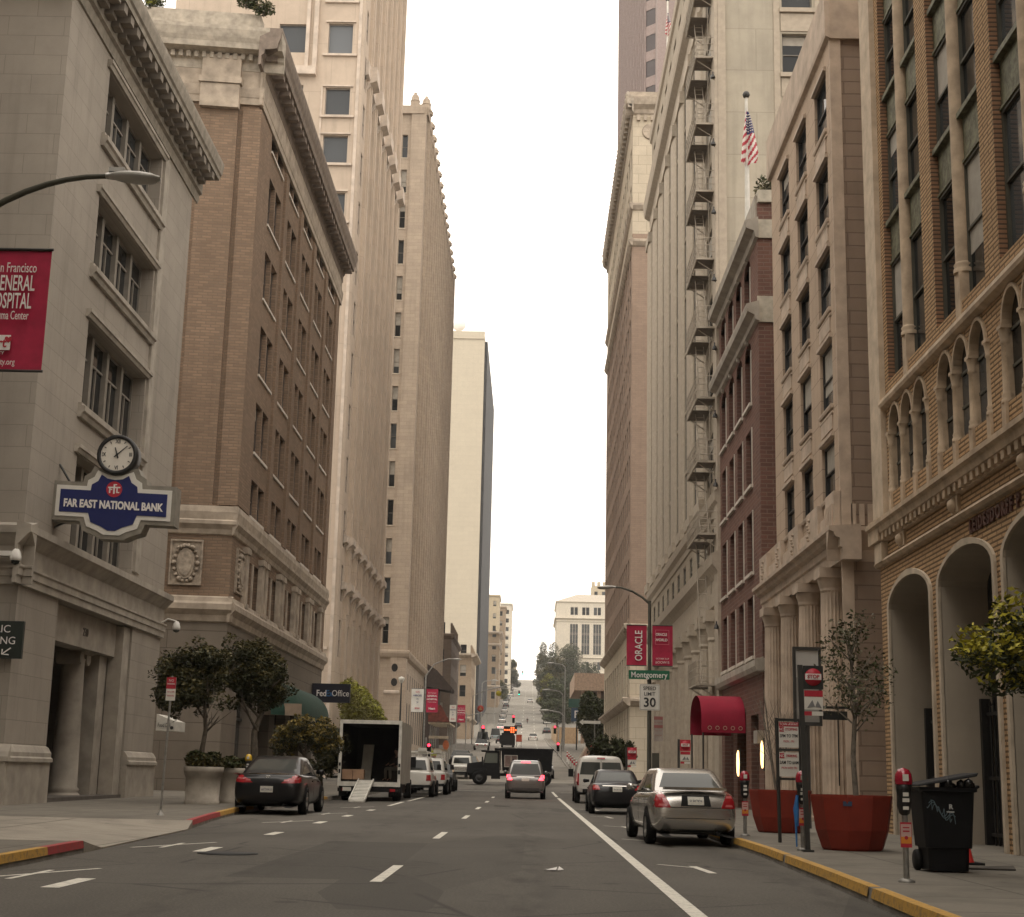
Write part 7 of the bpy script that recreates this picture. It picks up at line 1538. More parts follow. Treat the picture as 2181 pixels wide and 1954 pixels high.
def transit_flag(x, y, zt, label, w=.3, board=True, lean=0.0, group='bus stop signs on the right pavement'):
    z = zg(y)+.15; r = thing('bus_stop_sign', (x, y, z), label, 'sign', group); m = MB(); m.hexa([(x+lean-.035, y-.035, z), (x+lean+.035, y-.035, z), (x+lean+.035, y+.035, z), (x+lean-.035, y+.035, z), (x-.035, y-.035, zt), (x+.035, y-.035, zt), (x+.035, y+.035, zt), (x-.035, y+.035, zt)]); m.box(x+lean-.08, x+lean+.08, y-.08, y+.08, z, z+.03); m.build('post', [POLE], r)
    m = MB(); c = x+.04+w/2; yy = y-.04; m.box(c-w/2, c+w/2, yy, yy+.02, zt-.36, zt-.01, 1 if board else 0)
    p = m.build('panel', [REDS, plain('black_sign_panel', (.02, .022, .02), .5)], r)
    m = MB(); m.lathe([(w*.43, 0), (w*.43, -.008), (0, -.008)], (c, yy-.001, zt-.18), 24, axis='y', mat=0); m.box(c-w*.40, c+w*.40, yy-.014, yy-.0095, zt-.22, zt-.13, 1); q = m.build('roundel', [REDS, TXW], p)
    m = MB(); put_text(m, 'STOP', .075, (c, yy-.02, zt-.176), 0, 0, depth=.004, weight=.002); m.build('lettering', [REDS], q)
    m = MB(); m.box(c-w*.46, c+w*.46, yy, yy+.012, zt-.66, zt-.38, 0); m.box(c-w*.46, c+w*.46, yy-.004, yy-.001, zt-.47, zt-.38, 1); m.box(c-w*.46, c-w*.1, yy, yy+.012, zt-.75, zt-.69, 1); m.box(c-w*.09, c+w*.46, yy, yy+.012, zt-.75, zt-.69, 0); q = m.build('route_panel', [SIGNW, REDS], r)
    m = MB(); m.add([(c-.1, yy-.006, zt-.64), (c-.02, yy-.006, zt-.52), (c+.02, yy-.006, zt-.62), (c+.06, yy-.006, zt-.53), (c+.12, yy-.006, zt-.64)], [(0, 1, 2), (2, 3, 4)]); m.build('route_map', [plain('map_grey', (.2, .2, .2), .6)], q); return r
def right_signs():
    transit_flag(4.06, 22.5, 2.92, 'black bus stop post with a red disc, beside the nearest big red planter', lean=.07)
    transit_flag(4.72, 47.5, 2.42, 'black bus stop post with a pink panel, third right of the lamp pole', .33, False)
    transit_flag(3.75, 58, 2.35, 'black bus stop post with a pink panel, just left of the lamp pole', .36, False)
    y = 25.5; z = zg(y)+.15; r = thing('parking_notice_board', (4.4, y, z), 'black framed board of two red and white no stopping notices', 'sign'); m = MB(); m.tube([(4.22, y, z), (4.19, y, 2.25)], .03, 6); m.box(4.165, 4.60, y-.03, y+.03, 2.2, 2.24); m.box(4.2, 4.60, y-.03, y+.03, 1.70, 1.74); m.box(4.2, 4.60, y-.03, y+.03, 1.22, 1.26); m.tube([(4.58, y, 1.22), (4.58, y, 2.22)], .025, 6); m.build('frame', [POLE], r)
    for (z0, z1, top, big, mid, bot) in ((1.76, 2.18, 'TOW-AWAY', 'STOPPING', '3PM TO 7PM', 'MON - FRI'), (1.28, 1.68, '', 'PARKING', '2AM TO 6AM', 'MON WED FRI')):
        m = MB(); m.box(4.225, 4.555, y-.02, y-.01, z0, z1); p = m.build('notice', [SIGNW], r); m = MB()
        if top: m.box(4.226, 4.554, y-.024, y-.021, z1-.07, z1-.002, 0); put_text(m, top, .06, (4.39, y-.028, z1-.036), 0, 1, depth=.004, xs=.9)
        zz = z1-(.12 if top else .06); m.box(4.23, 4.31, y-.024, y-.021, zz-.04, zz+.045, 0); put_text(m, 'NO', .07, (4.27, y-.028, zz), 0, 1, depth=.004, xs=.8); put_text(m, big, .06, (4.435, y-.024, zz), 0, 0, depth=.004, xs=.72, weight=.001); put_text(m, mid, .075, (4.39, y-.024, zz-.11), 0, 2, depth=.004, xs=.72, weight=.001); put_text(m, bot, .05, (4.39, y-.024, zz-.2), 0, 0, depth=.004, xs=.8); m.build('lettering', [REDS, TXW, INK], p)
    y = 33.0; r = thing('framed_display_board', (6.1, y, 2.0), 'dark framed tall display board with a pale painted reflection behind the red planters', 'sign'); m = MB()
    for q in ((5.80, 5.86, 2.4, 4.12), (6.36, 6.42, 2.4, 4.12), (5.86, 6.36, 4.05, 4.12), (5.86, 6.36, 2.4, 2.48)): m.box(q[0], q[1], y-.05, y+.05, q[2], q[3])
    m.tube([(6.1, y, zg(y)+.15), (6.1, y, 2.4)], .05, 8); m.build('frame', [POLE], r); m = MB(); m.box(5.86, 6.36, y-.01, y+.01, 3.45, 4.05, 0); m.box(5.86, 6.36, y-.01, y+.01, 2.48, 3.45, 1); m.build('reflection', [plain('painted_sky_reflection', (.5, .49, .46), .3, var=.05), plain('painted_leaf_reflection', (.28, .27, .25), .3, var=.15)], r)  # sky and leaf reflection painted as a pale top over darker grey
    r = thing('hanging_plaque', (5.2, 24.6, 2.0), 'small black plaque on a bar in the branches of the nearest potted tree', 'sign'); m = MB(); m.box(4.75, 5.25, 24.6, 24.63, 2.38, 2.42); m.box(4.8, 5.2, 24.59, 24.62, 2.2, 2.34); m.tube([(5.05, 24.62, zg(24)+1.1), (5.05, 24.62, 2.4)], .012, 5); m.build('plaque', [MATS['black_sign_panel']], r)
right_signs()
def meter(x, y, top, label, sticker=True, H=1.14):
    z = zg(y)+.15; r = thing('parking_meter', (x, y, z), label, 'parking meter', 'parking meters along the kerbs'); m = MB(); m.tube([(x, y, z), (x, y, z+H-.45)], .032, 10); m.lathe([(.09, 0), (.09, .02), (.05, .04)], (x, y, z), 12); m.build('post', [GALV], r)
    zz = z+H-.47; m = MB(); m.lathe([(.03, 0), (.055, .02), (.075, .1), (.07, .2), (.085, .27), (.088, .33), (.0, .34)], (x, y, zz), 16); h = m.build('housing', [plain('meter_black', (.015, .015, .016), .4)], r)
    m = MB(); m.lathe([(.092, .325), (.096, .36), (.088, .43), (.06, .48), (0, .5)], (x, y, zz), 16); m.build('dome', [plain('meter_'+top, {'red': (.32, .01, .03), 'yellow': (.66, .42, .03)}[top], .25, var=0, coat=.5)], r)
    m = MB(); yy = y-.085
    m.box(x-.03, x+.03, yy-.02, yy, zz+.36, zz+.43); m.box(x-.03, x+.03, yy, yy+.01, zz+.2, zz+.24); m.box(x-.035, x+.035, yy, yy+.012, zz+.14, zz+.18); m.box(x-.03, x+.03, yy+.01, yy+.02, zz+.06, zz+.095); m.build('label_plate', [SIGNW], h)
    if sticker:
        s_ = MB(); s_.box(x-.06, x+.06, y-.042, y-.036, z+.36, z+.62, 0); s_.box(x-.055, x+.055, y-.045, y-.0425, z+.47, z+.60, 1); s_.box(x-.055, x+.055, y-.045, y-.0425, z+.40, z+.47, 2); p = s_.build('rate_card', [REDS, plain('pale_pink_card', (.62, .42, .38), .6, var=.1), ORG], r)
        s_ = MB(); s_.prism([(x+.02*cos(k*pi/5), z+.46+.02*sin(k*pi/5)) for k in range(10)], lambda a, b, d: (a, y-.049+d, b), 0, .003); s_.box(x-.035, x+.035, y-.049, y-.0455, z+.52, z+.535); s_.box(x-.035, x+.035, y-.049, y-.0455, z+.56, z+.572); s_.build('mark', [REDS], p)
    return r
meter(4.03, 16.3, 'red', 'red topped parking meter in front of the black wheelie bin', H=1.16)
meter(4.13, 22.9, 'red', 'red topped parking meter against the black bus stop post'); meter(3.99, 27.95, 'red', 'red topped parking meter between the silver sedan and the far red planter')
meter(3.95, 45.2, 'yellow', 'yellow topped parking meter behind the black sedan on the right', False); meter(4.35, 45.5, 'red', 'red topped parking meter behind the black sedan on the right', False)
meter(-7.58, 40.8, 'yellow', 'yellow topped parking meter at the tail of the black coupe', False, 1.34); meter(-7.6, 50, 'yellow', 'yellow topped parking meter beyond the roof of the black coupe', False, 1.28)
def blue_wrap():
    m = MB(); m.tube([(4.04, 22.86, .55), (4.03, 22.85, .8), (4.05, 22.86, 1.0)], [.03, .045, .02], 6); m.tube([(4.03, 22.85, .25), (4.02, 22.84, .6)], [.012, .02], 5); tag(m.build('tied_ribbon', [plain('blue_plastic', (.03, .16, .42), .4)]), 'bright blue plastic strip tied to the meter by the bus stop post', 'ribbon')
blue_wrap()
def bins():
    x, y = 5.0, 18.4; z = zg(y)+.15; r = thing('wheelie_bin', (x, y, z), 'black wheelie bin with its lid ajar and a chalky graffiti scrawl', 'bin'); P = plain('bin_plastic', (.009, .009, .010), .6, var=.15, spec=.2)
    def T(h): t = h/1.0; return .22+.07*t, .26+.07*t
    m = MB(); r0, r1 = T(.05), T(.92); rings = []
    def rr(w, d, zz, n=5, rc=.05):
        o = []
        for cx, cy, a0 in ((w-rc, d-rc, 0), (-w+rc, d-rc, 90), (-w+rc, -d+rc, 180), (w-rc, -d+rc, 270)):
            for k in range(n): a = radians(a0+90*k/(n-1)); o.append((x+cx+rc*cos(a), y+cy+rc*sin(a), zz))
        return o
    for w, d, h in ((.235, .25, .02), (.24, .26, .10), (.245, .265, .28), (.275, .29, .285), (.315, .32, .93), (.345, .35, .94), (.345, .35, .985), (.31, .315, .985)): rings.append(rr(w, d, z+h))
    n = len(rings[0]); m.add([p for q in rings for p in q], [(i*n+k, i*n+(k+1) % n, (i+1)*n+(k+1) % n, (i+1)*n+k) for i in range(len(rings)-1) for k in range(n)]+[tuple(range(n-1, -1, -1)), tuple((len(rings)-1)*n+k for k in range(n))]); m.build('body', [P], r, recalc=True)
    m = MB(); m.hexa([(x-.37, y-.38, z+.99), (x+.33, y-.38, z+1.12), (x+.33, y+.36, z+1.12), (x-.37, y+.36, z+.99), (x-.36, y-.36, z+1.02), (x+.36, y-.36, z+1.165), (x+.36, y+.34, z+1.165), (x-.36, y+.34, z+1.02)]); m.build('lid', [P], r, bevel=.012)
    m = MB(); m.lathe([(.0, 0), (.11, 0), (.125, .02), (.125, .06), (0, .06)], (x-.31, y+.16, z+.125), 14, axis='x'); m.build('wheel', [BLK], r); m = MB(); m.lathe([(.0, 0), (.11, 0), (.125, .02), (.125, .06), (0, .06)], (x+.25, y+.16, z+.125), 14, axis='x'); m.build('wheel', [BLK], r)
    m = MB(); m.tube([(x+.33, y+.3, z+.95), (x+.42, y+.34, z+1.0), (x+.42, y-.1, z+1.0), (x+.33, y-.1, z+.95)], .018, 6); m.build('handle', [P], r)
    m = MB(); yf = lambda zz: y-.285-.04*(zz-z-.285)/.65-.006
    for base in (0, 1, 2):
        pts = []
        for k in range(26): t = k/25; px = x-.24+.3*t+.03*sin(9*t+base*2); pz = z+.80-.19*t+.05*sin(17*t+base*2.1); pts.append((px, yf(pz), pz))
        m.tube(pts, .0045, 4, cap=False)
    m.build('graffiti', [plain('chalky_blue', (.12, .17, .19), .8, var=0)], r)
    m = MB(); put_text(m, 'R', .075, (x+.02, yf(z+.76)-.002, z+.76), 0, 0, depth=.004, weight=.003); m.box(x-.03, x+.06, yf(z+.71)-.003, yf(z+.71), z+.695, z+.71); m.build('stamp', [plain('pale_stamp', (.5, .5, .48), .6, var=0)], r)
    m = MB()
    for k in range(9): a = k*1.9; m.lathe([(0, -.06), (.06, -.02), (.05, .04), (0, .07)], (x+.12+.16*cos(a), y-.26+.07*sin(a*1.3), z+1.0+.03*sin(a*2)), 7)
    tag(m.build('bin_bag', [plain('bag_plastic', (.012, .012, .012), .25)]), 'black rubbish bag bulging out under the open bin lid', 'bag')
    x, y = 5.74, 20.1; z = zg(y)+.15; r = thing('traffic_cone', (x, y, z), 'red orange traffic cone standing behind the black wheelie bin', 'cone'); m = MB(); m.lathe([(.12, .03), (.11, .05), (.035, .37), (.03, .38)], (x, y, z), 16); m.build('cone', [plain('cone_orange', (.60, .03, .025), .5, var=.08)], r); m = MB(); m.box(x-.2, x+.2, y-.2, y+.2, z, z+.03); m.build('base', [BLK], r)
    m = MB(); m.hexa([(5.35, 18.9, z+.002), (6.0, 18.85, z+.002), (6.05, 19.1, z+.002), (5.4, 19.15, z+.002), (5.35, 18.9, z+.02), (6.0, 18.85, z+.02), (6.05, 19.1, z+.05), (5.4, 19.15, z+.02)]); tag(m.build('flattened_carton', [plain('dirty_card', (.07, .06, .05), .9)]), 'dark flattened cardboard lying on the pavement by the bin', 'cardboard')
    x, y = 5.33, 14.6; z = zg(y)+.15; r = thing('news_rack', (x, y, z), 'dark metal rack corner showing at the lower right edge', 'rack'); m = MB(); m.box(x-.02, x+.5, y-.25, y+.2, z+.72, z+.80); m.build('top', [BLK], r)
    for dx in (0, .45):
        for dy in (-.22, .17): m = MB(); m.box(x+dx-.02, x+dx+.02, y+dy-.02, y+dy+.02, z, z+.72); m.build('leg', [BLK], r)
    m = MB(); m.box(x, x+.45, y-.2, y+.15, z+.3, z+.71); m.build('case', [BLK], r)
bins()
def planters():
    RP = wall('red_glazed_planter', (.27, .04, .024), (.215, .032, .02), stain=.45, streak=.5, rough=.6, blotch=.5); SOIL = plain('soil', (.05, .04, .03), .95, var=.3, vscale=14)
    for x, y, rad, lb in ((4.98, 23.4, .63, 'big terracotta red planter holding a leafy tree, nearest the wheelie bin'), (5.02, 30.2, .62, 'big terracotta red planter holding a bare tree, behind the bus stop post')):
        z = zg(y)+.15; r = thing('planter', (x, y, z), lb, 'planter', 'big red planters on the right pavement'); m = MB()
        m.lathe([(.44*rad/.63, 0), (.47*rad/.63, .03), (.56*rad/.63, .3), (rad, .78), (rad, .82), (rad-.05, .82), (rad-.06, .72)], (x, y, z), 10, smooth=False); m.build('bowl', [RP], r); m = MB(); m.lathe([(rad-.055, .74), (rad*.5, .77), (0, .78)], (x, y, z), 20, cap=False); m.build('soil', [SOIL], r)
        if y < 25: m = MB(); m.add([(x+rad*1.0*sin(a)*(.97), y-rad*1.0*cos(a)*.985, z+q) for a, q in ((-.42, .73), (-.2, .73), (-.21, .66), (-.42, .66))], [(0, 1, 2, 3)]); m.build('sticker', [plain('blue_sticker', (.03, .06, .12), .5)], r)
    CP = plain('concrete_planter', (.36, .32, .265), .85, var=.2, vscale=2.5)
    for x, y, rad, h, lb in ((-8.95, 41.6, .53, 1.0, 'round concrete planter on the left pavement, the near one beside the black coupe'), (-8.4, 43.5, .52, .98, 'round concrete planter on the left pavement, behind the black coupe'), (-8.2, 54.5, .55, .95, 'round concrete planter half hidden between the black coupe and the box truck')):
        z = zg(y)+.15; r = thing('planter', (x, y, z), lb, 'planter', 'round concrete planters on the left pavement'); m = MB(); m.lathe([(rad*.9, 0), (rad*.9, .1), (rad*.86, .1), (rad*.9, h*.72), (rad*.97, h*.76), (rad*.97, h*.82), (rad*1.02, h*.85), (rad*1.02, h), (rad*.9, h), (rad*.88, h-.1)], (x, y, z), 28); m.build('drum', [CP], r); m = MB(); m.lathe([(rad*.9, h-.06), (0, h-.03)], (x, y, z), 18, cap=False); m.build('soil', [SOIL], r)
planters()
def flag(x, y, zb, zt, label, fx, fz0, fz1, w):
    r = thing('flagpole', (x, y, zb), label[0], 'flagpole'); m = MB(); m.tube([(x, y, zb), (x, y, zt)], [.1, .05], 10); m.build('pole', [plain('white_pole', (.62, .6, .54), .5)], r); m = MB(); m.lathe([(0, -.14), (.1, -.1), (.14, 0), (.1, .1), (0, .14)], (x, y, zt+.12), 12); m.build('ball', [POLE], r)
    f = thing('flag', (x, y, fz0), label[1], 'flag'); n, k = 40, 22; vs = []; h = fz1-fz0
    # limp cloth hanging off the hoist: it widens downward, its stripes sweeping up to the right
    for i in range(n+1):
        u = i/n
        for j in range(k+1):
            v = j/k; xl = -.03-.30*u*(1-.25*u); xr = .05+.42*u**.75-.12*max(0, u-.82)/.18*.9
            xx = x+(xl+(xr-xl)*v)*w/.72; zz = fz1-h*(u*(1-.05*v)+.06*sin(pi*v)*u); yy = y-.14-.10*sin(10*v+1.5*u)*(.2+u); vs.append((xx, yy, zz))
    m = MB(); kk = k+1
    for i in range(n):
        for j in range(k):
            u, v = (i+.5)/n, (j+.5)/k; q = (i*kk+j, (i+1)*kk+j, (i+1)*kk+j+1, i*kk+j+1)
            m.add([vs[a] for a in q], [(0, 1, 2, 3)], 2 if (u < .43 and v > .12+.9*max(0, u-.22)*1.2) else int((u*1.15+v*.42)*11) % 2, True)
    for i in range(3, 16, 2):
        for j in range(6, 21, 4): p = vs[i*kk+j]; m.lathe([(.03, -.0), (.0, -.012)], (p[0], p[1]-.02, p[2]), 5, 3, axis='y')
    m.build('cloth', [plain('flag_red', (.36, .03, .05), .8, var=.05), plain('flag_white', (.62, .58, .53), .8, var=.05), plain('flag_blue', (.06, .06, .15), .8, var=.05), MATS['flag_white']], f, weld=True)
flag(7.45, 50, 20.6, 25.5, ('white flagpole with a dark ball on the red brick roof', 'limp striped flag with stars on the pole over the red brick roof'), 0, 22.9, 24.9, .72)
flag(7.8, 85, 42.6, 49.0, ('white flagpole rising above the cornice of the column front building', 'limp striped flag high above the column front building'), 0, 46.6, 48.1, .5)
# ---- signals, far lamps and banners at the crossing
def signal(x, y, z, label, col, pole=None, arm=None):
    r = thing('traffic_light', (x, y, zg(y)), label, 'traffic light', 'traffic lights along the street'); m = MB(); s = 1.0; d = .1
    m.box(x-.15, x+.15, y, y+.22, z-.75, z+.2); m.build('housing', [BLK], r)
    cols = ((.8, .02, .04), (.25, .16, .02), (.01, .35, .22))
    for k, (nm) in enumerate(('red', 'amber', 'green')):
        on = nm == col; m = MB(); m.lathe([(.11, -.0), (.08, -.03), (0, -.04)], (x, y-.005, z+.05-.3*k), 14, axis='y'); m.build('lens', [plain('signal_'+nm+('_on' if on else '_off'), cols[k] if on else tuple(c*.08 for c in cols[k]), .4, var=0, emit=cols[k] if on else None, es=9 if on else 0)], r)
        m = MB(); m.lathe([(.125, 0), (.125, -.16)], (x, y, z+.05-.3*k), 12, axis='y', cap=False); m.build('visor', [BLK], r)
    m = MB()
    if pole is not None:
        px = pole; m.tube([(px, y+.2, zg(y)), (px, y+.2, z+.6 if arm is None else arm)], .07, 8)
        if arm is not None: m.tube([(px, y+.2, arm-.4), (px+(x-px)*.3, y+.2, arm), (x, y+.2, z+.3)], .05, 8)
        else: m.tube([(px, y+.2, z-.2), (x, y+.2, z-.2)], .04, 6)
        m.build('pole', [GALV], r)
signal(-7.3, 110, 3.15, 'red traffic light over the white utility trucks at the left kerb', 'red', -7.55)
signal(4.6, 110, 3.2, 'red traffic light above the white van at the right kerb', 'red', 4.85)
signal(3.1, 180, 6.9, 'red traffic light on the right, the upper one before the dark trees', 'red', 3.5); signal(3.2, 165, 4.6, 'red traffic light on the right, lower and left of the dark trees', 'red', 3.6)
signal(-2.0, 190, 8.4, 'red traffic light hanging from a long arm over the middle of the street', 'red', -8.0, 8.8)
signal(-2.15, 300, 17.6, 'green traffic light hanging over the hill street, the larger one', 'green', -8.6, 18.4); signal(-1.9, 380, 27.0, 'small green traffic light against the white sky at the crest', 'green', -8.8, 27.6)
def hand_signal():
    x, y = -7.4, 242; z = 8.6; r = thing('pedestrian_signal', (x, y, zg(y)), 'small pedestrian signal glowing red, left of the hill street', 'traffic light'); m = MB(); m.box(x-.28, x+.28, y, y+.2, z-.7, z+.3); m.tube([(x, y+.2, zg(y)), (x, y+.2, z)], .06, 6); m.build('housing', [BLK], r); m = MB(); m.box(x-.17, x+.17, y-.02, y-.005, z-.15, z+.22); m.build('lens', [MATS['signal_red_on']], r)
    x, y, z = -7.85, 240, 11.5; r = thing('roadwork_warning_sign', (x, y, zg(y)), 'round red and orange work sign on a tall post, left of the hill', 'sign'); m = MB(); m.tube([(x, y+.1, zg(y)), (x, y+.1, z)], .06, 6); m.build('post', [GALV], r); m = MB(); m.lathe([(0, 0), (.52, 0), (.52, -.04), (0, -.04)], (x, y, z), 24, axis='y'); m.build('panel', [plain('warning_red', (.5, .05, .03), .5, var=.05)], r); m = MB(); m.add([(x-.3, y-.05, z-.25), (x+.3, y-.05, z-.25), (x, y-.05, z+.3)], [(0, 1, 2)]); m.build('symbol', [plain('warning_tan', (.55, .28, .12), .5)], r)
    x, y, z = -5.2, 250, 14.5; r = thing('yellow_disc_sign', (x, y, zg(y)), 'round yellow disc sign hanging from a mast arm before the hill', 'sign'); m = MB(); m.lathe([(0, 0), (.46, 0), (.46, -.04), (0, -.04)], (x, y, z), 20, axis='y'); m.build('panel', [plain('disc_yellow', (.5, .42, .03), .5)], r); m = MB(); m.tube([(-9.5, y+.1, zg(y)), (-9.5, y+.1, 14.0), (-7.5, y+.1, 14.9), (x+2, y+.1, 16.0)], .08, 6); m.build('mast', [GALV], r)
hand_signal()
def far_banners():
    for (x0, x1, z0, z1, mat, lb, txt, y) in ((-8.7, -7.8, 5.56, 7.27, SIGNW, 'white banner with blue and red print, the near one on the left', 1, 110), (-7.6, -6.75, 5.55, 7.28, MAG, 'crimson hospital banner beside the near white banner on the left', 0, 110), (-9.0, -8.26, 6.9, 8.8, SIGNW, 'white banner farther up the left pavement', 1, 169), (-8.12, -7.24, 6.85, 8.8, MAG, 'crimson banner farther up the left pavement', 0, 169)):
        b = thing('street_banner', ((x0+x1)/2, y, z0), lb, 'banner', 'far street banners on the left'); c = (x0+x1)/2; h = z1-z0; s = h/1.7
        T = [('WE', .2*s, c, z1-.25*s, 2, {}), ('HEROES', .17*s, c, z1-.5*s, 3, dict(weight=.004)), ('IN', .15*s, c, z1-.75*s, 3, {}), ('SF', .18*s, c, z1-1.0*s, 3, {}), ('SFGH', .15*s, c, z0+.28*s, 2, dict(weight=.006))] if txt else [('San Francisco', .11*s, c, z1-.3*s, 0, {}), ('GENERAL', .17*s, c, z1-.52*s, 0, dict(weight=.003)), ('HOSPITAL', .17*s, c, z1-.76*s, 0, dict(weight=.003)), ('Trauma Center', .1*s, c, z1-.95*s, 0, {}), ('Heart', .2*s, c, z0+.28*s, 0, dict(weight=.008))]
        banner(b, 'cloth', x0, x1, y, z0, z1, mat, T, sway=.03)
    for y, x, zt in ((110, -7.7, 8.2), (169, -8.2, 9.3)):
        r = thing('banner_pole', (x, y, zg(y)), 'grey pole holding a pair of banners, %s on the left' % ('near the crossing' if y < 150 else 'farther up'), 'pole'); m = MB(); m.tube([(x, y+.1, zg(y)), (x, y+.1, zt)], .06, 6); m.build('shaft', [GALV], r)
        if y < 150: cobra(r, [(x, y+.1, zt), (x+.6, y+.1, zt+.9), (x+1.6, y+.1, zt+1.3), (x+2.0, y+.1, zt+1.3)], GALV, 1, 0, .7)
    for x, y, z, lb in ((-9.05, 105, 7.6, 'ornamental post lamp with a pale cap, in front of the pinnacled tower'),):
        r = thing('post_lamp', (x, y, zg(y)), lb, 'street lamp'); m = MB(); m.tube([(x, y, zg(y)), (x, y, z)], [.09, .05], 8); m.build('post', [POLE], r); m = MB(); m.lathe([(.08, -.25), (.16, -.1), (.22, .05), (.2, .14), (0, .22)], (x, y, z), 12); m.build('lantern', [plain('lantern_white', (.6, .58, .52), .5, var=0)], r)
    for x, y, z, d, lb in ((4.6, 200, 9.5, -1, 'street lamp with its head over the right kerb, before the trees'), (5.2, 235, 14.2, -1, 'street lamp higher on the right in front of the trees'), (6.2, 265, 20.6, -1, 'tall street lamp on the right beside the canopy building'), (-9.6, 300, 19.5, 1, 'street lamp on the left below the hill tree')):
        r = thing('street_lamp', (x, y, zg(y)), lb, 'street lamp', 'far street lamps'); m = MB(); m.tube([(x, y, zg(y)), (x, y, z-.5)], [.12, .08], 8); m.build('pole', [GALV], r); cobra(r, [(x, y, z-.5), (x+d*.5, y, z), (x+d*2.0, y, z+.25)], GALV, d, 0, 1.5)
far_banners()
def far_right_bits():
    r = thing('parking_garage_sign', (6.6, 215, 9), 'blue letter P parking sign under a green board on the right', 'sign'); z = 8.9; m = MB(); m.box(6.0, 7.5, 214.8, 215, z, z+1.9); m.build('panel', [plain('dull_blue', (.03, .07, .13), .5)], r); m = MB(); put_text(m, 'P', 1.5, (6.75, 214.78, z+.95), 0, 0, depth=.02, weight=.02); m.build('letter', [TXW], r); m = MB(); m.box(5.6, 8.4, 214.8, 215, z+2.0, z+3.2); m.build('header', [plain('dull_green', (.03, .10, .075), .5)], r); m = MB(); m.tube([(6.8, 215.1, zg(215)), (6.8, 215.1, z)], .1, 6); m.build('post', [POLE], r)
    r = thing('one_way_sign', (5.1, 135, 5), 'white arrow sign pointing left at the right kerb', 'sign'); m = MB(); m.prism([(4.5, 6.0), (4.85, 6.28), (4.85, 6.13), (6.4, 6.13), (6.4, 5.87), (4.85, 5.87), (4.85, 5.72)], lambda a, b, d: (a, 135+d, b), 0, .03); m.build('arrow', [SIGNW], r); m = MB(); m.tube([(5.9, 135.1, zg(135)), (5.9, 135.1, 6.3)], .05, 6); m.build('post', [GALV], r)
    for k in range(7):
        y = 118+k*6; x = 3.95; z = zg(y)+.15; r = thing('bollard', (x, y, z), 'white and red marker post standing in a row along the right kerb', 'bollard', 'marker posts along the right kerb'); m = MB(); m.lathe([(.07, 0), (.07, 1.05), (.04, 1.12)], (x, y, z), 8); m.build('post', [SIGNW], r); m = MB(); m.lathe([(.075, .5), (.075, .75)], (x, y, z), 8, cap=False); m.lathe([(.075, .88), (.075, 1.0)], (x, y, z), 8, cap=False); m.build('band', [REDS], r)
far_right_bits()

def left_clutter():
    r = thing('dark_canopy', (-11.3, 200, 9), 'dark brown sloping canopy jutting from the left wall past the pinnacled tower', 'canopy'); m = MB(); m.prism([(-14.0, 15.6), (-12.4, 14.6), (-10.3, 12.3), (-10.5, 11.9), (-12.3, 12.2), (-14.0, 12.4)], lambda x, z, d: (x, 198+d, z), 0, 7); m.build('roof', [plain('dark_canopy_metal', (.055, .038, .03), .7, var=.2)], r); m = MB(); m.box(-14, -12.2, 198.5, 204, zg(200), 12.1); m.build('side_wall', [MATS['dark_canopy_metal']], r)
    z = zg(150); r = thing('scaffold_shelter', (-8.8, 150, z), 'rust red and cream pavement scaffold on the left past the crossing', 'scaffold'); RS = plain('rust_red_sheet', (.24, .07, .05), .7, var=.25); CM = plain('cream_board', (.5, .43, .32), .7, var=.15)
    for k in range(4):
        for x in (-9.6, -7.9): m = MB(); m.tube([(x, 146+k*3, zg(146+k*3)), (x, 146+k*3, z+3.6)], .05, 6); m.build('post', [GALV], r)
    m = MB(); m.box(-9.8, -7.7, 145.5, 156, z+3.6, z+3.75); m.build('deck', [CM], r); m = MB(); m.hexa([(-9.8, 145.4, z+3.8), (-7.7, 145.4, z+3.8), (-7.7, 145.5, z+3.8), (-9.8, 145.5, z+3.8), (-9.8, 145.4, z+5.4), (-8.6, 145.4, z+5.4), (-8.6, 145.5, z+5.4), (-9.8, 145.5, z+5.4)]); m.build('hoarding', [RS], r)
    for dz in (1.0, 2.2): m = MB(); m.box(-9.7, -7.8, 145.5, 145.6, z+dz, z+dz+.25); m.build('rail', [CM], r)
    m = MB(); m.prism([(-8.0+.3*cos(q*pi/8), z+1.6+.45*sin(q*pi/8)) for q in range(16)], lambda a, b, d: (a, 145.2+d, b), 0, .05); m.build('warning_disc', [plain('striped_orange', (.55, .16, .06), .5)], r)
left_clutter()
# ================================================================ trees and plants
BARK = plain('bark', (.10, .082, .06), .9, var=.3, vscale=8); BARKL = plain('pale_bark', (.20, .175, .14), .9, var=.3, vscale=8)
def leafmat(name, c, v=.5):
    if name in MATS: return MATS[name]
    m, nt, b = _nodes(name); g = nt.nodes.new('ShaderNodeNewGeometry'); b.inputs['Roughness'].default_value = .55; b.inputs['Specular IOR Level'].default_value = .3
    oi = _noise(nt, g.outputs['Position'], 2.3, 3); r_ = _math(nt, 'ADD', _math(nt, 'MULTIPLY', g.outputs['Random Per Island'], .65), _math(nt, 'MULTIPLY', oi, .35))
    nt.links.new(_mixc(nt, r_, tuple(x*(1-v) for x in c), tuple(x*(1+v) for x in c)), b.inputs['Base Color'])
    MATS[name] = m; return m
DKG = leafmat('dark_green_leaves', (.043, .045, .019)); OLV = leafmat('olive_leaves', (.09, .077, .027)); GLD = leafmat('golden_leaves', (.20, .15, .035)); LIM = leafmat('lime_leaves', (.23, .23, .03)); GRY = leafmat('grey_green_leaves', (.13, .12, .07)); MIDG = leafmat('mid_green_leaves', (.05, .06, .022))
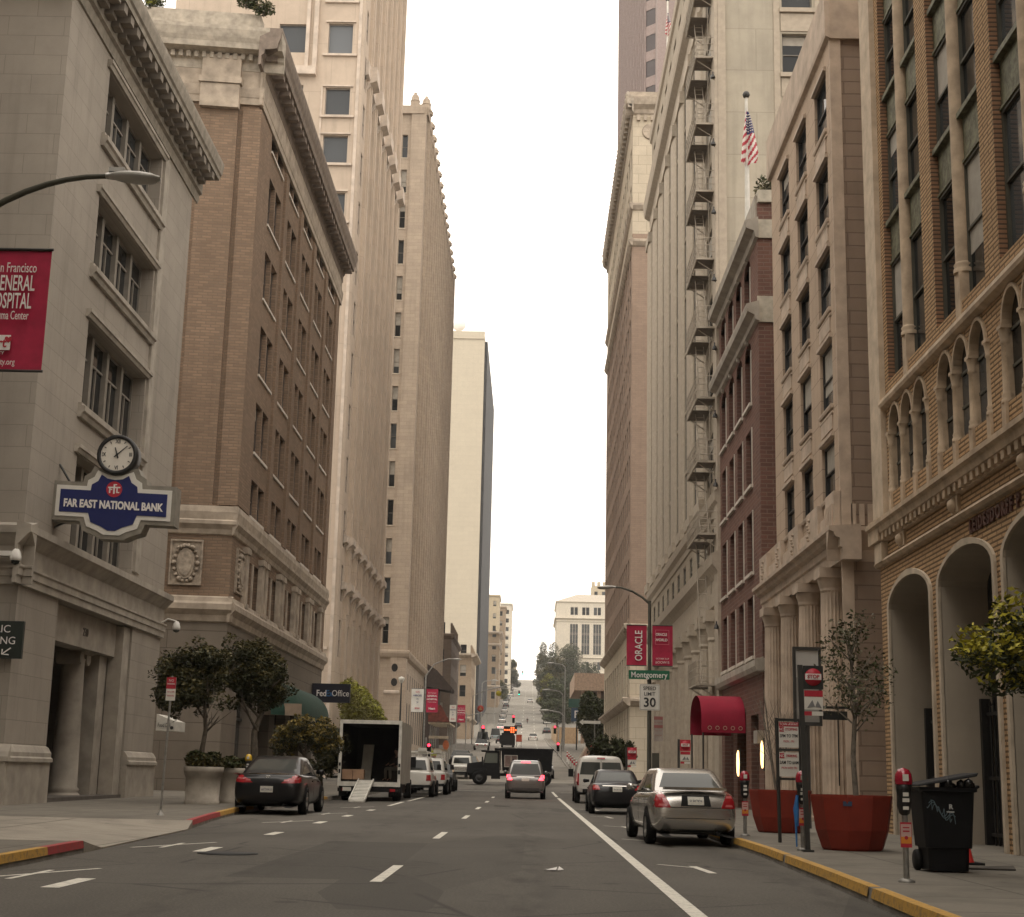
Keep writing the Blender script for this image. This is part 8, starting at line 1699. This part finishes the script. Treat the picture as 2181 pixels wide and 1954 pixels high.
def leaves(mb, clumps, n, size, rnd, mat=0, tipmat=None, tip=.6, flat=1.0, hollow=.35):
    """many small leaf blades scattered through overlapping clumps (x, y, z, rx, ry, rz)"""
    if size < .13 and len(clumps) < 70:
        fine = []
        for c in clumps:
            if max(c[3], c[4]) < .34: fine.append(c); continue
            for _ in range(15):
                v = Vector((rnd.gauss(0, 1), rnd.gauss(0, 1), rnd.gauss(0, 1))).normalized()*rnd.uniform(.25, .95); f = rnd.uniform(.24, .42)
                fine.append((c[0]+v.x*c[3]*.86, c[1]+v.y*c[4]*.86, c[2]+v.z*c[5]*.9, c[3]*f*1.1, c[4]*f*1.1, c[5]*f))
        clumps = fine
    V, F = [], []; wt = [c[3]*c[4]*c[5] for c in clumps]
    tops = []
    for _ in range(n):
        c = rnd.choices(clumps, wt)[0]
        while True:
            p = Vector((rnd.uniform(-1, 1), rnd.uniform(-1, 1), rnd.uniform(-1, 1)))
            L = p.length
            if L < 1 and L > hollow*rnd.random(): break
        p = p*(L**(-.25) if L > .1 else 1); q = Vector((c[0]+p.x*c[3], c[1]+p.y*c[4], c[2]+p.z*c[5]))
        a = Vector((rnd.gauss(0, 1), rnd.gauss(0, 1), rnd.gauss(0, .7))).normalized(); b = a.cross(Vector((rnd.gauss(0, 1), rnd.gauss(0, 1), rnd.gauss(0, 1)))).normalized()
        s = size*rnd.uniform(.6, 1.35); o = len(V)
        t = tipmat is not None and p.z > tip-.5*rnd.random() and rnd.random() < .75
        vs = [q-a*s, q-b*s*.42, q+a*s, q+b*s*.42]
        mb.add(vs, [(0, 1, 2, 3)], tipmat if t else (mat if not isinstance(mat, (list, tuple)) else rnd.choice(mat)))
def branchy(mb, base, top, spread, n, rnd, r0=.07, kink=.1, mat=0):
    base, top = Vector(base), Vector(top); pts = [base+(top-base)*t+Vector((rnd.uniform(-kink, kink), rnd.uniform(-kink, kink), 0))*(0 if t in (0,) else 1) for t in (0, .25, .5, .75, 1)]
    mb.tube(pts, [r0, r0*.85, r0*.7, r0*.55, r0*.4], 8, mat); tips = []
    for k in range(n):
        t = rnd.uniform(.45, 1); p = base+(top-base)*t; a = 2*pi*k/n+rnd.random(); e = p+Vector((cos(a)*spread*rnd.uniform(.5, 1), sin(a)*spread*rnd.uniform(.5, 1), spread*rnd.uniform(.5, 1.2)))
        mid = (p+e)/2+Vector((0, 0, -.06*spread)); mb.tube([p, mid, e], [r0*.45, r0*.3, r0*.12], 5, mat); tips.append(e)
        for j in range(2): e2 = e+Vector((rnd.uniform(-1, 1), rnd.uniform(-1, 1), rnd.uniform(.1, 1)))*spread*.4; mb.tube([mid, e2], [r0*.2, r0*.05], 4, mat)
    return tips
def tree(name, label, base, trunk_top, spread, clumps, n, size, mats, group=None, seed=1, r0=.07, nb=7, tip=None, bark=BARK, cat='tree', tipm=None):
    rnd = random.Random(seed); r = thing(name, base, label, cat, group); m = MB(); branchy(m, base, trunk_top, spread, nb, rnd, r0); m.build('trunk', [bark], r)
    sprigs = []
    for _ in range(46 if size < .15 else 0):
        c = rnd.choice(clumps); v = Vector((rnd.gauss(0, 1), rnd.gauss(0, 1), rnd.gauss(.25, .8))).normalized(); sprigs.append((c[0]+v.x*c[3]*.98, c[1]+v.y*c[4]*.98, c[2]+v.z*c[5]*.98, .12+.16*rnd.random(), .16, .12+.20*rnd.random()))
    clumps = list(clumps)+sprigs
    m = MB(); leaves(m, clumps, n, size, rnd, 0 if tipm is None else 0, tipm, tip if tip is not None else .6); m.build('crown', mats, r); return r
def L_(x, y, z): return (x, y, z)
# left: two clipped street trees grown together, a golden bush tree, shrubs in the planters
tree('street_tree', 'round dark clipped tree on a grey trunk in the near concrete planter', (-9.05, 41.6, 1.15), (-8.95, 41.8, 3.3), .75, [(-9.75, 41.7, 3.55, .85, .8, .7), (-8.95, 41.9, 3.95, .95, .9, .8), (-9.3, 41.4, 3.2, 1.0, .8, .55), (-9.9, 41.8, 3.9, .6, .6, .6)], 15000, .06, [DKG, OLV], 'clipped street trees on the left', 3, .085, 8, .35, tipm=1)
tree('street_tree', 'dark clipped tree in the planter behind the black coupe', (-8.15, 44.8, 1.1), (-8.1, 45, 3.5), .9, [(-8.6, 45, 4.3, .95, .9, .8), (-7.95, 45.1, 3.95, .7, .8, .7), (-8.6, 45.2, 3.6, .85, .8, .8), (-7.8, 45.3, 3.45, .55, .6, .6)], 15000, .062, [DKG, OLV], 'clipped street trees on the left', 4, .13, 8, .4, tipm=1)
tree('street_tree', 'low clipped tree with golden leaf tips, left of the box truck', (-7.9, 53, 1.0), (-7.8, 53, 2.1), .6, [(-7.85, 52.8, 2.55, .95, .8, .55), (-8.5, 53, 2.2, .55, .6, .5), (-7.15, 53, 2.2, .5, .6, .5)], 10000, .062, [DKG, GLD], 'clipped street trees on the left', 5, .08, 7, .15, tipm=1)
tree('street_tree', 'dark clipped tree pressed against the left side of the box truck', (-8.0, 58.5, .3), (-7.9, 58.5, 2.0), .6, [(-7.75, 58, 2.2, .7, .7, .7), (-7.9, 58.4, 1.6, .55, .6, .6)], 4200, .09, [DKG, OLV], 'clipped street trees on the left', 6, .07, 6, .5, tipm=1)
tree('golden_tree', 'large yellow green tree against the left walls beyond the navy sign', (-12.2, 104, .8), (-12.0, 106, 4.6), 1.5, [(-12.1, 100, 6.1, .8, 2.5, 1.2), (-12.0, 105, 5.6, 1.0, 4, 1.5), (-11.9, 111, 5.1, 1.1, 4, 1.5), (-12.0, 118, 4.5, 1.0, 3.5, 1.3), (-12.3, 102, 4.8, .6, 2, 1.0)], 10000, .14, [leafmat('yellow_green_leaves', (.125, .115, .02)), LIM], None, 7, .16, 8, .35, tipm=1)
def shrub(label, x, y, z, rx, rz, n, mats, seed, size=.07, group='shrubs in the planters'):
    rnd = random.Random(seed); r = thing('shrub', (x, y, z), label, 'shrub', group); m = MB()
    for k in range(9): a = k*.7; m.tube([(x, y, z-.05), (x+rx*.5*cos(a), y+rx*.5*sin(a), z+rz*.6)], [.012, .005], 4)
    m.build('stem', [BARK], r); m = MB(); leaves(m, [(x, y, z+rz*.45, rx, rx, rz*.6), (x-rx*.4, y, z+rz*.6, rx*.55, rx*.5, rz*.5), (x+rx*.45, y, z+rz*.5, rx*.5, rx*.5, rz*.5)], n, size, rnd, 0, 1, .3); m.build('foliage', mats, r)
shrub('olive green bushy shrub filling the near concrete planter', -8.95, 41.55, 1.12, .56, .5, 2600, [OLV, MIDG], 11); shrub('olive shrub filling the planter behind the black coupe', -8.4, 43.45, 1.12, .5, .4, 1800, [OLV, MIDG], 12); shrub('dark shrub in the half hidden planter near the box truck', -8.2, 54.3, 1.1, .45, .4, 1200, [DKG, MIDG], 13)
# right: thin leafy tree and a bare one in the red planters, evergreen at the right edge
def thin_tree():
    x, y, z = 5.05, 23.4, 1.05; rnd = random.Random(21); r = thing('potted_tree', (x, y, z), 'slender sparse grey green tree in the nearest big red planter', 'tree'); m = MB(); m.tube([(x, y, z-.1), (x-.03, y, 1.6), (x+.02, y, 2.3), (x-.02, y, 2.9), (x-.05, y, 3.5)], [.045, .04, .034, .022, .008], 8)
    cl = []
    for k in range(26):
        t = rnd.uniform(.1, 1); zz = 1.9+1.6*t; a = rnd.uniform(0, 2*pi); ln = rnd.uniform(.25, .62)*(1.05-.45*t); e = Vector((x+cos(a)*ln, y+sin(a)*ln, zz+rnd.uniform(.25, .6))); m.tube([(x, y, zz-.15), (x+cos(a)*ln*.55, y+sin(a)*ln*.55, zz+.1), e], [.014, .009, .003], 4); cl.append((e.x, e.y, e.z-.12, .17, .17, .22)); cl.append((x+cos(a)*ln*.6, y+sin(a)*ln*.6, zz+.1, .15, .15, .2))
    m.build('trunk', [BARKL], r); m = MB(); leaves(m, cl, 1500, .038, rnd, [0, 1]); m.build('crown', [GRY, MIDG], r)
thin_tree()
def bare_tree():
    x, y, z = 4.95, 30.2, 1.0; rnd = random.Random(5); r = thing('potted_tree', (x, y, z), 'leafless thin tree with wiry twigs in the far red planter', 'tree'); m = MB()
    for k in range(5):
        a = k*1.26; e = Vector((x+.35*cos(a), y+.35*sin(a), 2.3+.25*k % .8)); m.tube([(x, y, z-.1), (x+.14*cos(a), y+.14*sin(a), 1.7), e], [.025, .018, .008], 5)
        for j in range(9): p = Vector((x+.22*cos(a), y+.22*sin(a), 1.6+.09*j)); m.tube([p, p+Vector((rnd.uniform(-.35, .35), rnd.uniform(-.3, .3), rnd.uniform(.3, .8)))], [.007, .002], 3)
    m.build('trunk', [BARKL], r)
bare_tree()
tree('street_tree', 'leafy evergreen with bright yellow green tips at the right edge', (6.6, 16.4, .2), (6.3, 16.2, 2.4), .8, [(5.15, 16.0, 2.55, .42, .4, .25), (5.45, 16, 2.85, .45, .45, .3), (5.75, 16.1, 2.95, .55, .5, .45), (5.35, 16.1, 2.3, .5, .4, .28), (5.9, 16.2, 2.35, .6, .5, .5), (4.8, 16.0, 2.60, .27, .25, .13), (6.5, 16.3, 2.7, .6, .6, .7)], 9500, .045, [MIDG, leafmat('yellow_leaf_tips', (.36, .32, .035))], None, 9, .09, 8, .05, tipm=1)  # leaves near the clump tops take a yellower green
# on the roofs
for x, y, z, s, lb, mt, g in ((7.95, 48.2, 20.6, .55, 'twiggy grey bush on the red brick parapet beside the flagpole', [GRY, MIDG], 31), (-13.35, 60.6, 34.6, .55, 'green bush leaning over the corner of the brown brick parapet', [MIDG, OLV], 32), (-17.4, 60.4, 34.4, .5, 'small green bush on the brown brick parapet, farther left', [MIDG, LIM], 33)):
    shrub(lb, x, y, z, s, s*1.9, 900, mt, g, .075, 'plants on the roofs')
shrub('second clump of green leaves spilling over the brown brick parapet corner', -12.55, 60.7, 34.3, .5, .75, 700, [MIDG, OLV], 35, .075, 'plants on the roofs')
tree('street_tree', 'dark rounded tree behind the white van on the right pavement', (4.7, 85, .4), (4.7, 85, 2.2), .8, [(4.5, 85, 2.75, 1.0, 1, .7), (5.3, 85.5, 2.5, .8, .9, .75), (3.9, 85, 2.5, .5, .7, .5)], 4500, .11, [DKG, MIDG], None, 14, .1, 7, .5, tipm=1)
tree('street_tree', 'tall dark evergreen on the right pavement beyond the crossing', (6.6, 160, 3), (6.6, 160, 6.5), 1.2, [(6.5, 160, 7.2, 1.5, 2, 2.2), (7.2, 161, 5.6, 1.3, 2, 2.0), (6.3, 160, 9.0, 1.0, 1.4, 1.2), (7.4, 160, 8.2, .9, 1.4, 1.3)], 6500, .2, [DKG, MIDG], None, 15, .2, 7, .6, tipm=1)
# the wood on the hill: each tree by itself
for i, (x, y, w, zt, mt, lb) in enumerate([(7.4, 392, 4.2, 25, [DKG, MIDG], 'dark tree lowest on the right of the hill street'), (7.0, 432, 4.6, 29, [DKG, MIDG], 'dark broad tree just above the lowest one right of the hill'), (5.9, 470, 3.8, 33, [OLV, LIM], 'small yellowish tree leaning over the right side of the hill'), (8.6, 505, 6.0, 41, [DKG, OLV], 'dark tree in the middle of the right hill trees'), (8.0, 545, 5.6, 46, [DKG, MIDG], 'dark spreading tree behind the middle hill tree'), (15.5, 565, 8.0, 51, [DKG, MIDG], 'broad dark green tree in front of the white classical building'), (22.5, 545, 6.5, 42, [DKG, MIDG], 'low dark tree over the brown canopy building'), (14.0, 480, 6.0, 33, [DKG, MIDG], 'dark tree behind the lamps right of the hill street'), (5.4, 640, 4.2, 58, [OLV, MIDG], 'tall loose tree with gaps, farthest right of the hill street'), (9.5, 610, 5.5, 55, [DKG, OLV], 'dark tree just below the tall loose one'), (12.5, 430, 5.5, 27, [DKG, MIDG], 'dark tree beside the canopy building, behind the lamps'), (4.9, 560, 3.6, 40, [DKG, OLV], 'dark tree leaning over the kerb halfway up the hill'), (16, 640, 6, 57, [MIDG, OLV], 'rounded tree touching the white classical building'), (-8.6, 705, 4.6, 55, [DKG, MIDG], 'rounded dark tree on the left at the hill crest'), (-11.5, 560, 3.4, 36, [MIDG, OLV], 'small green tree on the left below the crest tree')]):
    z = zg(y); h = zt-z; rnd = random.Random(40+i); cl = []
    for k in range(17):
        a = rnd.uniform(0, 2*pi); t = rnd.random()**1.25; rr = w*(.95-.6*t)*rnd.random()**.5; cl.append((x+rr*cos(a), y+rr*sin(a), z+h*(.2+.68*t), w*rnd.uniform(.28, .48), w*.4, w*rnd.uniform(.22, .42)))
    cl.append((x, y, z+h*.86, w*.4, w*.4, h*.14)); cl.append((x, y, z+h*.5, w*.75, w*.7, h*.22))
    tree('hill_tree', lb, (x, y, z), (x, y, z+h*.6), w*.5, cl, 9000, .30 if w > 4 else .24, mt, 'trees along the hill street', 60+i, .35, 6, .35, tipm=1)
tree('shrub', 'green bushes along the left kerb at the foot of the hill', (-10.5, 600, 30.5), (-10.4, 600, 33), 1.4, [(-10.4, 600, 34, 2, 3, 2.4), (-11.5, 605, 36, 2, 3, 2)], 2200, .25, [MIDG, OLV], None, 77, .15, 5, .4, tipm=1, cat='shrub')

# ================================================================ people
SKIN = plain('skin', (.38, .22, .15), .6, var=.05)
def person(label, x, y, rz, joints, shirt, trousers, hair, zoff=None, scale=.98):
    """one skinned body laid out from joints (local: x right, y ahead, z up), clothing as shells grown from the same chains"""
    z = zg(y)+.16 if zoff is None else zoff; r = thing('person', (x, y, z), label, 'person'); r.rotation_euler = (0, 0, rz); r.scale = (scale,)*3; WORLD[r.name] = (x, y, z)
    def skin(name, chains, mat, lv=2):
        vs, es, rad = [], [], []
        for ch in chains:
            prev = None
            for it in ch:
                if isinstance(it, int): prev = it; continue
                vs.append(it[0]); rad.append(it[1])
                if prev is not None: es.append((prev, len(vs)-1))
                prev = len(vs)-1
        me = bpy.data.meshes.new('tmp'); me.from_pydata(vs, es, []); o = bpy.data.objects.new('tmp', me); COL.objects.link(o); md = o.modifiers.new('k', 'SKIN'); md.use_smooth_shade = True
        for i, q in enumerate(rad): me.skin_vertices[0].data[i].radius = (q, q) if not isinstance(q, tuple) else q; me.skin_vertices[0].data[i].use_root = i == 0
        sb = o.modifiers.new('s', 'SUBSURF'); sb.levels = lv; sb.render_levels = lv; dg = bpy.context.evaluated_depsgraph_get(); dg.update(); m2 = bpy.data.meshes.new_from_object(o.evaluated_get(dg)); bpy.data.objects.remove(o)
        m2.materials.clear(); m2.materials.append(mat); m2.name = name; q = bpy.data.objects.new(name, m2); COL.objects.link(q); q.parent = r; WORLD[q.name] = (0, 0, 0); return q
    J = joints; pel, ch, nk, hd = J['pelvis'], J['chest'], J['neck'], J['head']
    arms = []; body = [(pel, .12), (ch, (.15, .11)), (nk, .05), (hd, (.075, .09)), ((hd[0], hd[1], hd[2]+.1), (.07, .085))]
    chains = [body]; idx = len(body)
    for s_ in ('l', 'r'):
        sh, el, ha = J[s_+'sh'], J[s_+'el'], J[s_+'ha']; chains.append([1, (sh, .06), (el, .043), (ha, .03), (tuple(ha[i]+(ha[i]-el[i])*.28 for i in range(3)), (.035, .018))]); base = idx+3; idx += 4
        d = Vector(ha)-Vector(el); d.normalize(); tip = Vector(ha)+(Vector(ha)-Vector(el))*.28
        for k in range(4): o_ = Vector((0, (k-1.5)*.018, 0)); chains.append([base, (tuple(tip+o_+d*.02), .009), (tuple(tip+o_+d*(.055-.008*abs(k-1.3))+Vector((0, 0, -.006))), .007)]); idx += 2
        chains.append([base-1, (tuple(Vector(ha)+d*.03+Vector((0, .035, 0))), .010), (tuple(Vector(ha)+d*.065+Vector((0, .05, 0))), .008)]); idx += 2
    for s_ in ('l', 'r'):
        hp, kn, an, to = J[s_+'hp'], J[s_+'kn'], J[s_+'an'], J[s_+'to']; chains.append([0, (hp, .085), (kn, .058), (an, .042), (to, (.035, .028))]); idx += 4
    skin('body', chains, SKIN)
    skin('shirt', [[(tuple(Vector(pel)+Vector((0, 0, .02))), .135), (ch, (.17, .13)), (tuple((Vector(ch)*.35+Vector(nk)*.65)), .08)]]+[[1, (J[s_+'sh'], .075), (J[s_+'el'], .055), (tuple(Vector(J[s_+'el'])*.25+Vector(J[s_+'ha'])*.75), .042)] for s_ in ('l', 'r')], shirt)
    skin('trousers', [[(tuple(Vector(pel)+Vector((0, 0, .03))), .137), (tuple(Vector(pel)-Vector((0, 0, .03))), .13)]]+[[1, (J[s_+'hp'], .10), (J[s_+'kn'], .073), (J[s_+'an'], .06)] for s_ in ('l', 'r')], trousers)
    for s_ in ('l', 'r'): skin('shoe', [[(J[s_+'an'], .05), (tuple(Vector(J[s_+'to'])*.5+Vector(J[s_+'an'])*.5-Vector((0, 0, .02))), .047), (J[s_+'to'], .04)]], BLK, 1)
    skin('hair', [[((hd[0], hd[1]-.03, hd[2]+.02), (.08, .07)), ((hd[0], hd[1]-.015, hd[2]+.10), (.086, .09)), ((hd[0], hd[1]+.03, hd[2]+.13), (.07, .05))]], hair)
    m = MB()
    for sg in (-1, 1): m.lathe([(0, -.012), (.012, 0), (0, .012)], (hd[0]+sg*.032, hd[1]+.085, hd[2]+.03), 6); m.lathe([(0, -.03), (.014, 0), (0, .03)], (hd[0]+sg*.078, hd[1], hd[2]+.02), 6)
    m.lathe([(.004, .03), (.014, -.012), (0, -.018)], (hd[0], hd[1]+.095, hd[2]), 6); m.box(hd[0]-.022, hd[0]+.022, hd[1]+.083, hd[1]+.09, hd[2]-.048, hd[2]-.04); f = part(r, 'face', m, [plain('face_detail', (.2, .1, .075), .6, var=0)]); return r
WALK = dict(pelvis=(0, 0, .93), chest=(0, .02, 1.28), neck=(0, .03, 1.47), head=(0, .05, 1.58), lsh=(-.19, .02, 1.40), lel=(-.24, -.10, 1.14), lha=(-.22, -.05, .92), rsh=(.19, .02, 1.40), rel=(.24, .08, 1.14), rha=(.22, .22, .97), lhp=(-.09, 0, .88), lkn=(-.10, .16, .5), lan=(-.10, .18, .09), lto=(-.10, .34, .04), rhp=(.09, 0, .88), rkn=(.10, -.02, .48), ran=(.10, -.26, .12), rto=(.10, -.12, .04))
STAND = dict(WALK); STAND.update(lkn=(-.1, .02, .48), lan=(-.11, 0, .08), lto=(-.12, .16, .04), rkn=(.1, .02, .48), ran=(.11, 0, .08), rto=(.12, .16, .04), lel=(-.25, -.02, 1.14), lha=(-.24, .05, .9), rel=(.25, -.02, 1.14), rha=(.24, .05, .9))
SIT = dict(pelvis=(0, 0, .50), chest=(0, -.06, .86), neck=(0, .0, 1.06), head=(0, .05, 1.16), lsh=(-.19, -.04, .98), lel=(-.26, .10, .76), lha=(-.16, .34, .66), rsh=(.19, -.04, .98), rel=(.26, .10, .76), rha=(.16, .34, .66), lhp=(-.1, .05, .47), lkn=(-.15, .44, .50), lan=(-.14, .40, .09), lto=(-.14, .56, .04), rhp=(.1, .05, .47), rkn=(.15, .44, .50), ran=(.14, .42, .09), rto=(.14, .58, .04))
DH = plain('dark_hair', (.02, .015, .012), .6)
person('person in a white shirt and dark trousers walking up the right pavement', 4.65, 112, 0, WALK, plain('white_cloth', (.6, .58, .54), .8), plain('dark_trousers', (.03, .03, .035), .8), DH)
person('person in a pinkish top walking beyond the marker posts', 4.9, 126, .3, WALK, plain('pink_cloth', (.45, .22, .2), .8), plain('tan_trousers', (.3, .24, .18), .8), DH)
person('person in dark clothes standing near the one way arrow', 5.3, 131, 2.8, STAND, plain('charcoal_cloth', (.03, .03, .03), .8), MATS['dark_trousers'], DH)
person('worker in a yellow vest standing on the left pavement past the crossing', -8.3, 132, 2.6, STAND, plain('hi_vis_vest', (.55, .6, .06), .7), MATS['dark_trousers'], DH)
def seated():
    z = zg(57)+.74; m = MB(); m.box(-5.38, -4.98, 59.4, 59.85, z, z+.40); b = thing('crate', (-5.2, 59.6, z), 'dark wooden crate used as a seat inside the box truck', 'crate'); m.build('box', [plain('dark_crate_wood', (.06, .045, .03), .85)], b)
    person('person in dark top and pale trousers sitting inside the open box truck', -5.2, 59.6, 2.3, SIT, plain('brown_jacket', (.06, .045, .035), .8), plain('khaki_trousers', (.24, .21, .16), .8), DH, z)
seated()
def rider():
    x, y = -.55, 425; z = zg(y); r = thing('motorcycle', (x, y, z), 'dark motorcycle climbing the middle of the hill street', 'motorcycle'); m = MB()
    for yy in (-.7, .7): mm = MB(); mm.lathe([(.2, -.06), (.31, -.06), (.31, .06), (.2, .06)], (x, y+yy, z+.31+yy*.087), 14, axis='x'); mm.build('wheel', [TYRE], r)
    m.tube([(x, y-.7, z+.3), (x, y-.2, z+.75), (x, y+.4, z+.85), (x, y+.75, z+.35)], [.06, .16, .15, .05], 8); m.tube([(x-.35, y+.35, z+1.1), (x+.35, y+.35, z+1.1)], .025, 6); m.build('frame', [BLKP], r); mm = MB(); mm.box(x-.1, x+.1, y-.82, y-.78, z+.6, z+.72); mm.build('tail_light', [RED], r)
    J = dict(SIT); person('person in black riding the motorcycle up the hill', x, y-.2, 0, J, MATS['charcoal_cloth'], MATS['dark_trousers'], BLK, z+.35)
rider()
# ================================================================ thin air: far things fade slightly
def air():
    m = bpy.data.materials.new('thin_haze'); m.use_nodes = True; nt = m.node_tree; nt.nodes.clear(); o = nt.nodes.new('ShaderNodeOutputMaterial'); v = nt.nodes.new('ShaderNodeVolumePrincipled')
    v.inputs['Color'].default_value = (.93, .92, .90, 1); v.inputs['Density'].default_value = .00022; v.inputs['Anisotropy'].default_value = .2; nt.links.new(v.outputs[0], o.inputs['Volume'])
    mb = MB(); mb.box(-720, 720, -160, 1520, -1.2, 172); h = mb.build('haze', [m], recalc=True); h['kind'] = 'stuff'
air()
